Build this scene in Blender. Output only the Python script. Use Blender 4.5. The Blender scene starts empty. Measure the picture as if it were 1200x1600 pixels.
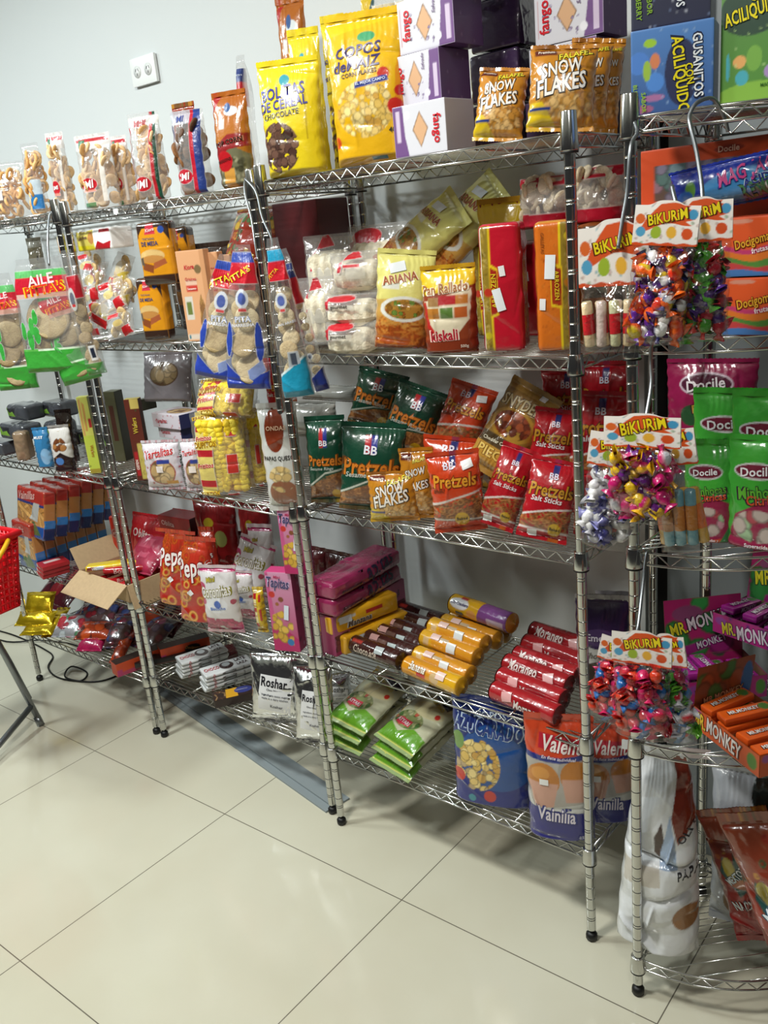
import bpy, math, random
import numpy as np
from mathutils import Matrix, Euler, Vector
PI = math.pi
SC = bpy.context.scene
COL = SC.collection

# ---------------------------------------------------------------- camera
cam = bpy.data.cameras.new('camera'); camo = bpy.data.objects.new('camera', cam); COL.objects.link(camo)
cam.sensor_fit = 'VERTICAL'; cam.sensor_height = 36.0; cam.lens = 36.0 * 1395.63 / 1600
cam.clip_start = 0.05
camo.location = (1.7649, -1.5341, 1.6334)
camo.matrix_world = Matrix.Translation((1.7649, -1.5341, 1.6334)) @ Matrix.Rotation(0.7163, 4, 'Z') @ Matrix.Rotation(-0.3049, 4, 'X') @ Matrix.Rotation(0.0973, 4, 'Y') @ Matrix.Rotation(PI / 2, 4, 'X')
SC.camera = camo

# ---------------------------------------------------------------- world, lights, exposure
SC.view_settings.view_transform = 'Standard'; SC.view_settings.look = 'None'
SC.view_settings.gamma = 1.0; SC.view_settings.use_curve_mapping = False
SC.view_settings.exposure = 0.0
SC.cycles.transparent_max_bounces = 24
SC.cycles.max_bounces = 8
wd = bpy.data.worlds.new('world'); SC.world = wd; wd.use_nodes = True
wd.node_tree.nodes['Background'].inputs[0].default_value = (0.95, 0.92, 0.90, 1)
wd.node_tree.nodes['Background'].inputs[1].default_value = 0.03
def area(loc, size, power, target, col=(1, 0.99, 0.93)):
    l = bpy.data.lights.new('ceiling_panel_light', 'AREA'); l.shape = 'RECTANGLE'; l.size, l.size_y = size
    l.energy = power; l.color = col
    o = bpy.data.objects.new('ceiling_panel_light', l); COL.objects.link(o); o.location = loc
    d = Vector(target) - Vector(loc); o.rotation_euler = d.to_track_quat('-Z', 'Y').to_euler()
area((0.55, -1.15, 2.86), (0.3, 0.3), 42, (0.55, -1.0, 0))
area((2.0, -1.6, 2.86), (0.3, 0.3), 13, (2.0, -1.4, 0))
area((-0.9, -1.1, 2.86), (0.3, 0.3), 44, (-0.9, -1.0, 0), (0.92, 1.0, 1.0))
area((-2.2, -1.1, 2.86), (0.3, 0.3), 36, (-2.2, -0.9, 0), (0.92, 1.0, 1.0))

# ---------------------------------------------------------------- materials
def hexc(s):
    if not isinstance(s, str): return s
    a = 1.0
    v = [int(s[i:i + 2], 16) / 255 for i in (0, 2, 4)]
    if len(s) > 6: a = int(s[6:8], 16) / 255
    v = [(c / 12.92 if c <= 0.04045 else ((c + 0.055) / 1.055) ** 2.4) for c in v]
    return (v[0], v[1], v[2], a)
MATS = {}
def mat(name, col='ffffff', rough=.4, metal=0., attr=False, bump=0., bscale=60., coat=0., alpha=False, spec=.5, noise=0.):
    if name in MATS: return MATS[name]
    m = bpy.data.materials.new(name); MATS[name] = m; m.use_nodes = True
    n = m.node_tree.nodes; L = m.node_tree.links; b = n['Principled BSDF']; out = n['Material Output']
    b.inputs['Base Color'].default_value = hexc(col); b.inputs['Roughness'].default_value = rough
    b.inputs['Metallic'].default_value = metal; b.inputs['Specular IOR Level'].default_value = spec
    b.inputs['Coat Weight'].default_value = coat; b.inputs['Coat Roughness'].default_value = .08
    at = None
    if attr:
        at = n.new('ShaderNodeAttribute'); at.attribute_name = 'Col'; L.new(at.outputs['Color'], b.inputs['Base Color'])
    tc = n.new('ShaderNodeTexCoord')
    if noise > 0:
        nz = n.new('ShaderNodeTexNoise'); nz.inputs['Scale'].default_value = bscale; nz.inputs['Detail'].default_value = 5
        L.new(tc.outputs['Object'], nz.inputs['Vector'])
        mx = n.new('ShaderNodeMix'); mx.data_type = 'RGBA'; mx.blend_type = 'MULTIPLY'; mx.inputs[0].default_value = noise
        if at: L.new(at.outputs['Color'], mx.inputs[6])
        else: mx.inputs[6].default_value = hexc(col)
        L.new(nz.outputs['Fac'], mx.inputs[7]); L.new(mx.outputs[2], b.inputs['Base Color'])
    if bump > 0:
        nb = n.new('ShaderNodeTexNoise'); nb.inputs['Scale'].default_value = bscale; nb.inputs['Detail'].default_value = 3
        L.new(tc.outputs['Object'], nb.inputs['Vector'])
        bp = n.new('ShaderNodeBump'); bp.inputs['Strength'].default_value = bump; bp.inputs['Distance'].default_value = .004
        L.new(nb.outputs['Fac'], bp.inputs['Height']); L.new(bp.outputs['Normal'], b.inputs['Normal'])
        if coat: L.new(bp.outputs['Normal'], b.inputs['Coat Normal'])
    if alpha:   # clear film: see-through where nothing is printed, glossy everywhere
        tr = n.new('ShaderNodeBsdfTransparent'); tr.inputs[0].default_value = (.97, .97, .97, 1)
        gl = n.new('ShaderNodeBsdfGlossy'); gl.inputs['Roughness'].default_value = .12
        fr = n.new('ShaderNodeLayerWeight'); fr.inputs['Blend'].default_value = .5
        pw = n.new('ShaderNodeMath'); pw.operation = 'POWER'; pw.inputs[1].default_value = 3.5; L.new(fr.outputs['Facing'], pw.inputs[0])
        ad = n.new('ShaderNodeMath'); ad.operation = 'MULTIPLY_ADD'; ad.inputs[1].default_value = .55; ad.inputs[2].default_value = .10; ad.use_clamp = True
        L.new(pw.outputs[0], ad.inputs[0])
        ms = n.new('ShaderNodeMixShader'); L.new(ad.outputs[0], ms.inputs[0]); L.new(tr.outputs[0], ms.inputs[1]); L.new(gl.outputs[0], ms.inputs[2])
        if bump > 0: L.new(bp.outputs['Normal'], gl.inputs['Normal']); L.new(bp.outputs['Normal'], fr.inputs['Normal'])
        m2 = n.new('ShaderNodeMixShader'); L.new(at.outputs['Alpha'], m2.inputs[0]); L.new(ms.outputs[0], m2.inputs[1]); L.new(b.outputs[0], m2.inputs[2])
        L.new(m2.outputs[0], out.inputs['Surface'])
    return m
def M(k):
    if k in MATS: return MATS[k]
    return {
        'film': lambda: mat('film', rough=.24, attr=True, bump=.7, bscale=24, coat=.8),
        'clear': lambda: mat('clear', rough=.3, attr=True, bump=.9, bscale=34, alpha=True),
        'carton': lambda: mat('carton', rough=.42, attr=True, coat=.12),
        'ink': lambda: mat('ink', rough=.3, attr=True, coat=.3),
        'food': lambda: mat('food', rough=.65, attr=True, bump=.5, bscale=220),
        'foil': lambda: mat('foil', 'dfe0e2', rough=.17, metal=1., bump=.5, bscale=30),
        'goldfoil': lambda: mat('goldfoil', 'd0b020', rough=.22, metal=.7, bump=.5, bscale=34),
        'wrap': lambda: mat('wrap', rough=.22, attr=True, bump=.6, bscale=120, coat=.6),
        'chrome': lambda: mat('chrome', 'c9cac8', rough=.16, metal=1.),
        'steel': lambda: mat('steel', '8d9296', rough=.35, metal=.9),
        'black': lambda: mat('black', '0c0c0d', rough=.5),
        'card': lambda: mat('card', 'c0a57f', rough=.85, noise=.25, bscale=90),
        'plasticred': lambda: mat('plasticred', 'd8141f', rough=.35),
        'plasticyellow': lambda: mat('plasticyellow', 'e0aa14', rough=.35),
        'white': lambda: mat('white', 'e4e6e4', rough=.35),
        'paper': lambda: mat('paper', 'ece8e6', rough=.6),
    }[k]()

# ---------------------------------------------------------------- mesh helpers
def mesh(name, V, F, C=None, smooth=True):
    me = bpy.data.meshes.new(name)
    V = np.asarray(V, np.float32)
    if isinstance(F, np.ndarray) and F.ndim == 2:
        k = F.shape[1]; idx = F.astype(np.int32).ravel(); tot = np.full(len(F), k, np.int32)
    else:
        tot = np.array([len(f) for f in F], np.int32); idx = np.fromiter((i for f in F for i in f), np.int32)
    me.vertices.add(len(V)); me.vertices.foreach_set('co', V.ravel())
    me.loops.add(len(idx)); me.loops.foreach_set('vertex_index', idx)
    me.polygons.add(len(tot)); st = np.zeros(len(tot), np.int32); st[1:] = np.cumsum(tot)[:-1]
    me.polygons.foreach_set('loop_start', st)
    me.polygons.foreach_set('use_smooth', np.full(len(tot), smooth))
    if C is not None:
        a = me.color_attributes.new('Col', 'FLOAT_COLOR', 'POINT')
        a.data.foreach_set('color', np.asarray(C, np.float32).ravel())
    me.update(calc_edges=True); me.validate()
    return me
def gridf(nu, nv, flip=False, off=0):
    i = np.arange(nv - 1)[:, None] * nu + np.arange(nu - 1)[None, :]; i = i.ravel() + off
    f = np.stack([i, i + 1, i + nu + 1, i + nu], 1)
    return f[:, ::-1] if flip else f
class MB:   # collects verts / faces / colours of one mesh
    def __init__(s): s.V = []; s.F = []; s.C = []; s.n = 0
    def add(s, V, F, col=(1, 1, 1, 1)):
        V = np.asarray(V, float); col = np.asarray(hexc(col) if isinstance(col, str) else col, float)
        s.V.append(V); s.F += [tuple(int(i) + s.n for i in f) for f in F]
        s.C.append(np.broadcast_to(col, (len(V), 4)) if col.ndim == 1 else col); s.n += len(V); return s
    def build(s, name, smooth=True): return mesh(name, np.concatenate(s.V), s.F, np.concatenate(s.C), smooth)
    def box(s, a, b, col='ffffff'):
        x0, y0, z0 = a; x1, y1, z1 = b
        V = [(x0, y0, z0), (x1, y0, z0), (x1, y1, z0), (x0, y1, z0), (x0, y0, z1), (x1, y0, z1), (x1, y1, z1), (x0, y1, z1)]
        return s.add(V, [(0, 3, 2, 1), (4, 5, 6, 7), (0, 1, 5, 4), (1, 2, 6, 5), (2, 3, 7, 6), (3, 0, 4, 7)], col)
    def tube(s, P, r, n=8, col='ffffff', cap=True):
        P = np.asarray(P, float); m = len(P); r = np.broadcast_to(r, (m,))
        T = np.gradient(P, axis=0); T /= np.linalg.norm(T, axis=1)[:, None] + 1e-12
        a = np.array([0, 0, 1.]) if abs(T[0][2]) < .9 else np.array([1., 0, 0])
        V = []
        for i in range(m):
            a = a - T[i] * (a @ T[i]); a /= np.linalg.norm(a) + 1e-12; b = np.cross(T[i], a)
            for k in range(n):
                t = 2 * PI * k / n; V.append(P[i] + r[i] * (math.cos(t) * a + math.sin(t) * b))
        F = [(i * n + k, i * n + (k + 1) % n, (i + 1) * n + (k + 1) % n, (i + 1) * n + k) for i in range(m - 1) for k in range(n)]
        if cap: F += [tuple(range(n))[::-1], tuple((m - 1) * n + k for k in range(n))]
        return s.add(V, F, col)
    def lathe(s, prof, n=16, c=(0, 0, 0), col='ffffff'):
        V = []; m = len(prof)
        for r, z in prof:
            for k in range(n): V.append((c[0] + r * math.cos(2 * PI * k / n), c[1] + r * math.sin(2 * PI * k / n), c[2] + z))
        F = [(i * n + k, i * n + (k + 1) % n, (i + 1) * n + (k + 1) % n, (i + 1) * n + k) for i in range(m - 1) for k in range(n)]
        F += [tuple(range(n))[::-1], tuple((m - 1) * n + k for k in range(n))]
        return s.add(V, F, col)
def rbox(w, h, t, r, cell=.004, paint=None, side=None, top=None):
    """rounded box, x centred, z from 0, y centred; painted per face"""
    Vs, Fs, Cs = [], [], []; off = 0
    def face(na, nb, f, P, flip):
        nonlocal off
        a = np.linspace(0, 1, na); b = np.linspace(0, 1, nb); U, W = np.meshgrid(a, b); U = U.ravel(); W = W.ravel()
        Vs.append(f(U, W)); Fs.append(gridf(na, nb, flip, off)); Cs.append(P(U, W)); off += na * nb
    nx, nz, ny = [int(min(90, max(4, q / cell))) for q in (w, h, t)]; cy = max(3, ny // 2); cz = max(4, nz // 2)
    face(nx, nz, lambda u, v: np.stack([(u - .5) * w, u * 0 - t / 2, v * h], 1), paint, False)
    face(cy, cz, lambda u, v: np.stack([(.5 - u) * w, u * 0 + t / 2, v * h], 1)[:, :], lambda u, v: paint(u * 0 + .02, v * 0 + .02), False)
    face(ny, nz, lambda u, v: np.stack([u * 0 + w / 2, (u - .5) * t, v * h], 1), side, False)
    face(ny, nz, lambda u, v: np.stack([u * 0 - w / 2, (.5 - u) * t, v * h], 1), side, False)
    face(nx, ny, lambda u, v: np.stack([(u - .5) * w, (v - .5) * t, u * 0 + h], 1), top, False)
    face(4, 4, lambda u, v: np.stack([(u - .5) * w, (.5 - v) * t, u * 0], 1), side, False)
    V = np.concatenate(Vs); lo = np.array([-w / 2 + r, -t / 2 + r, r]); hi = np.array([w / 2 - r, t / 2 - r, h - r])
    q = np.clip(V, lo, hi); d = V - q; L = np.linalg.norm(d, axis=1)[:, None]; V = np.where(L > 1e-9, q + d / np.maximum(L, 1e-9) * r, V)
    return V, np.concatenate(Fs), np.concatenate(Cs)

# ---------------------------------------------------------------- painting printed surfaces (base colour)
def vnoise(x, y, seed):
    r = np.random.RandomState(seed); P = r.rand(64, 64)
    xi = np.floor(x).astype(int); yi = np.floor(y).astype(int); fx = x - xi; fy = y - yi
    fx = fx * fx * (3 - 2 * fx); fy = fy * fy * (3 - 2 * fy)
    g = lambda a, b: P[a % 64, b % 64]
    return (g(xi, yi) * (1 - fx) + g(xi + 1, yi) * fx) * (1 - fy) + (g(xi, yi + 1) * (1 - fx) + g(xi + 1, yi + 1) * fx) * fy
def inpoly(U, V, P):
    c = np.zeros(U.shape, bool); n = len(P)
    for i in range(n):
        x0, y0 = P[i]; x1, y1 = P[(i + 1) % n]
        if y0 == y1: continue
        c ^= ((V < y0) != (V < y1)) & (U < (x1 - x0) * (V - y0) / (y1 - y0) + x0)
    return c
def msk(l, U, V, asp):
    k = l[0]
    if k == 'r': return (U >= l[1]) & (U <= l[3]) & (V >= l[2]) & (V <= l[4])
    if k == 'e': return ((U - l[1]) / l[3]) ** 2 + ((V - l[2]) / l[4]) ** 2 < 1
    if k == 'd': return ((U - l[1])) ** 2 + ((V - l[2]) * asp) ** 2 < l[3] ** 2
    if k == 'p': return inpoly(U, V, l[1])
    if k == 'w': return V < l[1] + l[2] * np.sin(l[3] * U * 2 * PI + l[4])
    if k == 'W': return V > l[1] + l[2] * np.sin(l[3] * U * 2 * PI + l[4])
def paint(D, U, V, asp=1.3):
    if len(U) < 60: return paint1(D, U, V, asp)
    du = 1 / max(4, len(np.unique(np.round(U, 5)))) * .3; dv = 1 / max(4, len(np.unique(np.round(V, 5)))) * .3
    return sum(paint1(D, U + a * du, V + b * dv, asp) for a, b in ((-1, -.5), (.5, -1), (1, .5), (-.5, 1))) / 4
def paint1(D, U, V, asp=1.3):
    C = np.empty((len(U), 4)); C[:] = hexc('cccccc')
    for l in D:
        k = l[0]
        if k == 'bg': C[:] = hexc(l[1])
        elif k == 'g':
            a, b = np.array(hexc(l[1])), np.array(hexc(l[2])); C[:] = a + (b - a) * V[:, None]
        elif k in 'redpwW' and len(k) == 1: C[msk(l, U, V, asp)] = hexc(l[-1])
        elif k == 'n': C[:, :3] *= (1 + l[1] * (vnoise(U * l[2], V * l[2] * asp, 7) - .5))[:, None]
        elif k == 's':   # scattered food / dots inside a mask: ('s', mask, n, size, cols, shape, seed)
            m = msk(l[1] + (0,), U, V, asp); r = random.Random(l[6] if len(l) > 6 else 1)
            if not m.any(): continue
            u0, u1, v0, v1 = U[m].min(), U[m].max(), V[m].min(), V[m].max()
            for i in range(l[2]):
                cu = r.uniform(u0, u1); cv = r.uniform(v0, v1); s = l[3] * r.uniform(.7, 1.2); a = r.uniform(0, PI)
                dx = U - cu; dy = (V - cv) * asp; p = dx * math.cos(a) + dy * math.sin(a); q = -dx * math.sin(a) + dy * math.cos(a)
                c = hexc(r.choice(l[4])); sh = l[5]
                if sh == 'disc': d = np.sqrt((p / 1.15) ** 2 + q ** 2) / s; k2 = m & (d < 1); e = m & (d >= .8) & (d < 1)
                elif sh == 'ring': d = np.sqrt(p ** 2 + (q * 1.15) ** 2) / s; k2 = m & (d < 1) & (d > .55); e = m & (((d > .9) & (d < 1)) | ((d > .45) & (d < .6)))
                else: k2 = m & (abs(p) < s * 1.9) & (abs(q) < s * .3); e = m & (abs(p) < s * 1.9) & (abs(q) < s * .3) & (abs(q) > s * .2)
                C[k2] = c; C[e, :3] = np.array(c[:3]) * .5
    return C

# ---------------------------------------------------------------- lettering
GL = {}
def glyph(txt, off, sh):
    k = (txt, off, sh)
    if k not in GL:
        cu = bpy.data.curves.new('t', 'FONT'); cu.body = txt; cu.align_x = 'CENTER'; cu.align_y = 'CENTER'; cu.resolution_u = 2
        cu.offset = off; cu.shear = sh; cu.space_character = 1.0 + off * 1.5
        ob = bpy.data.objects.new('t', cu); me = bpy.data.meshes.new_from_object(ob)
        V = np.array([v.co[:2] for v in me.vertices]) if len(me.vertices) else np.zeros((0, 2)); F = [tuple(p.vertices) for p in me.polygons]
        bpy.data.objects.remove(ob); bpy.data.curves.remove(cu); bpy.data.meshes.remove(me)
        GL[k] = (V, F)
    return GL[k]
def texts(L, w, h, surf, asp_fix=1.0):
    """L: ('t', string, cu, cv, width, colour, outline, rot_deg, shear, stretch) -> one lettering mesh on surf(X, Z, eps)"""
    out = []
    for l in L:
        if l[0] != 't': continue
        b = MB()
        _, s, cu, cv, wd_, col, oc, rot, sh, st = (list(l) + [None, 0, 0, 1][len(l) - 6:])[:10]
        V0, F0 = glyph(s, .022, sh)
        if not len(V0): continue
        W0 = np.ptp(V0[:, 0]); c0 = (V0.max(0) + V0.min(0)) / 2; k = wd_ * w / W0; ca, sa = math.cos(math.radians(rot)), math.sin(math.radians(rot))
        for off, c, e in ([(.062, oc, .0009)] if oc else []) + [(.022, col, .0016)]:
            V, F = glyph(s, off, sh); q = (V - c0) * k * np.array([1, st]); X = q[:, 0] * ca - q[:, 1] * sa + (cu - .5) * w; Z = q[:, 0] * sa + q[:, 1] * ca + cv * h
            X = np.clip(X, -w * .49, w * .49); Z = np.clip(Z, h * .01, h * .99)
            b.add(surf(X, Z, e), F, c)
        out.append(b.build('lettering'))
    return out
def stickers(L, w, h, surf):
    out = []
    for l in L:
        if l[0] == 'lab': l = ('st', l[1], l[2], l[3] * w, l[4] * h) + tuple(l[5:]); ep = .0006; nm = 'paper_label'
        elif l[0] == 'st': ep = .0022; nm = 'price_sticker'
        else: continue
        _, cu, cv, sw, shh, col, rot = (list(l) + [0])[:7]
        n = 9; a, b = np.meshgrid(np.linspace(-.5, .5, n), np.linspace(-.5, .5, n)); a = a.ravel() * sw; b = b.ravel() * shh
        r = math.radians(rot); X = a * math.cos(r) - b * math.sin(r) + (cu - .5) * w; Z = a * math.sin(r) + b * math.cos(r) + cv * h
        out.append(mesh(nm, surf(X, Z, ep), gridf(n, n), np.tile(hexc(col), (n * n, 1))))
    return out

# ---------------------------------------------------------------- products: each maker returns [(part name, mesh, material key, parent index or -1)]
def wr(x, z, seed, A=.0022):
    r = random.Random(seed); y = x * 0
    for i in range(13):
        a = r.uniform(0, PI); o = r.uniform(-.12, .25); s = r.uniform(.003, .012); d = x * math.cos(a) + z * math.sin(a) - o; q = -x * math.sin(a) + z * math.cos(a)
        y += A * r.uniform(.5, 1.3) * r.choice((1, -1)) * np.exp(-np.abs(d / s) ** 1.3) * np.clip(np.sin(q * r.uniform(12, 40) + i), 0, 1)
    if A > .004:   # crushed film: folded facets
        for i in range(5):
            a = r.uniform(0, PI); k = r.uniform(28, 70); d = x * math.cos(a) + z * math.sin(a) + .01 * np.sin(z * 37 + i)
            y += A * .45 * (np.abs((d * k / PI + r.random()) % 2 - 1) - .5) * (.4 + .6 * np.abs(np.sin(x * 21 + z * 13 + i)))
    return y
def bagshape(w, h, t, gus, seed, A, taper=0.):
    def th(u, v):
        pu = np.maximum(0, 1 - np.abs(2 * u - 1) ** 2.8) ** .5
        s = .05; q = np.clip((v - s) / (1 - 2 * s), 0, 1)
        if gus: pv = np.minimum(1, (np.clip(v, 0, 1) / .05 + .05)) ** .5 * np.maximum(0, 1 - np.clip((v - .35) / .6, 0, 1) ** 1.8) ** .8
        else: pv = np.maximum(0, 1 - np.abs(2 * q - 1) ** 2.6) ** .6
        return pu * pv
    def sh(v):
        q = np.clip((v - .04) / .92, 0, 1)
        return 1 - .05 * (np.maximum(0, 1 - np.abs(2 * q - 1) ** 3) if not gus else np.clip(1 - (v - .4) / .55, 0, 1) * .6)
    sh0 = sh
    if taper: sh = lambda v: 1 - taper * np.clip(v, 0, 1) ** 1.6 - .10 * np.exp(-((1 - v) / .12) ** 2)
    def Y(u, v, x, z, side):
        T = th(u, v); ed = np.minimum(1, T * 4)
        sl = np.exp(-(1 - v) / .10) * (1 - np.clip((v - .96) / .03, 0, 1)) + (0 if gus else 1) * np.exp(-v / .09) * np.clip(v / .04, 0, 1)
        cr = .0016 * sl * np.sin(u * 48 * w / .12 + seed + 5 * np.sin(u * 7 + seed) + 2 * np.sin(v * 20)) * (.4 + .6 * np.sin(u * 11 + seed * 2) ** 2)
        return side * (t / 2 * T + ed * wr(x + seed * .013, z, seed, A) + cr * (.3 + ed))
    def pt(u, v, side, e=0.):
        x = (u - .5) * w * sh(v); z = v * h
        yy = Y(u, v, x, z, side); 
        return np.stack([x + 0.0009 * np.sin(v * 43 + seed * 2) * (np.abs(u - .5) > .4), yy + side * e, z], 1)
    def surf(X, Z, e):
        v = np.clip(Z / h, 0, 1); u = np.clip(X / (w * sh(v)) + .5, 0, 1); return pt(u, v, -1., e)
    return pt, surf
def mk_bag(D, w, h, t, seed, gus=False, A=.0038, mt='film', cell=.0021, seals=True, taper=0.):
    pt, surf = bagshape(w, h, t, gus, seed, A, taper); asp = h / w
    nu = int(min(130, max(14, w / cell))); nv = int(min(190, max(18, h / cell)))
    a = np.linspace(0, 1, nu); b = np.linspace(0, 1, nv); U, V = [q.ravel() for q in np.meshgrid(a, b)]
    P1 = pt(U, V, -1.); C1 = paint(D, U, V, asp)
    nu2 = max(10, nu // 3); nv2 = max(12, nv // 3); U2, V2 = [q.ravel() for q in np.meshgrid(np.linspace(0, 1, nu2), np.linspace(0, 1, nv2))]
    P2 = pt(U2, V2, 1.); C2 = paint([l for l in D if l[0] in ('bg', 'g', 'w', 'W')], U2, V2, asp)
    sl = .035; parts = []
    me = mesh('pouch', np.concatenate([P1, P2]), np.concatenate([gridf(nu, nv), gridf(nu2, nv2, True, nu * nv)]), np.concatenate([C1, C2]))
    parts.append(('pouch', me, mt, -1))
    if seals:
        for nm, v0, v1 in (('top_seal', .972, 1.015),) + ((('bottom_seal', -.012, .03),) if not gus else ()):
            n = 40; b2 = MB(); u = np.repeat(np.linspace(0, 1, n), 2)
            zz = np.tile([v0 * h, v1 * h], n); x = (u - .5) * w * 1.005
            jag = np.where(np.tile([0, 1], n) == (1 if v0 > .5 else 0), .0012 * ((np.arange(2 * n) // 2) % 2), 0) * (1 if v0 > .5 else -1)
            y = .0012 * np.sin(u * 17 + seed)
            F = [(2 * i, 2 * i + 2, 2 * i + 3, 2 * i + 1) for i in range(n - 1)]
            cc = paint(D, np.clip(u, .02, .98), u * 0 + (.985 if v0 > .5 else .015), asp)
            b2.add(np.stack([x, y - .0013, zz + jag], 1), F, cc); b2.add(np.stack([x, y + .0013, zz + jag], 1), [f[::-1] for f in F], cc)
            parts.append((nm, b2.build(nm), mt, -1))
    for tx in texts(D, w, h, surf): parts.append(('lettering', tx, 'ink', -1))
    for s in stickers(D, w, h, surf): parts.append((s.name.split('.')[0], s, 'ink', -1))
    return parts
def split_faces(D):
    f = [l for l in D if l[0] not in ('side', 'top')]; s = next((l[1] for l in D if l[0] == 'side'), None); t = next((l[1] for l in D if l[0] == 'top'), None)
    return f, s or [l for l in f if l[0] == 'bg'][:1] or f[:1], t or s or [l for l in f if l[0] == 'bg'][:1] or f[:1]
def mk_box(D, w, h, t, seed, r=.0015, mt='carton', cell=.002, soft=0., body='carton'):
    f, s, tp = split_faces(D); asp = h / w; r = min(r, .45 * h, .45 * t, .45 * w)
    V, F, C = rbox(w, h, t, r, cell, lambda u, v: paint(f, u, v, asp), lambda u, v: paint(s, u, v, h / t), lambda u, v: paint(tp, u, v, t / w))
    if soft:
        V = V.copy(); q = soft * (1 - (2 * V[:, 0] / w) ** 2) * (1 - (2 * V[:, 2] / h - 1) ** 2); V[:, 1] += np.sign(V[:, 1]) * q * (np.abs(V[:, 1]) > t * .3)
        V[:, 1] += wr(V[:, 0], V[:, 2], seed, .003) * (np.abs(V[:, 1]) > t * .3); V[:, 2] += wr(V[:, 0], V[:, 1] + .05, seed + 1, .004) * (V[:, 2] > h * .8) * min(1, h / .05); V[:, 0] += wr(V[:, 1] + .1, V[:, 2], seed + 2, .003) * (np.abs(V[:, 0]) > w * .45)
    sf = lambda X, Z, e: np.stack([X, X * 0 - t / 2 - e - (soft * (1 - (2 * X / w) ** 2) * (1 - (2 * Z / h - 1) ** 2) - wr(X, Z, seed, .003) if soft else 0), Z], 1)
    parts = [(body, mesh(body, V, F, C), mt, -1)]
    for tx in texts(f, w, h, sf): parts.append(('lettering', tx, 'ink', -1))
    for tx in texts(s, t, h, lambda X, Z, e: np.stack([X * 0 + w / 2 + e, X, Z], 1)): parts.append(('side_lettering', tx, 'ink', -1))
    for tx in texts(tp, w, t, lambda X, Z, e: np.stack([X, Z - t / 2, X * 0 + h + e], 1)): parts.append(('top_lettering', tx, 'ink', -1))
    for q in stickers(f, w, h, sf): parts.append((q.name.split('.')[0], q, 'ink', -1))
    return parts
def mk_roll(D, w, h, t, seed):
    R = h / 2; nu = int(min(110, w / .0022)); nt = 56
    U, T = [q.ravel() for q in np.meshgrid(np.linspace(0, 1, nu), np.linspace(0, 1, nt))]
    def pt(u, v, e=0.):      # v 0..1 covers the half turned to the room
        th = -PI / 3 + v * PI * .95; x = (u - .5) * w
        ed = np.minimum(u, 1 - u) * w; rr = R * np.sqrt(np.clip(1 - (1 - np.clip(ed / .006, 0, 1)) ** 2 * .35, 0, 1)) * (1 + .012 * np.sin(v * 30 + u * 8 + seed)) * (1 + .006 * np.sin(u * 70 + seed)) + e
        return np.stack([x, -np.cos(th) * rr, R + np.sin(th) * rr], 1)
    v = T * (2 / .95); V = pt(U, v); pv = np.where(v <= 1, v, np.abs(1.5 - v) % 1 * 0 + .99)
    C = paint([l for l in D if l[0] != 't'], U, np.where(v <= 1, v, .99), PI * R / w)
    me = mesh('tube', V, gridf(nu, nt), C); parts = [('tube', me, 'film', -1)]
    for s in (-1, 1):
        n = 28; b = MB(); rings = [(1., .0), (.8, .0015), (.55, .002), (.25, .004), (.02, .009)]
        ec = hexc(next((l[1] for l in D if l[0] == 'end'), 'b08020'))
        for k, (q, o) in enumerate(rings): b.V.append(np.array([(s * (w / 2 + o + (.0018 * (i % 2) if 0 < k < 4 else 0) - .0005), R * q * .97 * math.cos(2 * PI * i / n), R + R * .97 * q * math.sin(2 * PI * i / n)) for i in range(n)]))
        b.C.append(np.tile(ec, (n * 5, 1))); b.F = [(k * n + i, k * n + (i + 1) % n, (k + 1) * n + (i + 1) % n, (k + 1) * n + i)[::s] for k in range(4) for i in range(n)]; b.n = 1
        parts.append(('crimped_end', b.build('crimped_end'), 'film', -1))
    HH = PI * R * .95; surf = lambda X, Z, e: pt(np.clip(X / w + .5, 0, 1), Z / HH, e)
    for tx in texts(D, w, HH, surf): parts.append(('lettering', tx, 'ink', -1))
    for s in stickers(D, w, HH, surf): parts.append((s.name.split('.')[0], s, 'ink', -1))
    return parts

# contents of clear bags
def m_disc(r, th, col, ridges=False, seed=0):
    b = MB(); n = 22; c = np.array(hexc(col)); d = c * np.array([.62, .55, .5, 1])
    prof = [(.02, 0), (.6, -.0), (.9, .1), (1., .5), (.9, .9), (.6, 1.), (.3, 1.02), (.02, 1.)]
    V = []; C = []
    for i, (q, z) in enumerate(prof):
        for k in range(n):
            a = 2 * PI * k / n; rr = q * r * (1 + .03 * math.sin(3 * a + seed)); x, y = rr * math.cos(a), rr * math.sin(a)
            V.append((x, y, (z - .5) * th + .0006 * math.sin(a * 5 + q * 9 + seed))); f = (.5 + .5 * math.sin(x / r * 22)) if ridges else (1 - q) * .6
            C.append(c * (1 - f * .5) + d * f * .5)
    m = len(prof); F = [(i * n + k, i * n + (k + 1) % n, (i + 1) * n + (k + 1) % n, (i + 1) * n + k) for i in range(m - 1) for k in range(n)]
    F += [tuple(range(n))[::-1], tuple((m - 1) * n + k for k in range(n))]
    return b.add(V, F, np.array(C)).build('disc')
def m_ring(R, r, col):
    b = MB(); P = [(R * math.cos(2 * PI * k / 18), R * 1.15 * math.sin(2 * PI * k / 18), 0) for k in range(19)]
    return b.tube(P, r, 7, col, cap=False).build('ring')
def m_stick(L, r, col, col2=None):
    b = MB(); P = [(-L / 2, 0, 0), (-L / 2 + r * .3, 0, 0), (-L * .2, 0, 0), (0, .0006, 0), (L * .2, 0, 0), (L / 2 - r * .3, 0, 0), (L / 2, 0, 0)]
    b.tube(P, [r * .7, r, r, r, r, r, r * .7], 10, col)
    if col2: b.tube([(-L * .22, 0, 0), (L * .22, 0, 0)], r * 1.06, 10, col2, cap=False)
    return b.build('stick')
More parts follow.
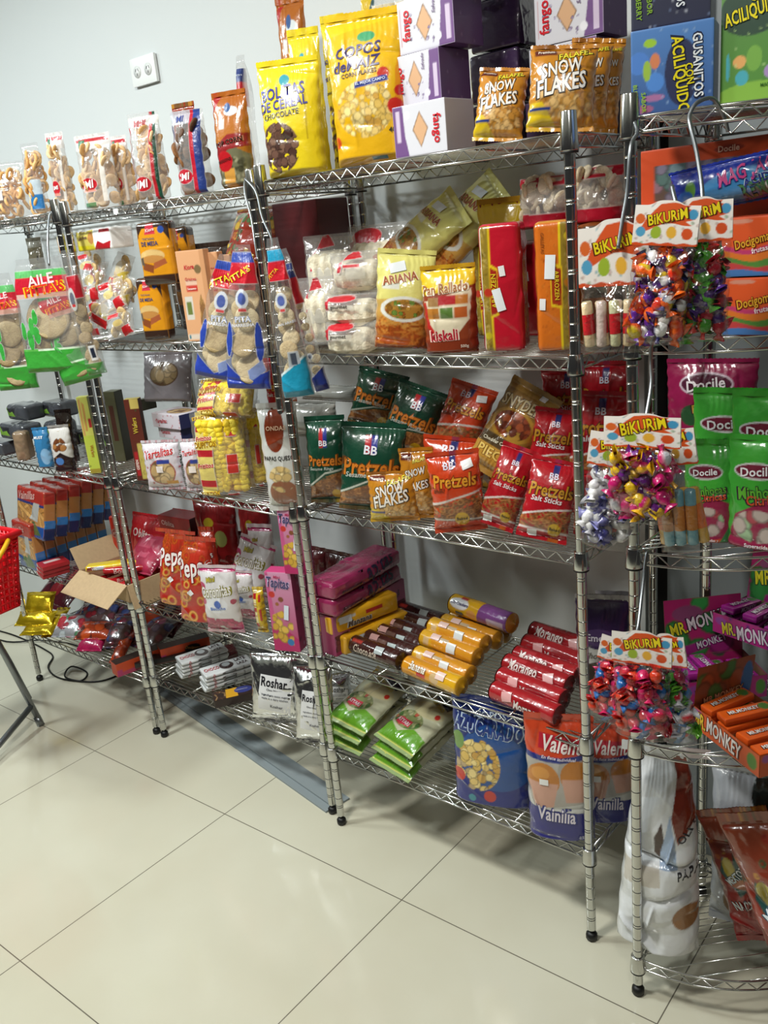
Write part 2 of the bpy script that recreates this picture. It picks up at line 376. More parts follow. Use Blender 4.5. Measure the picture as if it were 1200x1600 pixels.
def m_candy(L, col, col2):
    b = MB(); n = 9; xs = [-1, -.86, -.6, -.45, -.3, 0, .3, .45, .6, .86, 1]; rs = [.46, .38, .14, .3, .44, .5, .44, .3, .14, .38, .46]; V = []; C = []
    for i, (x, r) in enumerate(zip(xs, rs)):
        for k in range(n):
            a = 2 * PI * k / n; q = r * (1 + (.35 * (k % 2) if abs(x) > .7 else .06 * math.sin(k * 2.5))); fl = .35 if abs(x) > .7 else 1
            V.append((x * L / 2, q * L / 2 * math.cos(a) * fl, q * L / 2 * math.sin(a))); C.append(hexc(col2 if abs(x) > .55 or (k % 4 == 0) else col))
    F = [(i * n + k, i * n + (k + 1) % n, (i + 1) * n + (k + 1) % n, (i + 1) * n + k) for i in range(len(xs) - 1) for k in range(n)]
    return b.add(V, F, np.array(C)).build('candy')
def fill(kind, w, h, t, seed, top=.75):
    """[(name, mesh, mat, matrix)] lying inside a bag of w x h x t"""
    r = random.Random(seed); out = []
    def rot(*e): return Euler(e).to_matrix().to_4x4()
    if kind in ('pita', 'pitalight'):
        R = min(w * .34, .062); top = .7; cs = ['d8c49a', 'd0ba8c', 'e0d0a8', 'c8b080'] if kind == 'pitalight' else ['b09a70', 'a48c62', 'bca67c', '9a8258']; ms = [m_disc(R, .009, c, True, i) for i, c in enumerate(cs)]
        n = 9
        for i in range(n):
            z = R + .012 + (h * top - 2 * R) * i / (n - 1) * .98; f = 1 - (.42 if kind == 'pitalight' else .1) * z / h
            out.append(('pita_bread', ms[i % 4], 'food', Matrix.Translation(((-1) ** i * w * .07 * f, (i % 3 - 1) * t * .2, z)) @ rot(PI / 2 + r.uniform(-.45, .1), r.uniform(-.25, .25), 0) @ rot(0, 0, r.uniform(0, 3)) @ Matrix.Diagonal((f, f, 1, 1))))
    elif kind in ('rings', 'cookies', 'spirals', 'spirals2', 'pasta', 'seeds'):
        par = {'rings': ('ring_cookie', 40, .016), 'cookies': ('cookie', 46, .018), 'spirals': ('spiral_cookie', 34, .019), 'spirals2': ('swiss_roll_slice', 4, .019), 'pasta': ('cracker', 46, .017), 'seeds': ('puffed_kernel', 60, .011)}[kind]
        if kind == 'rings': ms = [m_ring(.014, .0052, c) for c in ('e0ac68', 'd49a55', 'e8b878')]
        else:
            cs = {'cookies': ('e0b884', 'd2a468', 'e8c494'), 'spirals': ('7a5434', '8a5a2c', '5c3c24'), 'spirals2': ('e8d0a0', 'd8b880'), 'pasta': ('efe4c8', 'e4d6b4', 'f4ecd6'), 'seeds': ('8a8468', '746e55', 'a39c7c')}[kind]
            ms = [m_disc(par[2], .008, c, kind == 'pasta', i) for i, c in enumerate(cs)]
        n = par[1]
        for i in range(n):
            a = (i + .5) / n; z = .018 + a * h * top; fw = w * .36 * (1 - .35 * max(0, a - .7) / .3); ft = t * .26
            out.append((par[0], ms[i % len(ms)], 'food', Matrix.Translation((r.uniform(-fw, fw), r.uniform(-ft, ft), z)) @ rot(r.uniform(.9, 2.2), r.uniform(-.7, .7), r.uniform(0, 3))))
    elif kind == 'puffs':
        ms = [m_disc(.0135, .024, c, False, i) for i, c in enumerate(('f0d020', 'e8c418', 'f6dc40'))]; n = 90
        V, F, C = rbox(w * .80, h * .86, t * .42, .012, .003, *[lambda u, v: paint([('bg', 'c89c14'), ('s', ('r', 0, 0, 1, 1), 200, .07, ['ecc81c', 'e0b818', 'f2d430'], 'disc', 3)], u, v)] * 3)
        out.append(('corn_puff_filling', mesh('corn_puff_filling', V, F, C), 'food', Matrix.Translation((0, .004, h * .05))))
        for i in range(n):
            a = (i // 6 + .5 + .3 * r.random()) / (n / 6); z = .018 + a * (h - .05); e = 1 - .35 * max(0, a - .6)
            out.append(('corn_puff', ms[i % 3], 'food', Matrix.Translation(((-.34 + .136 * (i % 6) + r.uniform(-.03, .03)) * w * e, -t * .24 * e * (1 - .5 * abs(i % 6 - 2.5) / 2.5), z)) @ rot(r.uniform(0, 3), r.uniform(0, 3), 0)))
    elif kind.startswith('candy'):
        pal = {'candymix': [('e8e4e0', '5a2a8a'), ('d8c020', 'e05a18'), ('e04418', 'e86a20'), ('5a2090', '6a30a0'), ('f0f0f0', '2a2a6a'), ('d83018', 'e07030')],
               'candygreen': [('4a9a30', '58b038'), ('55a83a', '3c8a2a'), ('a02030', 'b02838'), ('402060', '4a2a78'), ('4a9a30', 'd83838')],
               'candypink': [('c01868', 'b01860'), ('e8e0e8', 'c02070'), ('e0b010', 'e8c020'), ('5a1a70', '6a2080'), ('b8b8c0', 'c8286a'), ('c81870', 'e0a818')],
               'candyred': [('c02030', 'b01828'), ('c83040', 'd02860'), ('1868b8', '2070c0'), ('b81850', 'c02860'), ('d04020', 'c83828')],
               'candyblue': [('60a830', '70b838'), ('c02030', 'd8d8e0'), ('3878b8', '4080c0'), ('4a9830', '3a8028'), ('8a2040', 'a03048')],
               'candywhite': [('d8d8d8', '6868a8'), ('e4e4e4', 'c8c8d0'), ('50509a', '8888c0'), ('d8d8d8', 'e0e0e0')]}[kind]
        ms = [m_candy(.044, a, b) for a, b in pal]; n = 60
        for i in range(n):
            a = (i + .5) / n; z = .018 + a * h * top; fw = w * .34; ft = t * .26
            out.append(('wrapped_candy', ms[i % len(ms)], 'wrap', Matrix.Translation((r.uniform(-fw, fw), r.uniform(-ft, ft) , z)) @ rot(r.uniform(0, 3), r.uniform(0, 3), r.uniform(0, 3))))
    elif kind == 'tubes':
        ms = [m_stick(h * .5, .0085, 'e0c8a0', 'c02028'), m_stick(h * .5, .0085, 'dcc8c0'), m_stick(h * .5, .0085, 'd0d0a8', 'c02028')]
        for i in range(10):
            out.append(('candy_tube', ms[i % 3], 'wrap', Matrix.Translation((-w * .38 + (i % 5) * w * .19, -t * .12 if i < 5 else t * .15, h * .33)) @ rot(0, PI / 2 + r.uniform(-.12, .12), 0)))
    elif kind == 'strips':
        ms = [m_stick(h * .62, .009, 'd8a848', 'e07838'), m_stick(h * .62, .009, '7ab0c0', 'd08840')]
        for i in range(7):
            out.append(('candy_tube', ms[i % 2], 'wrap', Matrix.Translation((-w * .36 + i * w * .12, (-1) ** i * t * .12, h * .4)) @ rot(0, PI / 2 + r.uniform(-.08, .08), 0)))
    elif kind == 'bread':
        V, F, C = rbox(w * .86, h * .62, t * .8, .03, .008, *[lambda u, v: paint([('bg', 'c9a477'), ('n', .5, 8)], u, v)] * 3)
        out.append(('bread', mesh('bread', V, F, C), 'food', Matrix.Translation((0, 0, h * .03))))
    elif kind == 'rice':
        V, F, C = rbox(w * .88, h * .74, t * .82, .035, .005, *[lambda u, v: paint([('bg', 'ebe2ca'), ('s', ('r', 0, 0, 1, 1), 60, .09, ['e2d8bc', 'f2ecd8', 'dccfb0'], 'stick', 3)], u, v)] * 3)
        V[:, 1] += .003 * np.sin(V[:, 0] * 260) * (np.abs(V[:, 1]) > .01)
        out.append(('bread_sticks', mesh('bread_sticks', V, F, C), 'food', Matrix.Translation((0, 0, h * .04))))
    return out

CACHE = {}
def product(kind, D, w, h, t, seed):
    a = {}
    if kind == 'bag': return mk_bag(D, w, h, t, seed)
    if kind == 'gbag': return mk_bag(D, w, h, t, seed, gus=True)
    if kind == 'crumple': return mk_bag(D, w, h, t, seed, A=.014, cell=.0028)
    if kind == 'foilbag': return mk_bag(D, w, h, t, seed, A=.006, mt='foil')
    if kind == 'goldbag': return mk_bag(D, w, h, t, seed, A=.007, mt='goldfoil', cell=.005)
    if kind == 'box': return mk_box(D, w, h, t, seed)
    if kind == 'pack': return mk_box(D, w, h, t, seed, r=.008, mt='film', soft=.004, body='wrapper')
    if kind == 'loaf': return mk_box(D, w, h, t, seed, r=.013, mt='film', soft=.007, body='wrapper')
    if kind == 'roll': return mk_roll(D, w, h, t, seed)
    if kind == 'cello': return mk_bag(D, w, h, t, seed, A=.005, mt='clear', seals=False)
    if kind == 'cardbag': return mk_cardbag(D, w, h, t, seed)
    if kind == 'tbag': return mk_bag(D, w, h, t, seed, gus=True, A=.005, taper=.42)
    if kind == 'crumplet': return mk_bag(D, w, h, t, seed, gus=True, A=.02, cell=.0028, taper=.42)
    if kind == 'hang': return mk_bag(D, w, h, t, seed, gus=True, A=.006, mt='clear', seals=False, taper=.22)
    if kind == 'hangt': return mk_bag(D, w, h, t, seed, gus=True, A=.006, mt='clear', seals=False, taper=.55)
    if kind == 'gcello': return mk_bag(D, w, h, t, seed, gus=True, A=.005, mt='clear', seals=False)
def meta(o, label=None, cat=None, group=None, kind=None):
    for k, v in (('label', label), ('category', cat), ('group', group), ('kind', kind)):
        if v: o[k] = v
    return o
def put(name, me, mt, parent=None, mw=None):
    if mt and not me.materials: me.materials.append(M(mt))
    o = bpy.data.objects.new(name, me); COL.objects.link(o)
    if mw is not None: o.matrix_local = mw
    if parent: o.parent = parent
    return o
def root(name, loc, rot=(0, 0, 0), **kw):
    o = bpy.data.objects.new(name, None); COL.objects.link(o); o.empty_display_size = .03
    o.matrix_world = Matrix.Translation(loc) @ (rot if isinstance(rot, Matrix) else Euler(rot).to_matrix().to_4x4())
    return meta(o, **kw)
def pose(yaw, lean, roll): return Matrix.Rotation(math.radians(yaw), 4, 'Z') @ Matrix.Rotation(math.radians(-lean), 4, 'X') @ Matrix.Rotation(math.radians(roll), 4, 'Y')
def item(kind, dk, name, x, y, z, yaw, lean, roll, w, h, t, label, cat, group=None, cont=None):
    seed = (int(abs(x) * 1000 + z * 777) % 5) + 1
    key = (kind, dk, round(w, 3), round(h, 3), round(t, 3), seed)
    if key not in CACHE:
        CACHE[key] = product(kind, DESIGNS[dk], w, h, t, seed)
    r = root(name, (x, y, z), pose(yaw, lean, roll), label=label, cat=cat, group=group)
    for nm, me, mt, _ in CACHE[key]:
        put(nm, me, mt, r)
    if cont:
        ck = (cont, round(w, 3), round(h, 3), round(t, 3), seed)
        if ck not in CACHE: CACHE[ck] = fill(cont, w, h * (.74 if kind == 'cardbag' else 1), t, seed)
        for nm, me, mt, mw in CACHE[ck]: put(nm, me, mt, r, mw)
    return r
# ---------------------------------------------------------------- printed designs (u right, v up)
def T(*a): return ('t',) + a
ORG = ['c88a3a', 'd9a050', 'b87428']
FLK = ['e8c878', 'dcb860', 'f0d890', 'cfa048']
PRZ = ['9a6234', 'b47c48', '7e4c28']
CH = ['3a2226', '52343a', '463030']
DESIGNS = {
 'imi': [('bg', 'ffffff24'), ('r', 0, .80, 1, 1, 'e8e0dcc0'), ('r', .05, .9, .95, .95, 'b02830'), ('r', .12, .82, .3, .93, '2a6a48'), ('r', .72, .1, .84, .8, 'e8e2dad8'), ('e', .34, .34, .27, .085, 'b81c26'), ('r', .15, .24, .55, .27, 'd08878'), ('r', .12, .03, .5, .1, '3a7a50d0'), T('IMI', .34, .34, .34, 'f4e8e4', None, 5, .2)],
 'imistripe': [('bg', 'ffffff24'), ('r', .0, .0, .07, .85, 'b01c28'), ('r', .7, 0, .8, 1, 'b81c28'), ('r', .8, 0, .9, 1, '1c4a38'), ('r', 0, .86, 1, .96, 'dcd8d4c8'), ('e', .36, .2, .3, .085, 'b41a24'), ('r', .2, .84, .6, .92, 'b02a34c0'), T('IMI', .36, .2, .4, 'f4e8e4', None, 5, .2)],
 'imiblue': [('bg', 'ffffff24'), ('r', .58, 0, .7, 1, 'b81c30'), ('r', .7, 0, .92, 1, '28408a'), ('r', 0, .5, .1, .9, '3a3a6ab0'), ('r', 0, .84, .6, 1, 'c8ccd8b0'), ('e', .3, .22, .28, .09, 'b41a2c'), T('IMI', .3, .22, .36, 'f4e8e4', None, 5, .2), T('IMI', .28, .9, .3, '3a4a90', None, 5, .2)],
 'popcorn': [('g', 'b8782a', 'a85c1c'), ('p', [(.02, .78), (.3, .98), (.06, .98)], 'a82020'), ('p', [(0, .0), (1, .0), (1, .34), (.7, .42), (.3, .42), (0, .3)], '6c6a50'), ('s', ('r', 0, .0, 1, .32), 60, .055, ['8a866a', '5c5a44', '9c9878', '47452f'], 'disc', 4), ('p', [(.0, .42), (.5, .56), (1, .56), (1, .42), (.5, .4), (0, .3)], '8a1c20'), ('p', [(.25, .0), (.6, .0), (.62, .2), (.3, .2)], 'c89040'), ('d', .34, .28, .25, 'b01820'), ('r', .25, .62, .42, .72, 'd8d8d4'), ('e', .6, .8, .2, .05, 'd4dce0'), ('e', .5, .84, .09, .05, '3a5a90'), T('POP CORN', .5, .48, .8, '2a1410', 'b87060', 8, .1), T('BIGGONS', .34, .29, .44, '1c1410', None, 10)],
 'bolitas': [('g', 'e0c820', 'ecd428'), ('s', ('e', .3, .25, .34, .22), 90, .06, ['5c4038', '6a4c40', '4a322c', '785a4a'], 'disc', 2), ('d', .46, .83, .085, '3fa0b0'), ('r', .78, .3, .8, .7, 'b8a018'), T('BOLITAS', .42, .73, .74, '2a2a8c', None, 6, .1, 1.3), T('DE CEREAL', .42, .625, .80, '2a2a8c', None, 6, .1, 1.3), T('CHOCOLATE', .38, .535, .60, '2a241c', 'e8d840', 5, .1, 1.2)],
 'copos': [('g', 'dca818', 'e8b81c'), ('p', [(0, .86), (1, .96), (1, 1), (0, 1)], 'e8c41c'), ('s', ('e', .46, .36, .36, .19), 120, .045, FLK, 'disc', 5), ('p', [(.82, 0), (1, 0), (1, .9), (.86, .6)], 'd88c1c'), ('d', .72, .58, .07, 'c02818'), ('d', .9, .46, .06, 'b82420'), ('d', .84, .36, .09, 'c02a20'), ('d', .04, .16, .07, 'd04a20'), ('e', .52, .84, .11, .035, '48a070'), ('p', [(.36, .50), (.78, .53), (.76, .57), (.36, .54)], '283c90'), T('EL MEJOR CAMPO', .56, .536, .36, 'c8d0e8', None, 5), ('r', .5, .02, .7, .04, '2a7a8a'), T('COPOS', .42, .755, .56, '3c3468', None, 4, .2), T('deMAIZ', .4, .665, .6, '3c3468', None, 4, .2), T('CORN FLAKES', .42, .60, .44, '5a4a3a', None, 4), T('400g', .82, .2, .16, '3a3420')],
 'fango': [('bg', 'd0d0d8'), ('p', [(.72, 0), (1, 0), (1, 1), (.80, 1), (.78, .6)], '6c4880'), ('p', [(.48, .16), (.63, .5), (.48, .86), (.33, .5)], '8a6a4c'), ('p', [(.48, .2), (.61, .5), (.48, .82), (.35, .5)], 'd0a47c'), ('d', .72, .2, .055, 'e4e4ea'), ('r', .86, .1, .94, .72, 'c8b8d0'), ('s', ('r', .1, .05, .7, .95), 14, .018, ['b0a8c0', '8a7a9c'], 'disc', 9), ('r', .045, .15, .055, .85, 'b04040'), T('fango', .17, .52, .40, 'c8202c', None, 90, .0, 1.1), T('Salvado', .66, .8, .24, '8a7a9a', None, 90, .2),
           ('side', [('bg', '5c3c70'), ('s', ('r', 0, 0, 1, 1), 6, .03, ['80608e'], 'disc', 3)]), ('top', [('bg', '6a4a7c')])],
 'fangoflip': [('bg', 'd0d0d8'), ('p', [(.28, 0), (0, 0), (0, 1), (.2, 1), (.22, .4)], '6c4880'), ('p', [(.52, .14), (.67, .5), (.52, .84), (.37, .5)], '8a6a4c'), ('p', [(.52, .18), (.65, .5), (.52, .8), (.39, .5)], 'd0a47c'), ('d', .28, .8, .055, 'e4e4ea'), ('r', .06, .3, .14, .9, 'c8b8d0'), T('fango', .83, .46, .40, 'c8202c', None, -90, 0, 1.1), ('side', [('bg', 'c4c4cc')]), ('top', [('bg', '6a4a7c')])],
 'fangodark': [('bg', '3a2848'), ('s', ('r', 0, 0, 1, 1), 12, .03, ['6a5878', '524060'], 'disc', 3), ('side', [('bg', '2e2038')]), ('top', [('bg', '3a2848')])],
 'snow': [('g', 'c88a2c', 'bc7a1c'), ('s', ('r', .12, .12, .95, .42), 70, .06, ['d9a860', 'c08838', 'e0b878', 'a87028'], 'disc', 6), ('p', [(0, .02), (.45, .02), (.2, .3), (0, .3)], 'd8b820'), ('r', .02, .2, .34, .24, '283c80'), ('p', [(.05, .86), (.4, .86), (.38, .95), (.08, .95)], '5c1c18'), T('FALAFEL', .66, .87, .5, 'e8d838', '3a3020', 14, .2), T('SNOW', .48, .70, .62, 'f0ece4', '3a2c20', 12, .25, 1.5), T('FLAKES', .48, .50, .74, 'f0ece4', '3a2c20', 12, .25, 1.5), T('Premium', .24, .905, .24, 'e8d8c8')],
 'gusblue': [('g', '34548c', '4a78b4'), ('d', .1, .62, .13, '4878c0'), ('d', .3, .38, .11, '4a80c8'), ('e', .24, .83, .08, .05, '90b830'), ('e', .3, .62, .06, .09, 'c87850'), ('e', .2, .52, .05, .12, '90b040'), ('e', .28, .2, .14, .04, 'a06a98'), ('e', .14, .08, .14, .05, '9a5a80'), ('e', .62, .45, .2, .38, '242a4c'), ('r', .0, .0, .07, .3, '34548c'), ('s', ('r', .2, .05, 1, 1), 18, .012, ['90b0d8'], 'disc', 3), T('ACILIQUIDO', .6, .42, .9, 'd8c820', '20243c', -84, 0, 1.25), T('CON', .72, .42, .24, 'd8c820', '20243c', -84, 0, 1.2), T('GUSANITOS', .82, .5, .72, 'd8dce0', '20243c', -88, 0, 1.2), T('SABOR', .16, .16, .24, '8ab030', None, -88), T('BLUEBERRY', .06, .2, .36, '8ab030', None, -88)],
 'gusnavy': [('bg', '23263e'), ('s', ('r', 0, 0, 1, 1), 20, .013, ['7080a0', 'c8ccd8'], 'disc', 8), ('e', .6, .9, .3, .5, 'c8c8d4'), ('e', .48, .7, .12, .3, '4a7a40'), ('e', .78, .75, .12, .4, 'b84880'), T('SABOR', .24, .35, .3, '7aa030', None, -88), T('BLUEBERRY', .1, .4, .5, '7aa030', None, -88), T('GUSANITOS', .62, .6, .7, 'd8dce0', '20243c', -88, 0, 1.2)],
 'gusgreen': [('g', '4a8030', '4c7a34'), ('e', .5, .04, .62, .12, '7aa83a'), ('e', .12, .3, .03, .11, '3f9aa8'), ('e', .34, .2, .1, .06, '3f9aa8'), ('e', .3, .33, .1, .05, 'd09a58'), ('e', .52, .34, .12, .1, '6a9a3c'), ('e', .8, .22, .13, .06, '9a80b0'), ('e', .5, .72, .52, .2, '1c3a28'), ('s', ('r', 0, .25, 1, .6), 10, .014, ['a8c880'], 'disc', 3), T('GUSANITOS', .5, .93, .8, 'd8dce0', '1c2c28', 14, 0, 1.5), T('CON', .6, .82, .3, 'd8c820', '1c2c28', 10, 0, 1.3), T('ACILIQUIDO', .5, .70, .88, 'd8c820', '1c2c28', 10, 0, 1.8), T('MANZANA', .8, .12, .34, '3c6a28')],
 'brownpack': [('bg', '6a6450'), ('r', 0, .85, 1, 1, '8a8a80'), ('d', .6, .45, .2, '2c2c34'), ('d', .6, .45, .13, '5c5a58'), ('r', .1, .2, .2, .4, '3a362c'), ('r', .7, .62, .8, .7, '26241c')],
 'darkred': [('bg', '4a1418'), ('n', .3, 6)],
 'redwhite': [('bg', 'b8202c'), ('s', ('r', 0, 0, 1, 1), 12, .16, ['e8e0dc', 'c0182a', '2a7a60'], 'disc', 3)],
 'pitta': [('bg', 'ffffff10'), ('r', 0, .0, 1, .2, '3c9a38'), ('r', 0, .2, 1, .215, 'd0e8c8'), ('r', 0, .2, .3, .22, '60b050'), ('e', .1, .38, .05, .08, '3aa040'), ('e', .2, .30, .06, .09, '3aa040'), ('e', .26, .42, .05, .08, '44a848'), ('e', .34, .5, .05, .07, '3aa040'), ('e', .33, .34, .06, .08, '3aa040'), ('r', 0, .70, 1, .84, 'c01c30'), ('r', 0, .84, 1, .90, '50b058e0'), ('r', 0, .66, 1, .70, 'e0a898a0'), T('AILE', .52, .815, .4, 'e8c8c8', None, 6), T("PITTA'S", .56, .735, .6, 'd8301c', 'f0c020', 6, 0, 1.0)],
 'pittasmall': [('bg', 'ffffff10'), ('r', .3, .62, 1, .8, 'b01c2c'), ('r', 0, .0, 1, .1, '3c8a38c0'), ('e', .4, .62, .22, .09, 'b8b8b4'), ('e', .4, .62, .15, .055, '60606c'), ('r', .3, .56, .5, .58, 'c03030'), ('r', .55, .12, .85, .24, 'd8d8d8'), ('r', .6, .14, .8, .22, '20283c')],
 'pittablue': [('bg', 'ffffff10'), ('p', [(0, 0), (1, 0), (1, .14), (.5, .06), (0, .2)], '2a40a0'), ('e', .12, .36, .09, .12, '28409a'), ('e', .86, .34, .09, .14, '28409a'), ('p', [(.6, .06), (.95, .14), (.9, .22), (.55, .14)], '8090c0'), ('r', 0, .74, 1, .9, 'c01c2c'), ('r', 0, .88, 1, .95, '3048a0'), ('d', .5, .64, .2, 'c8ccd4'), ('d', .5, .64, .13, '4a5a9a'), ('r', .38, .55, .62, .575, 'c04848'), T("PITTA'S", .42, .8, .6, 'e8d030', 'c02818', 30), T('PITA', .5, .5, .34, 'd8dce8', '8090b8', 4), T('NARRISSHA', .5, .46, .5, 'd8dce8', None, 4)],
 'pittateal': [('bg', 'ffffff10'), ('p', [(0, 0), (1, 0), (1, .26), (0, .14)], '1c88a8'), ('p', [(0, .14), (1, .26), (1, .275), (0, .155)], 'c8dce0'), ('p', [(.4, .2), (.8, .22), (.78, .3), (.42, .3)], 'a8b0b8'), ('r', .5, .215, .7, .29, '404858'), ('r', 0, .74, 1, .86, 'c01c2c'), ('r', 0, .86, 1, .93, '2898c0'), ('d', .5, .62, .24, 'c4c8cc'), ('d', .5, .62, .16, '5060a0'), ('r', .4, .55, .62, .57, 'c04848'), T('PITTA', .36, .79, .42, 'e8b030', 'c02818', 40), T('PAN ARABE', .56, .48, .6, 'd8dce8', None, 8)],
 'pittadark': [('bg', 'ffffff10'), ('p', [(0, 0), (1, 0), (1, .17), (0, .1)], '24347c'), ('r', .2, .62, 1, .8, 'b81c2c'), ('r', .2, .8, 1, .9, '2c3c78'), ('d', .4, .26, .2, 'a0a8b0'), ('d', .4, .26, .12, '404858'), T("PITTA'S", .6, .85, .6, 'd0d8e8')],
 'rollpack': [('bg', 'ffffff24'), ('r', 0, 0, .55, 1, 'e0cf60'), ('p', [(.0, .0), (.6, .0), (.5, .25), (0, .3)], 'e0d020'), ('e', .48, .6, .08, .28, 'c88a4a'), ('p', [(.5, 0), (.95, 0), (1, .4), (.8, .3), (.66, .45)], 'b81c24'), ('p', [(.72, .8), (1, .8), (1, 1), (.72, 1)], 'b01c28'), T('Santa Rosa', .24, .64, .3, '5a2040', None, 4, .2), ],
 'smallcookie': [('bg', 'ffffff24'), ('r', .1, .72, .55, .9, 'c02028'), ('p', [(.6, .0), (.95, .1), (.9, .4), (.6, .3)], 'c01c24'), ('e', .5, .5, .2, .13, 'e8d080b0')],
 'smallyellow': [('bg', 'ffffff24'), ('r', 0, 0, 1, .3, 'c41c24'), ('e', .6, .6, .25, .2, 'd8c8a0c0'), ('p', [(.5, .4), (1, .3), (1, .6)], 'e0c84890')],
 'mesa': [('g', 'd8921c', 'dc941c'), ('r', 0, 0, 1, .17, '38241c'), ('p', [(0, .72), (.22, .9), (.75, .9), (1, .66), (1, 1), (0, 1)], '3a2a24'), ('e', .42, .47, .36, .10, 'dcb878'), ('e', .42, .42, .34, .06, 'c08848'), ('p', [(.08, .27), (.38, .2), (.44, .32), (.12, .38)], '8a4a28'), ('p', [(.42, .26), (.82, .34), (.78, .42), (.44, .36)], 'a85c38'), ('p', [(.04, .34), (.16, .32), (.14, .46), (.04, .44)], '5c5448'), ('p', [(.28, .8), (.6, .8), (.54, .97), (.34, .97)], 'c83848'), ('d', .76, .86, .09, '2c4c98'), T('Kiora', .45, .87, .26, 'e8d0d0', None, 8, .2), T('DE MESA', .4, .66, .5, '2c3c6c', None, 0, 0, 1.2), T('TOSTADAS', .38, .735, .36, '5a5a6a'), ('side', [('bg', 'd08c1c'), ('r', 0, 0, 1, .17, '38241c'), ('w', .0, 0, 1, 0, 'd08c1c'), ('r', 0, .86, 1, 1, '3a2a24')]), ('top', [('bg', '34241e')])],
 'grisin': [('bg', 'dca478'), ('p', [(.6, .08), (.78, .2), (.8, .4), (.7, .52), (.62, .44), (.56, .2)], '8a6038'), ('s', ('p', [(.6, .08), (.78, .2), (.8, .4), (.7, .52), (.62, .44), (.56, .2)]), 14, .05, ['b08048', 'c49858'], 'stick', 3), ('r', .22, .55, .62, .62, 'c83c30'), ('r', .22, .62, .62, .69, 'e0b8a0'), ('p', [(.08, .24), (.36, .24), (.38, .5), (.1, .5)], 'd4ccc0'), ('r', .14, .3, .32, .44, '6c7a3c'), ('e', .72, .79, .12, .05, '7a6440'), ('r', .02, .02, .5, .08, 'd8c8b8'), ('r', .06, .03, .12, .07, '387888'), ('r', .84, 0, 1, 1, 'cc9468'), T('Kiora', .42, .82, .36, 'c02434', None, 4, .2, 1.2), T('Grisines', .42, .69, .4, 'c04838', None, 0, 0, 1.2), T('Sesamo', .42, .585, .32, 'f0d8d0')],
 'nachosred': [('g', '8a2418', '9a3420'), ('s', ('r', 0, .3, 1, 1), 40, .05, ['c89030', '40603c', 'c86a28', 'a83020'], 'ring', 3), ('s', ('r', 0, .5, 1, 1), 14, .06, ['4a6a38', 'd0a830'], 'disc', 9)],
 'nachosbig': [('g', 'a01c22', '7a3a22'), ('s', ('r', 0, .45, 1, 1), 46, .035, ['c89030', '3c5c3c', 'b8682c', '8a2420'], 'ring', 3), ('p', [(.1, .6), (.2, .72), (.34, .66), (.4, .8), (.9, .9), (.9, .62), (.3, .42)], '28504c'), ('e', .26, .64, .09, .08, 'b0a034'), ('e', .5, .52, .32, .05, 'a85c28'), T('MEXTOTITOS', .42, .62, .62, 'dce4e8', '204a5c', 44, .1, 1.6), T('NACHOS', .42, .38, .56, 'e8ecec', '242c44', 24, .1, 1.5), ('st', .8, .55, .05, .05, 'b8c8e0', 20)],
 'ricebag': [('bg', 'ffffff24'), ('p', [(.3, .8), (.65, .84), (.5, 1), (.38, .98)], 'b8202c'), ('r', .3, .62, .62, .7, 'b81c28'), ('p', [(.18, .5), (.26, .52), (.3, .8), (.22, .74)], 'b82030'), ('r', .36, .35, .7, .6, 'd8d4c8a0')],
 'ricered': [('bg', 'ffffff24'), ('e', .36, .84, .26, .12, 'c01c2c'), ('r', .1, .0, .4, .06, 'b81c28'), ('p', [(.0, .4), (.16, .44), (.14, .8), (0, .76)], 'b82030'), ('r', .14, .46, .6, .6, 'd8d4c8c0'), T('gourmet', .36, .53, .3, '383430')],
 'noodle': [('g', 'b85c1c', 'dcd470'), ('W', .5, .02, 1, 0, 'd8d078'), ('W', .72, 0, 1, 0, 'dcd67c'), ('s', ('r', 0, 0, 1, .34), 60, .05, ['c8742c', 'a85018', 'd08838'], 'stick', 3), ('e', .5, .42, .42, .13, 'dcdcd4'), ('e', .5, .42, .35, .1, 'a87830'), ('s', ('e', .5, .42, .34, .095), 30, .04, ['b88838', '8a5c20', '6c8a38', 'a04820'], 'disc', 4), ('p', [(.3, .26), (1, .12), (1, 0), (0, 0)], 'a04a1c'), ('s', ('r', 0, 0, 1, .26), 50, .05, ['c0702c', '9c4816'], 'stick', 6), ('r', .1, .62, .4, .68, 'd8d8cc'), T('ARIANA', .4, .73, .6, '9a4c28', 'e8d8b0', 12, 0, 1.2), ('st', .35, .84, .035, .02, 'dfe4e8', 15)],
 'panrallado': [('bg', '8a3c20'), ('p', [(0, .68), (1, .78), (1, 1), (0, 1)], 'e0bc20'), ('p', [(.06, .62), (.94, .74), (.9, .4), (.6, .18), (.3, .18), (.1, .4)], 'd8ccb0'), ('p', [(.04, .6), (.1, .62), (.16, .36), (.34, .2), (.3, .18), (.1, .32)], 'b82824'), ('r', .12, .42, .34, .54, 'b87830'), ('r', .37, .42, .6, .54, '5a7a38'), ('r', .63, .42, .86, .54, 'b85c28'), ('r', .14, .56, .36, .66, '9a7448'), ('r', .63, .57, .88, .68, 'b8702c'), ('r', .34, .57, .66, .68, 'a81c24'), ('r', 0, 0, 1, .18, '7c3018'), T('Pan Rallado', .46, .76, .82, '9a5c20', 'e8dcc0', 4, 0, 1.4), T('kiskali', .42, .23, .5, 'a8182c', 'e8c8b8', 2, 0, 1.3), T('500g', .78, .09, .14, 'd8c8b8')],
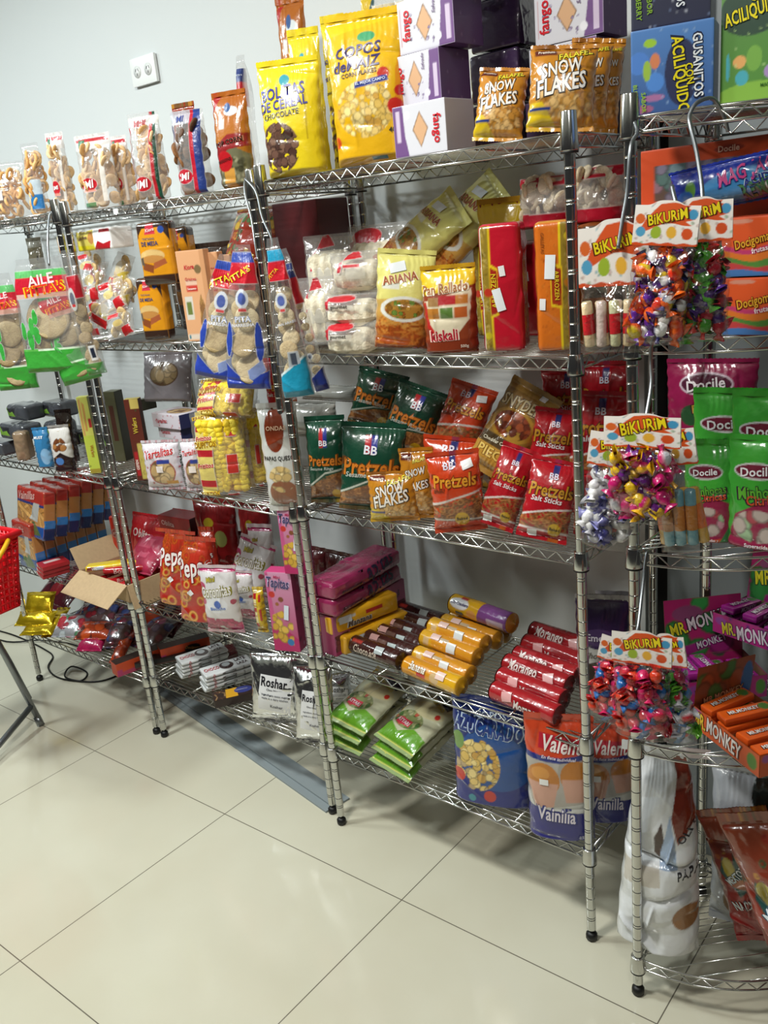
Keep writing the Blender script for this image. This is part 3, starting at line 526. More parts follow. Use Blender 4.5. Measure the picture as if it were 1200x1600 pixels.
 'arrozred': [('bg', 'b41428'), ('r', 0, 0, .28, 1, '8c7428'), ('s', ('r', .0, .02, .22, .98), 60, .05, ['a88c38', '6e5a1c', 'b8a058'], 'stick', 5), ('r', .0, .02, .06, .98, 'd0c8b8'), ('r', .25, .0, .29, 1, 'dcc020'), ('p', [(.24, .28), (.44, .3), (.46, .66), (.26, .7)], 'dcb820'), ('p', [(.255, .3), (.42, .32), (.44, .64), (.275, .67)], '9c2418'), ('d', .2, .48, .1, 'b03020'), ('d', .15, .14, .09, 'b8a828'), T('ARROZEN', .35, .49, .78, 'd0b428', None, 90, 0, 1.0), ('st', .46, .42, .018, .045, 'e0e4e8', 14), ('st', .56, .64, .012, .02, 'e0e0e0', 8), ('side', [('bg', 'a41226')]), ('top', [('bg', 'c03040')])],
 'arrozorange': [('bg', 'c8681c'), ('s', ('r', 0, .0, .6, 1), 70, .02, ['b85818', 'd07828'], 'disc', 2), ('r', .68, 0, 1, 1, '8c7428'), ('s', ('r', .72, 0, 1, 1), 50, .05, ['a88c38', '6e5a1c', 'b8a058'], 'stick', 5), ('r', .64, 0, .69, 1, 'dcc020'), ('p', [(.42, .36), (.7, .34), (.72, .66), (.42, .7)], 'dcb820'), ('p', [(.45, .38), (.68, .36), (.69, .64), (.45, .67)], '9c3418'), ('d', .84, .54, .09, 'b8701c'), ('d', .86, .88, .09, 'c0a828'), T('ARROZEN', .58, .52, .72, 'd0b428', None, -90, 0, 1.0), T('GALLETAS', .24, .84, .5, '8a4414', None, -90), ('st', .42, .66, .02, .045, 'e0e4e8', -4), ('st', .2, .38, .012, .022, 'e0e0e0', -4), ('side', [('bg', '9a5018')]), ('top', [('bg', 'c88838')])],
 'crouton': [('bg', 'ffffff24'), ('r', 0, .8, 1, 1, 'b4102c'), ('r', 0, 0, 1, .28, 'b4102c'), ('r', .46, .88, .8, .96, 'c8b8a8'), ('r', .1, 0, .3, .3, 'a81028')],
 'greypack': [('bg', '8a4a20'), ('r', .2, .4, .8, .98, '5c5850'), ('s', ('r', .2, .4, .8, .98), 20, .03, ['8a867c', '3c3a34'], 'stick', 3)],
 'charcoal': [('bg', '46484d'), ('n', .6, 5), ('r', .04, .3, .5, .8, '7aa838'), ('p', [(.1, .8), (.2, .5), (.4, .6), (.5, .3), (.5, .8)], '26262a')],
 'must': [('bg', '3478a8'), ('e', .7, .3, .3, .2, '88b4d8'), T('MUST', .4, .78, .6, 'e8ecf0', '1c4068')],
 'venditos': [('bg', '28181a'), ('p', [(0, .3), (.5, .45), (1, .3), (1, .98), (0, .95)], 'd0ccc8'), ('s', ('e', .5, .5, .36, .26), 16, .13, ['8a5430', 'a06c3c', '6c3c20'], 'disc', 3), ('e', .4, .26, .2, .08, '4878b8'), T('Venditos', .5, .9, .1, 'c0a050')],
 'venditosbrown': [('bg', '30201c'), ('e', .5, .3, .36, .2, 'a8743c'), ('r', .4, .2, .56, .42, 'c8ccd4'), T('Venditos', .5, .72, .8, 'b08c40', None, 6, .3, 1.3)],
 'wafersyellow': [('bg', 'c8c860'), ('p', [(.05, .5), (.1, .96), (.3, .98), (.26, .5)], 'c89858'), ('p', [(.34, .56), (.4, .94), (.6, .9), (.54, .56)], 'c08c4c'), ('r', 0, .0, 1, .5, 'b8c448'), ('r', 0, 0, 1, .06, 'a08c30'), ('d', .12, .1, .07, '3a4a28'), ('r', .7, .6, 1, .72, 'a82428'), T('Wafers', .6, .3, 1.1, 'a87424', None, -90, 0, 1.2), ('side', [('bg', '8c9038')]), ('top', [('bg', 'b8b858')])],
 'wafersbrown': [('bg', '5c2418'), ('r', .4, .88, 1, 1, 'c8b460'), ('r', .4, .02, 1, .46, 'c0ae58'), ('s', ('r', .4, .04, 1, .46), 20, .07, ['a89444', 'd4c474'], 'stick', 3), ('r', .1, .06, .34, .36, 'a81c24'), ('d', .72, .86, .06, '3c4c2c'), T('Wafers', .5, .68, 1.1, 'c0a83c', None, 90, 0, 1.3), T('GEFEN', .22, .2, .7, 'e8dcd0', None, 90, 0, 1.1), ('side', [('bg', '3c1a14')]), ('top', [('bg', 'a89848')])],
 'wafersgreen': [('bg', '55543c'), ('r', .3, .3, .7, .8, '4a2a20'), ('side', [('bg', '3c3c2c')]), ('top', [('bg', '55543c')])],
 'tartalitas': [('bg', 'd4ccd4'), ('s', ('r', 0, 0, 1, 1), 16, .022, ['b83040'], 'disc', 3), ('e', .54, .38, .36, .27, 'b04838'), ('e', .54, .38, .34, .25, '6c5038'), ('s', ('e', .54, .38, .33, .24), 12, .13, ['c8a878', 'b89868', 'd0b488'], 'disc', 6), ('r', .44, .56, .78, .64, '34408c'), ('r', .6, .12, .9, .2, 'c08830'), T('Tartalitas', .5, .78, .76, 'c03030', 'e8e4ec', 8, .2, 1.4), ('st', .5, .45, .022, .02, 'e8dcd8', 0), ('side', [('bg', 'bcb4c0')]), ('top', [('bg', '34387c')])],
 'tartatray': [('bg', 'ccc4cc'), ('s', ('r', 0, 0, 1, 1), 14, .015, ['b83040'], 'disc', 3), T('Tartalitas', .35, .5, .4, 'b03038', 'e0dce4', 4, .2, 1.2), ('side', [('bg', '2c3060')]), ('top', [('bg', 'c8c0c8'), ('e', .55, .5, .32, .36, '6c4a30'), ('s', ('e', .55, .5, .3, .33), 10, .1, ['c0a070', 'a88858'], 'disc', 3)])],
 'corn2': [('bg', 'ffffff10'), ('r', .10, .0, .42, 1, 'dcc870e0'), ('r', .10, .78, .42, .9, 'a82028'), ('r', .10, .5, .42, .58, 'a82028'), ('r', .10, .14, .42, .22, 'a82028'), ('r', .66, .3, .84, .52, 'b83028'), ('r', .66, .72, .84, .88, 'b83028'), ('r', .6, 0, .8, .06, 'b83028'), T('KRACHITOS', .26, .94, .4, '8a5c18', 'e8c020', 8), T('DUPITOS', .28, .64, .4, '8a5c18', 'e8c020', 6, .1, 1.4), T('Frititos', .26, .4, .32, 'c02838', 'e8dcc0', 6, .2), T('Frititos', .26, .71, .3, 'c02838', 'e8dcc0', 6, .2), T('PUFITOS', .26, .05, .36, '8a5c18', 'e8c020', 6, .1, 1.3)],
 'corn': [('bg', 'dcb828'), ('s', ('r', 0, 0, 1, 1), 160, .055, ['e8c830', 'd8b020', 'f0d850', 'c89c18'], 'disc', 3), ('r', .12, .0, .42, 1, 'dcd098'), ('r', .12, .78, .42, .9, 'a82028'), ('r', .12, .5, .42, .6, 'a82028'), ('r', .12, .14, .42, .24, 'a82028'), ('r', .64, .3, .84, .56, 'b83028'), ('r', .64, .72, .84, .88, 'b83028'), ('r', .6, 0, .8, .08, 'b83028'), T('KRACHITOS', .27, .93, .4, '8a5c18', 'e8c020', 8), T('DUPITOS', .3, .64, .42, '8a5c18', 'e8c020', 6, .1, 1.4), T('Frititos', .26, .42, .34, 'c02838', 'e8dcc0', 6, .2), T('Frititos', .27, .7, .3, 'c02838', 'e8dcc0', 6, .2), T('PUFITOS', .27, .05, .38, '8a5c18', 'e8c020', 6, .1, 1.3)],
 'papas': [('bg', 'ccccc8'), ('e', .45, .78, .26, .2, '7a3018'), ('e', .5, .18, .38, .14, '8a4c28'), ('s', ('e', .5, .32, .34, .13), 20, .1, ['dcc080', 'd0b070', 'e8d098'], 'disc', 3), ('d', .28, .48, .05, 'b8b8b0'), T('PAPAS QUESO', .5, .52, .76, '2c2824', None, 0, 0, 1.3), T('ONDAS', .5, .8, .5, 'd8b090')],
 'papaswhite': [('bg', 'dcdfe2'), ('p', [(.62, 1), (.74, .9), (.64, .72), (.74, .6), (1, .7), (1, 1)], '7a2c1c'), ('p', [(.4, .62), (.5, .7), (.56, .58), (.5, .52), (.42, .54)], '3c2420'), ('p', [(.5, .55), (.62, .74), (.7, .6), (.74, .48), (.5, .48)], 'a0b4d0'), ('e', .86, .24, .18, .06, '9a6838'), ('d', .84, .33, .08, 'c0c4c8'), ('p', [(0, .48), (.5, .48), (.52, .4), (.05, .36)], 'c4beb4'), T('PAPAS', .86, .46, .3, '2c2c30', None, 6, 0, 1.5), T('OLIVE', .82, .66, .34, '2a2c34', None, 50)],
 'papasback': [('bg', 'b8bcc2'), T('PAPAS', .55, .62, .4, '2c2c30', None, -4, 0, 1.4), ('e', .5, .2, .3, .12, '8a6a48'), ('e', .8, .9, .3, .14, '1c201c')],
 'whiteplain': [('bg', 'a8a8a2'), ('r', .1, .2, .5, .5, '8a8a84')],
 'pretzgreen': [('bg', '14412f'), ('p', [(0, .18), (1, .38), (1, .08), (0, .04)], '6c4428'), ('s', ('p', [(0, .18), (.5, .32), (1, .38), (1, .08), (0, .06)]), 110, .06, PRZ, 'ring', 3), ('p', [(0, .18), (.5, .35), (1, .39), (1, .41), (.5, .37), (0, .205)], 'c0c4b8'), ('r', .4, .66, .5, .88, 'b02028'), ('r', .5, .66, .6, .88, '28348c'), ('d', .72, .1, .12, 'c89c20'), T('BB', .5, .71, .2, 'e0e0e8', None, -4), T('Pretzels', .5, .51, .84, 'c87424', '6a3c14', 0, .1, 1.4), T('Sesame Rings', .42, .41, .6, 'b0b8b0', None, 0, .2)],
 'pretzorange': [('bg', 'c8401c'), ('p', [(0, .2), (1, .4), (1, .12), (0, .18)], '6c3c24'), ('s', ('p', [(0, .38), (1, .5), (1, .16), (0, .18)]), 110, .065, PRZ, 'ring', 5), ('p', [(0, .37), (.5, .45), (1, .51), (1, .535), (.5, .475), (0, .40)], 'd0c8c0'), ('p', [(0, .18), (1, .145), (1, .165), (0, .205)], 'd0c8c0'), ('r', .44, .84, .56, .96, '28306c'), ('d', .56, .18, .14, 'd0a424'), T('BB', .42, .86, .2, 'd8d0e0'), T('Pretzels', .5, .68, .8, 'd8942c', '7a3010', 0, .1, 1.4), T('thin!', .2, .57, .22, '6a3418', None, 4, .3), T('Baked', .56, .185, .2, '2c2414'), ('st', .76, .86, .024, .018, 'e8e8e8', 14)],
 'pretzred': [('bg', 'a81420'), ('s', ('p', [(0, .26), (.5, .36), (1, .42), (1, .12), (0, .12)]), 130, .05, PRZ, 'stick', 5), ('p', [(0, .26), (.5, .36), (1, .42), (1, .44), (.5, .38), (0, .285)], 'd8d0cc'), ('p', [(0, .1), (1, .1), (1, .125), (0, .125)], 'd8d0cc'), ('r', .46, .8, .58, .94, '28306c'), ('d', .72, .14, .13, 'c8a020'), T('BB', .5, .8, .18, 'd8d0e0'), T('Pretzels', .5, .62, .84, 'b88424', '5a2010', 2, .1, 1.4), T('Salt Sticks', .45, .5, .6, 'd8d0d0', None, 0, .1), T('Baked', .72, .15, .2, '2c2414'), ('st', .3, .06, .02, .014, 'e8e8e8', 6)],
 'snyder': [('g', '96702c', '8c6a34'), ('e', .5, .56, .44, .17, 'b08430'), ('s', ('e', .5, .56, .36, .14), 30, .08, ['8a3c20', 'a04c28', '6c2c18'], 'disc', 3), ('r', 0, .28, 1, .4, '4a3a24'), ('r', 0, .1, 1, .28, 'b88c38'), ('r', 0, .9, 1, 1, 'a88440'), T("SNYDERS", .5, .79, .84, 'c8b890', '5a4020', 4, 0, 1.4), T('Cheddar Cheese', .44, .34, .6, 'd0c8b0', None, 4), T('PIECES', .5, .21, .7, 'd8b860', '8a6020'), ('st', .7, .94, .016, .012, 'e0e0e0')],
 'docilepink': [('bg', '8c1848'), ('e', .46, .72, .3, .14, 'd0c0cc'), ('e', .46, .72, .28, .12, '4c1830'), ('d', .3, .34, .12, '285030'), ('d', .75, .42, .12, '4c1848'), ('d', .56, .3, .1, 'a04028'), ('d', .66, .4, .07, '303c88'), ('p', [(.06, .0), (1, .0), (1, .3), (.5, .12)], '6c1438'), T('Docile', .46, .72, .42, 'd8d0d4', None, 8, 0, 1.1), T('Frozen', .5, .45, .36, 'b89040', '3c1420', 10)],
 'docilegreen': [('bg', '3c9c34'), ('p', [(0, 0), (1, 0), (1, .4), (.6, .5), (.15, .34)], '8c2044'), ('p', [(0, .02), (1, .1), (1, 0), (0, 0)], 'c05028'), ('p', [(.86, .05), (1, .3), (1, .5)], '2860a8'), ('p', [(.7, .02), (.9, .0), (1, .2), (1, .3)], '287840'), ('s', ('e', .46, .24, .34, .15), 14, .11, ['9ab890', 'c08898', 'b8a8a0', 'a8404c'], 'disc', 3), ('e', .42, .72, .32, .07, 'd8d4d8'), ('e', .42, .72, .3, .058, '6c2034'), T('Docile', .42, .72, .44, 'e0dce0', None, 6), T('Minhocas', .5, .55, .62, '58a030', '301830', 8, 0, 1.4), T('Citricas', .56, .49, .5, 'b84828', '301830', 8, 0, 1.2), T('Superacidas y', .5, .06, .4, 'e0dce0'), T('Deliciosas!', .5, .03, .34, 'e0dce0')],
 'docilebox': [('bg', 'c8481c'), ('r', .1, .0, 1, .78, '5c4a40'), ('s', ('r', .1, .3, 1, .78), 50, .05, ['6a8088', '8a6c78', '54706c', '7c7488'], 'disc', 3), ('r', .1, 0, 1, .3, 'b84420'), ('e', .62, .89, .1, .045, '8a2c18'), T('Docile', .62, .89, .14, 'd8a890'), ('side', [('bg', 'cc481c'), ('r', .0, .5, .3, .95, 'c8ccd0'), ('r', .04, .0, .3, .45, 'b8bcb8')]), ('top', [('bg', 'c04420')])],
 'docileside': [('bg', 'c8481c'), ('p', [(0, 0), (.3, 0), (.2, .6), (.4, 1), (0, 1)], 'a02858'), ('e', .6, .68, .18, .22, '6c2028'), T('Docile', .6, .68, .36, 'd0b8b8', None, -72), ('side', [('bg', 'b83c18')]), ('top', [('bg', 'c04420')])],
 'docigoma': [('bg', 'c84c1c'), ('w', .5, .05, 1, 2, 'b03060'), ('w', .42, .05, 1, 2, 'c86820'), ('w', .3, .05, 1, 1.5, '487830'), ('w', .2, .05, 1, 1, 'b03838'), ('w', .1, .03, 1, 0, '3c68a0'), ('e', .3, .93, .2, .04, 'c0806a'), T('Docigoma', .5, .58, .56, 'd0982c', '5a1c18', 14, .1, 1.5), T('frutas', .62, .45, .26, 'd8c8c8', None, 12), ('side', [('bg', 'b84420')]), ('top', [('bg', 'c04420')])],
 'magjack': [('bg', '1e2f88'), ('e', .64, .42, .34, .34, '3c7cb0'), ('e', .2, .5, .05, .2, '5a8a38'), ('e', .14, .36, .08, .14, '2c58a0'), ('e', .84, .26, .12, .16, '245038'), ('d', .86, .3, .05, 'd8e0dc'), T('MAG JACK', .7, .66, .5, 'b8407c', '24307c', 10, 0, 1.5), T('ACID', .74, .44, .2, '24307c', 'c0d0d8', 8), T('REMUU', .78, .26, .34, '3c7a50', '203048', 6, 0, 1.5)],
 'vainilla': [('bg', 'b08048'), ('r', 0, .72, 1, 1, 'a02c24'), ('r', 0, .68, 1, .73, '28346c'), ('r', 0, 0, 1, .28, '20488c'), ('p', [(.4, .04), (.9, .1), (.7, .36), (.3, .3)], '4a6438'), ('s', ('r', 0, .28, 1, .68), 12, .14, ['c08c4c', 'b07c40', 'c89858'], 'stick', 3), ('p', [(.55, .4), (.8, .36), (.86, .74), (.66, .74)], 'a8a8a4'), T('Vainillas', .4, .85, .6, 'c89890', None, 6, .2), ('side', [('bg', 'a87440'), ('r', 0, .76, 1, 1, '982c24'), ('r', 0, .26, 1, .42, '2a70b0'), ('r', 0, 0, 1, .26, '1c2850')]), ('top', [('bg', '982c24')])],
 'redsmall': [('bg', 'a01c24'), ('r', 0, .1, .2, .9, 'c8b8b4'), ('r', 0, 0, 1, .1, 'c8b8b4'), T('Rosita', .5, .5, .3, 'd8b8b0'), ('top', [('bg', '9a1c22'), ('r', .2, .2, .5, .8, 'c0a8a4')])],
 'bombon': [('bg', 'b01820'), ('r', .1, .3, .9, .7, 'c02028'), T('Bon', .3, .5, .2, 'e0b8b0')],
 'bombonyellow': [('bg', 'd8bc1c'), ('p', [(0, .1), (.3, .2), (.24, .9), (.04, .8)], '7a2c18'), ('e', .24, .5, .1, .3, 'b8c4cc'), ('r', .8, 0, .84, 1, 'b89c18'), T('YPE', .16, .5, .1, 'e0e0e0')],
 'oblita': [('bg', 'a81c24'), ('r', .3, .5, 1, 1, '981820'), T('Oblita', .3, .58, .34, 'd8c0bc', None, -4)],
 'oblitabox': [('bg', '7c1c20'), ('e', .4, .3, .44, .2, '241c1c'), ('p', [(.6, .0), (1, .0), (1, .8), (.8, .5)], '5a4028'), T('Oblita', .3, .78, .4, 'b08884', None, -4), ('side', [('bg', '2c1414')]), ('top', [('bg', '6c1c20')])],
 'pinkpack': [('bg', 'a02c48'), ('n', .4, 5), ('r', .2, .4, .6, .7, 'b84c64')],
 'zen': [('bg', 'b02c1c'), ('d', .5, .7, .4, '8a7470'), ('d', .5, .7, .33, '7c1c1c'), ('r', 0, 0, 1, .2, 'b8a41c'), T('ZEN', .5, .7, .5, 'c8a89c')],
 'pepas': [('g', 'a81c18', 'b83420'), ('s', ('r', 0, 0, 1, .6), 18, .15, ['cc8838', 'c07c30', 'd89848'], 'ring', 4), ('s', ('r', 0, .72, 1, 1), 12, .12, ['c0541c', 'b84820'], 'ring', 4), T('Pepas', .5, .66, .8, 'e4dcd8', '7c1414', 12, .2, 1.7), ('st', .44, .4, .016, .016, 'e4e4e4', 40)],
 'redgeneric': [('bg', '7c181a'), ('n', .5, 6), ('e', .66, .55, .14, .1, '8a9050'), ('e', .4, .74, .12, .06, 'a08c20'), ('r', .3, .5, .42, .62, 'a0a098'), ('s', ('r', 0, 0, 1, .4), 12, .08, ['8a2420', '5c1414'], 'disc', 2)],
 'coronitas': [('bg', 'd4d0d0'), ('s', ('r', 0, .0, 1, .24), 40, .08, ['b03c60', 'c05070', 'a83058'], 'disc', 3), ('d', .08, .72, .11, 'b03c64'), ('d', .06, .5, .1, 'b03c64'), ('d', .9, .5, .07, 'a83c54'), ('r', 0, .93, 1, 1, 'a81c58'), ('e', .45, .45, .3, .12, 'dcdce0'), ('e', .48, .46, .1, .06, '3c5ca8'), ('p', [(.6, .0), (1, .0), (1, .12), (.7, .1)], 'b01c60'), T('Mini', .36, .83, .24, 'b8ac40', '7c7424', 10, .2, 1.3), T('Coronitas', .46, .66, .8, 'e4e0dc', '8a842c', 8, .2, 2.0), T('Biscocho', .48, .4, .4, '4468b0', None, 4)],
 'tapitas': [('g', 'a81c5c', 'd094b4'), ('p', [(0, 0), (1, 0), (1, .16), (.5, .3), (0, .32)], 'b01c60'), ('p', [(0, .3), (0, 1), (.12, 1), (.2, .32)], 'c05084'), ('s', ('p', [(.02, .14), (.8, .08), (.86, .4), (.5, .52), (.1, .46)]), 16, .145, ['d4a83c', 'dcb44c', 'c89c34'], 'disc', 8), ('d', .5, .66, .1, '7c4424'), ('d', .34, .6, .07, '9a5c30'), ('d', .18, .72, .12, 'c02c24'), ('d', .68, .12, .13, '2c70a8'), T('Mini', .46, .94, .26, 'b8285c', None, -4, .2), T('Tapitas', .46, .85, .84, '3c3868', 'c8a8cc', -6, .1, 1.8), ('st', .66, .5, .014, .045, 'd8e0ec', -8), ('side', [('bg', '9c2058'), ('s', ('r', 0, 0, 1, 1), 8, .12, ['6c1c40', 'b06890'], 'disc', 3)]), ('top', [('bg', 'c03c74')])],
 'tapitaside': [('bg', '8c2450'), ('r', 0, .0, 1, .3, '9c3c60'), ('s', ('r', 0, 0, 1, .4), 8, .12, ['5c1c34', 'a06880'], 'disc', 3), T('Tapitas', .6, .64, .5, '2c2444', None, 6, .1, 1.3), ('side', [('bg', '8c2450')]), ('top', [('bg', '8c2450')])],
 'tapitaupright': [('bg', 'a85c80'), ('r', 0, .0, 1, .12, 'a02458'), ('s', ('r', 0, .1, 1, .5), 10, .2, ['703040', '5c2430'], 'disc', 3), T('Tapitas', .5, .7, .4, '342c50', None, 84, 0, 1.6), ('side', [('bg', '8c3458')]), ('top', [('bg', '8c2450')])],
 'rollbanana': [('bg', 'd08c1c'), ('p', [(.6, 0), (1, 0), (1, 1), (.75, 1)], 'd8a41c'), ('e', .62, .45, .08, .2, 'c8a878'), ('end', 'c8961c'), ('r', .3, .3, .46, .46, 'b03030'), T('Banana', .3, .6, .3, 'e8e0d0', '8a5414', 0, .2, 1.5), ('st', .72, .62, .028, .02, 'e4c8c0', 0)],
 'rollbananaback': [('bg', 'cc8a20'), ('p', [(.0, 0), (.3, 0), (.2, 1), (.0, 1)], 'd09c20'), ('end', 'b8801c'), ('r', .34, .62, .54, .74, 'b8a488'), ('r', .1, .3, .2, .6, 'c8a878'), ('st', .62, .5, .03, .025, 'd0d4d4', 2), ('st', .3, .7, .03, .016, 'd8b8b0', 2)],
 'rollyellow': [('bg', 'd8a01c'), ('end', 'c8901c'), ('r', .1, .65, .35, .8, 'c0c0bc'), ('r', .5, .55, .75, .75, 'a82c28'), T('Manzana', .4, .35, .34, '4c4038', 'c8c8c0', 0, .2, 1.2), ('st', .2, .66, .04, .02, 'c4c8cc', 0)],
 'rollchoc': [('bg', '3a1c18'), ('end', '30140f'), ('r', .1, .62, .3, .76, 'a03028'), T('Chocolate', .4, .42, .46, 'b8a898', None, 0, .2, 1.4), ('st', .66, .62, .03, .02, 'a8b0b0', 3)],
 'rollchocback': [('bg', '3c1e1a'), ('end', '30140f'), ('r', .3, .5, .5, .66, '6c5048'), ('st', .62, .5, .03, .022, 'a8b4b4', 3), ('st', .25, .66, .03, .016, 'c89c98', 3)],
 'rollmorango': [('bg', '981820'), ('end', '5c1414'), ('r', .1, .72, .36, .84, 'b03038'), T('Morango', .35, .5, .46, 'e0d4d0', '6c1014', 0, .2, 1.4), ('st', .76, .5, .028, .026, 'd8a8a8', 20)],
 'rollmorango2': [('bg', 'a41c24'), ('end', '5c1414'), ('r', .5, .3, .8, .6, '8c141c'), T('Morango', .6, .3, .4, 'e0d4d0', '6c1014', 0, .2, 1.4), ('st', .3, .5, .028, .022, 'd8a0a0', 14)],
 'rolldin': [('bg', 'd0a020'), ('p', [(.5, 0), (1, 0), (1, 1), (.56, 1)], '7c4888'), ('e', .2, .58, .16, .2, 'dcdce0'), ('e', .42, .34, .08, .14, 'c88c48'), ('end', 'b07c20'), ('r', .68, .1, .95, .4, 'b8a8b8'), ('r', .18, .76, .3, .88, 'a82c28'), T('Din Crackers', .21, .58, .3, '3c3868', None, 0, .3), ('st', .22, .25, .026, .012, '4a4a44')],
 'emeth': [('bg', 'b4b4b0'), ('p', [(0, .6), (1, .6), (1, 1), (0, 1)], '34204c'), ('e', .45, .62, .34, .1, '34204c'), ('e', .45, .63, .3, .08, '503a68'), ('e', .5, .24, .44, .16, '3c342c'), T('Emeth', .45, .63, .46, 'd8d0e0'), T('Chocolate', .5, .46, .7, '5c5850', None, 0, .4)],
 'ayyari': [('bg', 'b4b498'), ('p', [(0, 0), (1, 0), (1, .26), (.7, .3), (.4, .18), (0, .3)], '5c9420'), ('r', 0, 0, 1, .05, 'c0c060'), ('e', .42, .38, .34, .14, '7a8454'), ('s', ('e', .42, .38, .32, .13), 30, .05, ['9aa06c', 'b85c48', '4c7038', 'a8a880'], 'disc', 3), ('e', .6, .62, .36, .12, 'c0b890'), ('d', .86, .6, .05, 'b82c24'), ('r', .0, .45, .08, 1, 'c09c30'), ('p', [(.4, .86), (.9, .74), (.94, .84), (.5, .94)], '24283c'), ('r', .2, .28, .56, .37, 'c82c48'), T('AYYARI', .38, .325, .32, 'e8d8dc', None, -6), T('EXTRA FINO', .6, .76, .5, 'c0a82c', None, -16)],
 'azucarados': [('g', '18247c', '1c2c68'), ('e', .6, .5, .5, .3, '1c4c90'), ('s', ('e', .34, .42, .3, .24), 80, .055, FLK + ['b8a078'], 'disc', 5), ('d', .08, .3, .09, 'c03428'), ('d', .5, .14, .08, 'c03428'), ('e', .08, .62, .08, .08, '6c9048'), ('d', .26, .1, .05, '3c8c98'), T('AZUCARADOS', .5, .76, .94, '30407c', 'b8c8dc', -6, 0, 2.1), T('COPOS', .5, .87, .4, 'a8b8d0')],
 'valenti': [('bg', 'aaa49c'), ('W', .70, .03, .5, 3.4, '28347c'), ('W', .74, .03, .5, 3.4, 'c84424'), ('e', .26, .53, .25, .13, 'b8742c'), ('e', .74, .57, .22, .12, 'b8742c'), ('e', .22, .58, .14, .05, 'cc8c40'), ('p', [(.03, .51), (.49, .51), (.40, .30), (.13, .32)], 'c89884'), ('p', [(.54, .55), (.94, .55), (.86, .37), (.6, .37)], 'c89884'), ('p', [(0, .28), (0, .46), (.12, .3), (.9, .36), (1, .5), (1, .24)], 'c8c8c4'), ('p', [(0, 0), (1, 0), (1, .27), (0, .31)], '2a2a78'), ('p', [(.2, .77), (1, .72), (1, .83), (.22, .88)], 'b02434'), T('Valente', .60, .80, .66, 'e8dcd8', None, -5, .2, 1.5), T('En flete individual', .5, .705, .5, 'd8d0e0', None, -3, .2), T('Vainilla', .45, .26, .56, 'e0d8e4', '28307c', -4, 0, 1.7), T('250g', .84, .07, .14, 'c8c8d8'), ('st', .28, .52, .02, .014, 'e4e4e0')],
 'roshar': [('bg', 'c8c8ca')],
 'choco': [('bg', 'd0d2d2'), ('e', .5, .5, .16, .4, '3c2828'), ('e', .5, .56, .1, .24, 'a8aeb0'), ('r', .62, .2, .9, .8, 'd0d2d2'), T('CHOCO', .18, .5, .26, 'a82430', None, 90, 0, 1.1), T('CHOCOLATE LAZA', .78, .5, .2, '40242c', None, 90, 0, 2), ('side', [('bg', 'b4b8b8')]), ('top', [('bg', 'd0d2d2'), ('e', .5, .5, .14, .36, '3c2828'), ('e', .5, .6, .08, .2, 'a8aeb0'), T('CHOCO', .2, .5, .3, 'a82430', None, 0, 0, 2.2), T('LATE', .8, .72, .22, '40242c', None, 0, 0, 1.6), T('LAZA', .8, .32, .22, '40242c', None, 0, 0, 1.6)])],
 'choccookie': [('bg', '2c1c18'), ('top', [('bg', '2c1c18'), ('p', [(.3, 0), (.6, 0), (.62, 1), (.34, 1)], 'c89420'), ('e', .76, .6, .22, .36, '303878'), ('s', ('r', 0, 0, .3, 1), 12, .04, ['a88458', '5c3c28'], 'stick', 3), T('CHOCO', .72, .6, .3, 'a8a8c0')])],
 'blackbox': [('bg', '141213'), ('r', 0, 0, 1, .2, '5c2c20')],
 'docilered': [('bg', '4c1420'), ('e', .4, .5, .2, .26, '30121c'), ('e', .4, .52, .12, .16, '8c8890'), ('e', .5, .3, .16, .14, '7c1c24'), ('e', .72, .6, .1, .14, '8a3034')],
 'gummymix': [('bg', '503838'), ('n', .7, 6), ('s', ('r', 0, 0, 1, 1), 24, .1, ['8c2030', '5c4c58', '3a4a80', '803c48', '9a9aa0', '8a3c5c'], 'disc', 5)],
 'gummyclear': [('bg', '8c8c90'), ('s', ('r', 0, 0, 1, 1), 26, .12, ['8c2030', 'c8c8cc', '4a7a58', 'a02838', 'b0b8bc'], 'disc', 5), ('e', .2, .6, .16, .26, '9c2430')],
 'gummyorange': [('bg', 'a83c18'), ('n', .5, 5), ('s', ('r', 0, 0, 1, 1), 10, .14, ['c04c1c', '5c2c28', '8c2c4c'], 'disc', 5)],
 'gummypink': [('bg', 'a81c50'), ('n', .5, 5)],
 'gummygreen': [('bg', '244a24'), ('n', .5, 5)],
 'goldplain': [('bg', 'c0a420'), ('n', .5, 5), ('e', .4, .5, .2, .06, '7c2018')],
 'docilelong': [('bg', 'c0441c'), ('e', .64, .5, .16, .3, '241c18'), T('Docigoma', .64, .5, .3, 'c08c50', None, -14, .2, 1.2), ('w', .25, .1, .5, 0, 'a83858'), ('r', 0, 0, .1, .5, 'a83064'), ('top', [('bg', '30201a')]), ('side', [('bg', 'b83c18')])],
 'monkeybar': [('bg', '8c1c7c'), ('e', .85, .5, .1, .3, '3c6a2c'), T('MONKEY', .5, .5, .5, 'd8d0dc', '4c1448', 0, .1, 1.3), ('top', [('bg', '9c2088'), ('e', .85, .5, .1, .3, '3c6a2c'), T('MONKEY', .45, .5, .6, 'd8d0dc', '4c1448', 0, .1, 1.2)])],
 'monkeybarorange': [('bg', 'd8541c'), ('top', [('bg', 'dc5c1c'), ('e', .85, .5, .1, .36, '4c7a2c'), T('MR.MONKEY', .45, .5, .6, 'e0d8d4', '5c2414', 0, .1, 1.4)])],
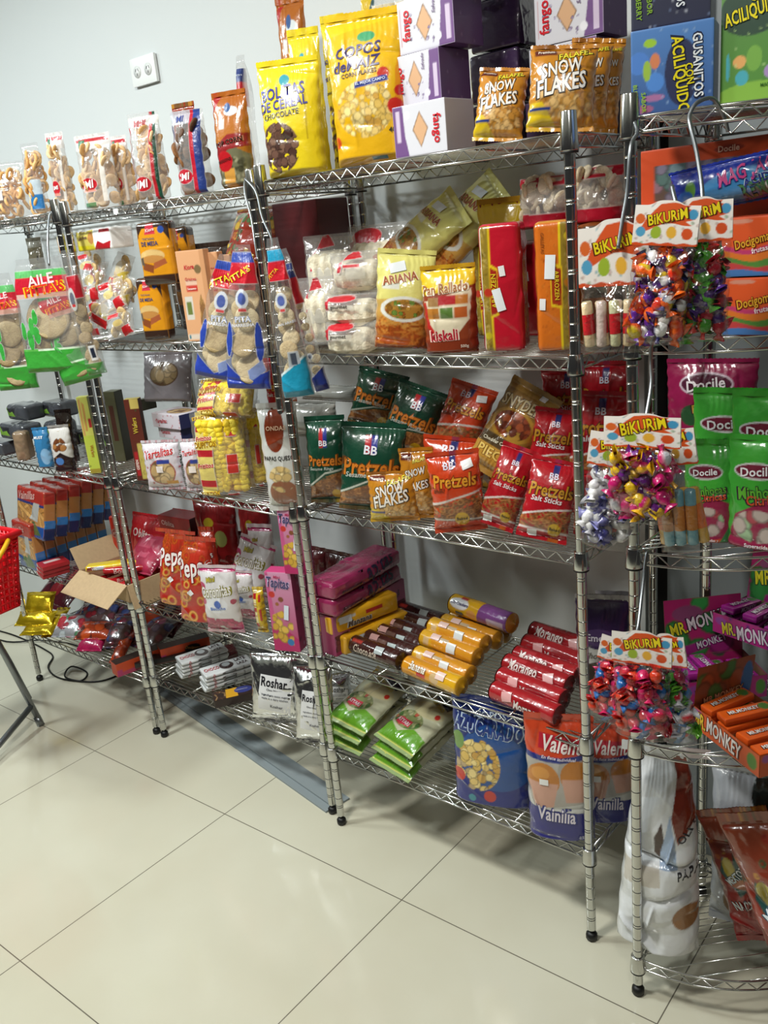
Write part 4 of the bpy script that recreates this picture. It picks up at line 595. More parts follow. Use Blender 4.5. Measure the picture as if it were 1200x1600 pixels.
 'monkeyfront': [('bg', 'a81c78'), ('s', ('r', 0, 0, 1, 1), 14, .018, ['6c2c98', '5c1c8c'], 'disc', 3), ('e', .1, .66, .07, .2, '8a3c94'), ('e', .92, .5, .06, .34, '4c8a34'), T('MR.', .2, .4, .16, 'd0c82c', '4c1448', 8, 0, 1.8), T('MONKEY', .55, .5, .5, 'dcd4e0', '4c1448', 8, 0, 1.8)],
 'monkeyorangefront': [('bg', 'c4501c'), ('e', .1, .8, .07, .18, '9a4c8c'), ('e', .9, .5, .07, .36, '4c7a2c'), T('MR.', .14, .56, .18, 'd8b42c', '5c2414', -4, 0, 1.8), T('MONKEY', .5, .55, .5, 'dcd4d0', '5c2414', -4, 0, 1.8)],
 'monkeyheader': [('bg', '9c1c5c'), ('s', ('r', 0, 0, 1, 1), 14, .13, ['2c7c38', '2f8a40', '207038', '8c1c68'], 'disc', 7), ('e', .3, .78, .2, .12, '7c3c64'), ('p', [(.2, .12), (.8, .32), (.84, .44), (.22, .28)], '8c1c70'), T('MR.', .18, .56, .22, 'd0c82c', '2c1430', 12, 0, 1.6), T('MONKEY', .6, .68, .62, 'd0c8d0', '2c1430', 12, 0, 1.6), T('MONKEY', .6, .33, .4, 'c8c0cc', '3c1444', 14, 0, 1.4)],
 'monkeyheaderorange': [('bg', '8a3c20'), ('s', ('r', 0, 0, 1, 1), 14, .13, ['3c6a30', '7c4028', '9c4420'], 'disc', 7), ('e', .9, .5, .1, .4, '285c9c'), T('MR.MONKEY', .5, .3, .7, 'c08c6c', '4c2014', 8, 0, 1.4)],
 'bikurim': [('bg', 'e0dad4'), ('s', ('r', 0, 0, 1, 1), 30, .02, ['c8b0a8', '8ab0b8', 'a8b8a0'], 'disc', 4), ('p', [(.12, .44), (.2, .7), (.4, .92), (.85, 1), (.82, .92), (.97, .86), (.84, .78), (.95, .66), (.8, .6), (.9, .5), (.5, .5), (.2, .36)], 'c84c18'), ('w', .06, .015, 4, 0, 'c84818'), ('d', .1, .66, .075, 'c85c20'), ('d', .9, .78, .075, '3c88b0'), ('d', .12, .34, .075, '4c94b8'), ('d', .36, .3, .085, '90a82c'), ('d', .6, .3, .08, 'd8a434'), ('d', .84, .3, .085, 'c84c1c'), T('BiKURiM', .52, .72, .6, 'd8c41c', '4c2414', 12, .0, 1.4), T('KOSHER', .55, .6, .2, '4a2414', None, 12)],
}
# ---------------------------------------------------------------- the room
def struct(name, b, mt, smooth=False):
    o = put(name, b.build(name, smooth) if isinstance(b, MB) else b, mt); o['kind'] = 'structure'; return o
fm = bpy.data.materials.new('floor_tile'); fm.use_nodes = True
def _floor():
    n = fm.node_tree.nodes; L = fm.node_tree.links; b = n['Principled BSDF']
    b.inputs['Roughness'].default_value = .13; b.inputs['Specular IOR Level'].default_value = .6
    tc = n.new('ShaderNodeTexCoord'); mp = n.new('ShaderNodeMapping'); mp.vector_type = 'TEXTURE'
    mp.inputs['Location'].default_value = (-.1858, -.1587, 0); mp.inputs['Rotation'].default_value = (0, 0, .0164); L.new(tc.outputs['Object'], mp.inputs[0])
    sx = n.new('ShaderNodeSeparateXYZ'); L.new(mp.outputs[0], sx.inputs[0])
    def line(sock):
        d = n.new('ShaderNodeMath'); d.operation = 'DIVIDE'; d.inputs[1].default_value = .6756; L.new(sock, d.inputs[0])
        r = n.new('ShaderNodeMath'); r.operation = 'ROUND'; L.new(d.outputs[0], r.inputs[0])
        s = n.new('ShaderNodeMath'); s.operation = 'SUBTRACT'; L.new(d.outputs[0], s.inputs[0]); L.new(r.outputs[0], s.inputs[1])
        a = n.new('ShaderNodeMath'); a.operation = 'ABSOLUTE'; L.new(s.outputs[0], a.inputs[0])
        c = n.new('ShaderNodeMath'); c.operation = 'LESS_THAN'; c.inputs[1].default_value = .0021; L.new(a.outputs[0], c.inputs[0]); return c
    lx, ly = line(sx.outputs[0]), line(sx.outputs[1]); mx = n.new('ShaderNodeMath'); mx.operation = 'MAXIMUM'; L.new(lx.outputs[0], mx.inputs[0]); L.new(ly.outputs[0], mx.inputs[1])
    nz = n.new('ShaderNodeTexNoise'); nz.inputs['Scale'].default_value = 1.6; nz.inputs['Detail'].default_value = 4; L.new(tc.outputs['Object'], nz.inputs[0])
    cr = n.new('ShaderNodeValToRGB'); cr.color_ramp.elements[0].color = hexc('c6c1ac'); cr.color_ramp.elements[1].color = hexc('cfccb9'); cr.color_ramp.elements[0].position = .35; cr.color_ramp.elements[1].position = .7
    L.new(nz.outputs[0], cr.inputs[0])
    mi = n.new('ShaderNodeMix'); mi.data_type = 'RGBA'; L.new(mx.outputs[0], mi.inputs[0]); L.new(cr.outputs[0], mi.inputs[6]); mi.inputs[7].default_value = hexc('6c665a')
    L.new(mi.outputs[2], b.inputs['Base Color'])
_floor(); MATS['floor_tile'] = fm
struct('floor', MB().box((-5, -4.2, -.05), (4, 1.2, 0)), 'floor_tile')
MATS['wall_paint'] = mat('wall_paint', 'd2d6d6', rough=.55, bump=.05, bscale=200)
MATS['pillar_paint'] = mat('pillar_paint', '8c9498', rough=.4)
MATS['dark_gap'] = mat('dark_gap', '121110', rough=.8)
struct('wall_back', MB().box((-5, .42, 0), (.897, .5, 2.9)), 'wall_paint')
struct('gap_shade_1', MB().box((.897, .46, 0), (.962, .5, 2.9)), 'dark_gap')  # near-black strip, its colour stands in for the shade in the wall gap
pb = MB().box((.962, .40, 0), (1.04, .5, 2.9)).box((1.04, .425, 0), (1.24, .5, 2.9)).box((1.24, .41, 0), (4, .5, 2.9))
struct('wall_right', pb, 'pillar_paint')
struct('ceiling', MB().box((-5, -4.2, 2.9), (4, 1.2, 2.95)), 'wall_paint')
def socket(loc):
    r = root('power_outlet', loc, label='white double power outlet with slanted slots high on the wall', cat='power outlet')
    V, F, C = rbox(.125, .082, .012, .003, .01, *[lambda u, v: paint([('bg', 'e4e6e2')], u, v)] * 3)
    put('cover_plate', mesh('cover_plate', V, F, C), 'white', r)
    for i, x in enumerate((-.028, .028)):
        b = MB(); b.lathe([(.018, 0), (.018, .0012)], 20)
        me = b.build('socket'); s = put('socket', me, 'white', r, Matrix.Translation((x, -.006, .041)) @ Matrix.Rotation(PI / 2, 4, 'X'))
        b = MB()
        for px, a in ((-.006, .5), (.006, -.5)): b.tube([(x + px - .004 * math.sin(a), -.0078, .046 - .004), (x + px + .004 * math.sin(a), -.0078, .046 + .004)], .0009, 5)
        b.tube([(x, -.0078, .030), (x, -.0078, .037)], .0009, 5)
        put('slot', b.build('slot'), 'black', r)
socket((-.745, .412, 2.137))

# ---------------------------------------------------------------- chrome wire racks
def post_mesh(H):
    PR = .0105; prof = [(PR, .03), (PR, .032)]; z = .06; k = 0
    while z < H - .05:
        for dz in ((0, .006) if k % 4 == 0 else (0,)): prof += [(PR, z + dz - .0016), (PR, z + dz), (PR - .0007, z + dz + .0003), (PR - .0007, z + dz + .0009), (PR, z + dz + .0012), (PR, z + dz + .0028)]
        z += .0305; k += 1
    prof += [(PR, H - .014), (PR, H - .012), (.0125, H - .01), (.0125, H - .002), (.010, H), (.001, H)]
    b = MB(); b.lathe([(.0005, .03)] + prof, 16); return b.build('post')
def foot_mesh():
    b = MB(); b.lathe([(.0045, .018), (.0045, .034)], 8); return b.build('leveling_screw')
def footpad_mesh():
    b = MB(); b.lathe([(.008, 0), (.0135, .004), (.0135, .016), (.009, .021), (.002, .023)], 10); return b.build('foot')
def collar_mesh(top=False):
    b = MB(); z1 = .036 if top else .008
    b.lathe([(.0108, z1), (.0138, z1), (.0142, z1 - .001), (.0165, -.020), (.0168, -.0285), (.0165, -.030), (.0108, -.030)], 18); return b.build('collar')
def ring_mesh():
    b = MB(); b.lathe([(.0108, -.034), (.0162, -.0335), (.0162, -.0302), (.0108, -.030)], 18); return b.build('collar_ring')
PM, FS, FP = post_mesh(1.8), foot_mesh(), footpad_mesh(); CM = {0: collar_mesh(), 1: collar_mesh(True)}; RM = ring_mesh()
def truss(b, P0, P1, pitch=.042, r=.0019):
    P0, P1 = np.array(P0, float), np.array(P1, float); L = np.linalg.norm(P1 - P0); n = max(2, int(L / pitch)); dn = np.array([0, 0, -.0225])
    b.tube([P0, P1], .0026, 8); b.tube([P0 + dn, P1 + dn], .0026, 8)
    pts = [P0 + (P1 - P0) * (i / (2 * n)) + (dn * .96 if i % 2 else dn * .06) for i in range(2 * n + 1)]
    b.tube(pts, r, 6, cap=False)
def shelf_mesh(W, D):
    b = MB(); e = .014
    for y in (0, D): truss(b, (e, y, 0), (W - e, y, 0))
    for x in (0, W): truss(b, (x, e, 0), (x, D - e, 0))
    for k in range(3): b.tube([(W * (k + 1) / 4, 0, -.004), (W * (k + 1) / 4, D, -.004)], .002, 6)
    n = 22
    for k in range(1, n): b.tube([(.0, D * k / n, -.0012), (W, D * k / n, -.0012)], .00125, 5)
    return b.build('wire_shelf')
def arc_shelf_mesh(R):
    b = MB(); n = 22; A = [(R * math.sin(PI / 2 * k / n), -R * math.cos(PI / 2 * k / n)) for k in range(n + 1)]
    for dz in (0, -.0225): b.tube([(x, y, dz) for x, y in A], .0026, 8)
    z = [(R * math.sin(PI / 2 * k / 26), -R * math.cos(PI / 2 * k / 26), -.0216 if k % 2 else -.001) for k in range(27)]
    b.tube(z, .0019, 6, cap=False)
    truss(b, (0, -R + .012, 0), (0, -.012, 0)); truss(b, (.012, 0, 0), (R - .012, 0, 0))
    # deck wires run square to the shelf's diagonal
    for k in range(1, 15):
        s = R * 1.0 * k / 14.5; h = s * math.sqrt(2) / math.sqrt(2)
        p0, p1 = (0, -s), (s, 0)
        b.tube([(p0[0], p0[1], -.0012), (p1[0], p1[1], -.0012)], .0013, 5)
    for c in (1.14, 1.27, 1.38):
        d = c * R; hh = math.sqrt(max(R * R - d * d / 2, 0)); m = d / 2; q = hh / math.sqrt(2)
        b.tube([(m - q, -m - q, -.0012), (m + q, -m + q, -.0012)], .0013, 5)
    return b.build('wire_shelf')
def rack(name, loc, W, D, zs, label, H=1.8):
    r = root(name, loc, label=label, cat='wire rack', group='chrome wire racks along the wall')
    def post(x, y):
        p = put('post', PM, 'chrome', r, Matrix.Translation((x, y, 0)))
        put('leveling_screw', FS, 'chrome', p); put('foot', FP, 'black', p)
    def shelf(z, top):
        s = put('wire_shelf', SMESH[(W, D)], 'chrome', r, Matrix.Translation((0, 0, z)))
        for x, y in PP: put('collar', CM[top], 'chrome', s, Matrix.Translation((x, y, 0))); put('collar_ring', RM, 'black', s, Matrix.Translation((x, y, 0)))
    PP = [(0, 0), (W, 0), (0, D), (W, D)] if name == 'wire_rack' else [(0, -D), (0, 0), (D, 0)]
    for x, y in PP: post(x, y)
    for z in zs: shelf(z, 1 if z == max(zs) else 0)
    return r
SMESH = {(.796, .353): shelf_mesh(.796, .353), (.812, .353): shelf_mesh(.812, .353), (.79, .353): shelf_mesh(.79, .353), (.365, .365): arc_shelf_mesh(.365)}
rack('wire_rack', (.1505, 0, 0), .796, .353, (.2479, .5386, .9681, 1.3676, 1.7653), 'chrome wire rack on the right with the cookie rolls and pretzel bags')
rack('wire_rack', (-.7193, .0245, 0), .812, .353, (.2335, .515, .9481, 1.3878, 1.7615), 'chrome wire rack in the middle with the yellow corn puff bags')
rack('wire_rack', (-1.552, .022, 0), .79, .353, (.2204, .5185, .9482, 1.38, 1.7728), 'chrome wire rack at the far left with the sponge finger packs')
rack('corner_wire_rack', (1.1, .28, 0), .365, .365, (.095, .63, 1.03, 1.415, 1.765), 'quarter round chrome corner rack at the right picture edge')

# ---------------------------------------------------------------- metal hooks the bags hang from
def curve(P, n=6):
    P = np.array(P, float); out = []
    for i in range(len(P) - 1):
        p0, p1, p2, p3 = P[max(i - 1, 0)], P[i], P[i + 1], P[min(i + 2, len(P) - 1)]
        for k in range(n):
            t = k / n; out.append(.5 * ((2 * p1) + (-p0 + p2) * t + (2 * p0 - 5 * p1 + 4 * p2 - p3) * t * t + (-p0 + 3 * p1 - 3 * p2 + p3) * t ** 3))
    return out + [P[-1]]
def hook(P, label, r=.0032, mt='steel'):
    o = put('display_hook', MB().tube(curve(P), r, 8).build('display_hook'), mt); meta(o, label, 'hook')
hook([(1.112, -.075, 1.752), (1.112, -.093, 1.757), (1.122, -.108, 1.740), (1.126, -.14, 1.719), (1.124, -.15, 1.654), (1.12, -.16, 1.612), (1.117, -.17, 1.571)], 'steel hook beside the corner post holding the tube candy bag')
hook([(1.239, -.04, 1.728), (1.236, -.05, 1.749), (1.228, -.075, 1.774), (1.216, -.105, 1.770), (1.21, -.12, 1.753), (1.216, -.13, 1.734), (1.231, -.14, 1.688), (1.246, -.16, 1.63), (1.245, -.19, 1.60), (1.232, -.205, 1.607), (1.222, -.2, 1.632), (1.21, -.185, 1.655)], 'thick pale steel hook looped over the top corner shelf')
hook([(1.147, -.075, 1.412), (1.149, -.095, 1.424), (1.146, -.11, 1.414), (1.157, -.14, 1.385), (1.171, -.17, 1.358), (1.176, -.20, 1.315), (1.176, -.215, 1.29)], 'thin steel hook hanging from the second corner shelf')
hook([(1.13, -.075, 1.027), (1.131, -.095, 1.038), (1.132, -.108, 1.022), (1.139, -.14, .972), (1.15, -.18, .93), (1.153, -.205, .915)], 'thin steel hook hanging from the third corner shelf')
hook([(-.775, .035, 1.76), (-.77, .012, 1.776), (-.765, -.005, 1.755), (-.738, -.04, 1.687), (-.721, -.06, 1.624)], 'thin steel hook for the green pita bags at the left')
hook([(.115, .01, 1.762), (.118, -.018, 1.776), (.162, -.03, 1.743), (.204, -.06, 1.685), (.257, -.09, 1.634), (.276, -.12, 1.6)], 'steel hook for the turquoise pita bag between the racks', .0028)
hook([(.105, .016, 1.76), (.108, -.008, 1.774), (.125, -.03, 1.74), (.157, -.05, 1.687), (.191, -.08, 1.63), (.225, -.11, 1.596)], 'steel hook for the dark blue pita bags between the racks', .0028)

# ---------------------------------------------------------------- header-card bags
def mk_cardbag(D, w, h, t, seed):
    ch = (.46 if D is DESIGNS['bikurimbig'] else .28) * h; n = 60
    parts = [(p[0], p[1], p[2], -1) for p in mk_bag([('bg', 'ffffff00')], w * .96, h * (.62 if ch > .4 * h else .74), t, seed, gus=True, A=.005, mt='clear', seals=False)]
    U, V = [q.ravel() for q in np.meshgrid(np.linspace(0, 1, n), np.linspace(0, 1, n))]
    top = 1 + .12 * np.exp(-((U - .5) / .22) ** 4)
    yy = -.0035 * (1 - V ** 2) - .0006
    sf = lambda X, Z, e: np.stack([X, -.0035 * (1 - np.clip(Z / ch, 0, 1) ** 2) - .0008 - e * .6, Z + (h - ch)], 1)
    C = paint(D, U, V, .6)
    V1 = np.stack([(U - .5) * w, yy, h - ch + V * ch * top], 1); V2 = V1 * np.array([1, -1, 1])
    parts.append(('header_card', mesh('header_card', np.concatenate([V1, V2]), np.concatenate([gridf(n, n), gridf(n, n, True, n * n)]), np.concatenate([C, C])), 'carton', -1))
    for tx in texts(D, w, ch, sf): parts.append(('lettering', tx, 'ink', -1))
    return parts

# ---------------------------------------------------------------- display cartons with a header and bars in them
def display_carton(loc, yaw, w, d, h, hh, front, header, bar, inner, label, left=False, lean=12, nb=6):
    R = Matrix.Rotation(math.radians(yaw), 4, 'Z')
    r = root('display_carton', loc, R, label=label, cat='display carton')
    D = DESIGNS[front]; bgc = [('bg', inner)]; t = .0015
    def panel(nm, D, pw, ph, mw, asp):
        nu, nv = int(pw / .003), max(6, int(ph / .003)); U, V = [q.ravel() for q in np.meshgrid(np.linspace(0, 1, nu), np.linspace(0, 1, nv))]
        A = np.stack([(U - .5) * pw, U * 0 - t / 2, V * ph], 1); B = A * np.array([1, -1, 1]); C = paint(D, U, V, asp); C2 = np.tile(hexc(inner), (len(U), 1))
        F = np.concatenate([gridf(nu, nv), gridf(nu, nv, True, nu * nv)])
        o = put(nm, mesh(nm, np.concatenate([A, B]), F, np.concatenate([C, C2])), 'carton', r, mw)
        for tx in texts(D, pw, ph, lambda X, Z, e: np.stack([X, X * 0 - t / 2 - e * .8, Z], 1)): put('lettering', tx, 'ink', o)
        return o
    T_ = Matrix.Translation; RZ = lambda a: Matrix.Rotation(a, 4, 'Z')
    panel('front_panel', D, w, h, T_((0, -d / 2, 0)), h / w)
    panel('side_panel', D, d, h, T_((-w / 2, 0, 0)) @ RZ(-PI / 2), h / d)
    panel('side_panel', [l for l in D if l[0] != 't'], d, h, T_((w / 2, 0, 0)) @ RZ(PI / 2), h / d)
    panel('back_panel', bgc, w, h, T_((0, d / 2, 0)) @ RZ(PI), h / w)
    put('base_panel', MB().box((-w / 2, -d / 2, 0), (w / 2, d / 2, .0015), inner).build('base_panel', False), 'carton', r)
    panel('header_card', DESIGNS[header], d if left else w, hh, (T_((-w / 2 + .003, 0, h * .55)) @ RZ(PI / 2) if left else T_((0, d / 2 - .003, h * .55))) @ Matrix.Rotation(math.radians(-lean), 4, 'X'), hh / w)
    bk = ('dbar', bar)
    if bk not in CACHE: CACHE[bk] = mk_box(DESIGNS[bar], d * .82, .016, .034, 3, r=.004, mt='film', body='wrapper', cell=.003)
    rr = random.Random(len(label))
    for k in range(nb):
        X = -w / 2 + .026 + (w - .052) * (k % 4) / 3; Z = .003 + .018 * (k // 4) + h * .42
        mm = r.matrix_world @ T_((X, rr.uniform(-.004, .004), Z)) @ RZ(PI / 2 + rr.uniform(-.14, .14)) @ Matrix.Rotation(rr.uniform(-.1, .1), 4, 'Y')
        q = root('chocolate_bar', mm.to_translation(), mm.to_quaternion().to_matrix().to_4x4(), label='wrapped chocolate bar lying in the ' + label.split(',')[0], cat='chocolate bar', group='bars in the ' + label.split(',')[0])
        for nm, me, mt, _ in CACHE[bk]: put(nm, me, mt, q)

def open_cardboard_box(loc, yaw, w, d, h):
    r = root('cardboard_box', loc, Matrix.Rotation(math.radians(yaw), 4, 'Z'), label='open brown cardboard box with flaps folded out, holding red and yellow bars', cat='cardboard box')
    t = .003
    b = MB().box((-w / 2, -d / 2, 0), (w / 2, d / 2, t)).box((-w / 2, -d / 2, 0), (w / 2, -d / 2 + t, h)).box((-w / 2, d / 2 - t, 0), (w / 2, d / 2, h)).box((-w / 2, -d / 2, 0), (-w / 2 + t, d / 2, h)).box((w / 2 - t, -d / 2, 0), (w / 2, d / 2, h))
    put('box_body', b.build('box_body', False), 'card', r)
    def flap(wd, ln, mw): put('flap', MB().box((-wd / 2, 0, -t / 2), (wd / 2, ln, t / 2)).build('flap', False), 'card', r, mw)
    RX = lambda a: Matrix.Rotation(math.radians(a), 4, 'X'); RZ = lambda a: Matrix.Rotation(math.radians(a), 4, 'Z'); T_ = Matrix.Translation
    flap(w, .10, T_((0, -d / 2, h)) @ RZ(180) @ RX(-32))
    flap(d, .085, T_((-w / 2, 0, h)) @ RZ(90) @ RX(62))
    flap(w, .09, T_((0, d / 2, h)) @ RX(80))
    flap(d, .085, T_((w / 2, 0, h)) @ RZ(-90) @ RX(-75))
    for s, x in ((1, -.03), (1, .04)):
        b = MB()
        q = [(-.018, .012), (.018, .012), (.018, .045), (-.018, .045), (-.018, .012)]
        b.tube([(w / 2 + .0006, x + a, c) for a, c in q], .0011, 4); put('printed_mark', b.build('printed_mark'), 'black', r)

# ---------------------------------------------------------------- shopping basket on its stand, cables, floor strip
def basket():
    r = root('shopping_basket', (-1.135, -.36, .555), Euler((0, 0, .1)).to_matrix().to_4x4(), label='red plastic shopping basket with a yellow handle at the left picture edge', cat='shopping basket')
    W, D, H = .34, .26, .25; b = MB(); N = 20
    def wall(P0, P1, n):
        P0, P1 = np.array(P0), np.array(P1); c = np.array([0, 0, 0])
        for i in range(n + 1):
            a = P0 + (P1 - P0) * i / n
            b.tube([(a[0] * .8, a[1] * .8, .0), (a[0], a[1], H)], .0055, 5)
        for j in [0, 1, 2, 3, 4, 5, 6, 7, 8, 8.5, 9, 9.5]:
            z = j / 10; k = .8 + .2 * z; b.tube([(P0[0] * k, P0[1] * k, z * H), (P1[0] * k, P1[1] * k, z * H)], .006, 5)
    cs = [(-W / 2, -D / 2), (W / 2, -D / 2), (W / 2, D / 2), (-W / 2, D / 2)]
    for i in range(4): wall(cs[i], cs[(i + 1) % 4], 16 if i % 2 == 0 else 12)
    b.box((-W * .4, -D * .4, -.003), (W * .4, D * .4, .003)); put('basket_body', b.build('basket_body'), 'plasticred', r)
    b = MB(); k = 1.04; b.tube([(x * k, y * k, H) for x, y in cs + cs[:1]], .012, 6); put('rim', b.build('rim'), 'plasticred', r)
    P = [(W / 2 + .012, .09, H - .01), (W / 2 + .035, .05, H - .03), (W / 2 + .045, -.02, H - .075), (W / 2 + .02, -.10, H - .12), (.08, -D / 2 - .04, H - .15), (-.10, -D / 2 - .05, H - .12), (-W / 2 - .01, -.08, H - .02), (-W / 2 - .01, -.02, H)]
    put('handle', MB().tube(curve(P), .0075, 8).build('handle'), 'plasticyellow', r)
    o_ = np.array((-1.204, -.177, 0)); s = root('basket_stand', tuple(o_), label='grey steel tube stand under the red basket, with splayed legs', cat='basket stand')
    def leg(P, n='leg'): return put(n, MB().tube([np.array(p) - o_ for p in P], .011, 12).build(n), 'steel', s)
    l1 = leg([(-1.204, -.177, .012), (-1.285, -.22, .323), (-1.33, -.25, .535)])
    put('foot_cap', MB().tube([(.001, .0, .0), (-.009, -.004, .035)], .0135, 12).build('foot_cap'), 'steel', l1)
    leg([(-1.42, -.10, .012), (-1.40, -.15, .2), (-1.36, -.25, .535)]); leg([(-1.33, -.25, .545), (-.97, -.40, .545)], 'top_rail')
    leg([(-1.222, -.187, .08), (-1.131, -.371, .045), (-1.05, -.52, .03)], 'brace')
basket()
def cable(P, label):
    meta(put('power_cable', MB().tube(curve(P), .0035, 7).build('power_cable'), 'black'), label, 'cable')
cable([(-2.6, .12, .004), (-2.2, .19, .004), (-1.98, .20, .004), (-1.80, .19, .004), (-1.70, .17, .004), (-1.62, .10, .005), (-1.50, .07, .004), (-1.38, .10, .004), (-1.42, .16, .004), (-1.52, .15, .011), (-1.45, .08, .012), (-1.33, .12, .004), (-1.28, .2, .004), (-1.3, .36, .004)], 'black power cable coiled on the floor behind the left rack foot')
cable([(-2.6, .2, .004), (-2.1, .137, .004), (-1.9, .223, .012), (-1.77, .281, .004), (-1.6, .30, .004), (-1.5, .39, .004)], 'second black cable on the floor near the wall at the left')
b = MB(); L_ = [(-1.05, .262), (.085, .055)]; dx, dy = L_[1][0] - L_[0][0], L_[1][1] - L_[0][1]; ln = math.hypot(dx, dy); nx, ny = -dy / ln, dx / ln
for w0, w1, z in ((-.045, .045, .006), (-.02, .02, .012)):
    q = [(L_[0][0] + nx * w0, L_[0][1] + ny * w0), (L_[1][0] + nx * w0, L_[1][1] + ny * w0), (L_[1][0] + nx * w1, L_[1][1] + ny * w1), (L_[0][0] + nx * w1, L_[0][1] + ny * w1)]
    b.add([(x, y, 0) for x, y in q] + [(x, y, z) for x, y in q], [(0, 1, 2, 3)[::-1], (4, 5, 6, 7), (0, 1, 5, 4), (1, 2, 6, 5), (2, 3, 7, 6), (3, 0, 4, 7)])
MATS['duct'] = mat('duct', '868f92', rough=.45)
meta(put('cable_duct', b.build('cable_duct', False), 'duct'), 'flat blue-grey cable duct lying on the floor under the middle rack', 'cable duct')
for i, (x, y) in enumerate([(-.46, .018), (-.30, .017)]):
    V, F, C = rbox(.022, .014, .001, .0003, .01, *[lambda u, v: paint([('bg', 'e0e4e6')], u, v)] * 3)
    meta(put('shelf_tag', mesh('shelf_tag', V, F, C), 'white', None, Matrix.Translation((x, y, 1.743))), 'small blank white tag on the top rail, %s of two' % ('left', 'right')[i], 'shelf tag', 'blank tags on the top rail')
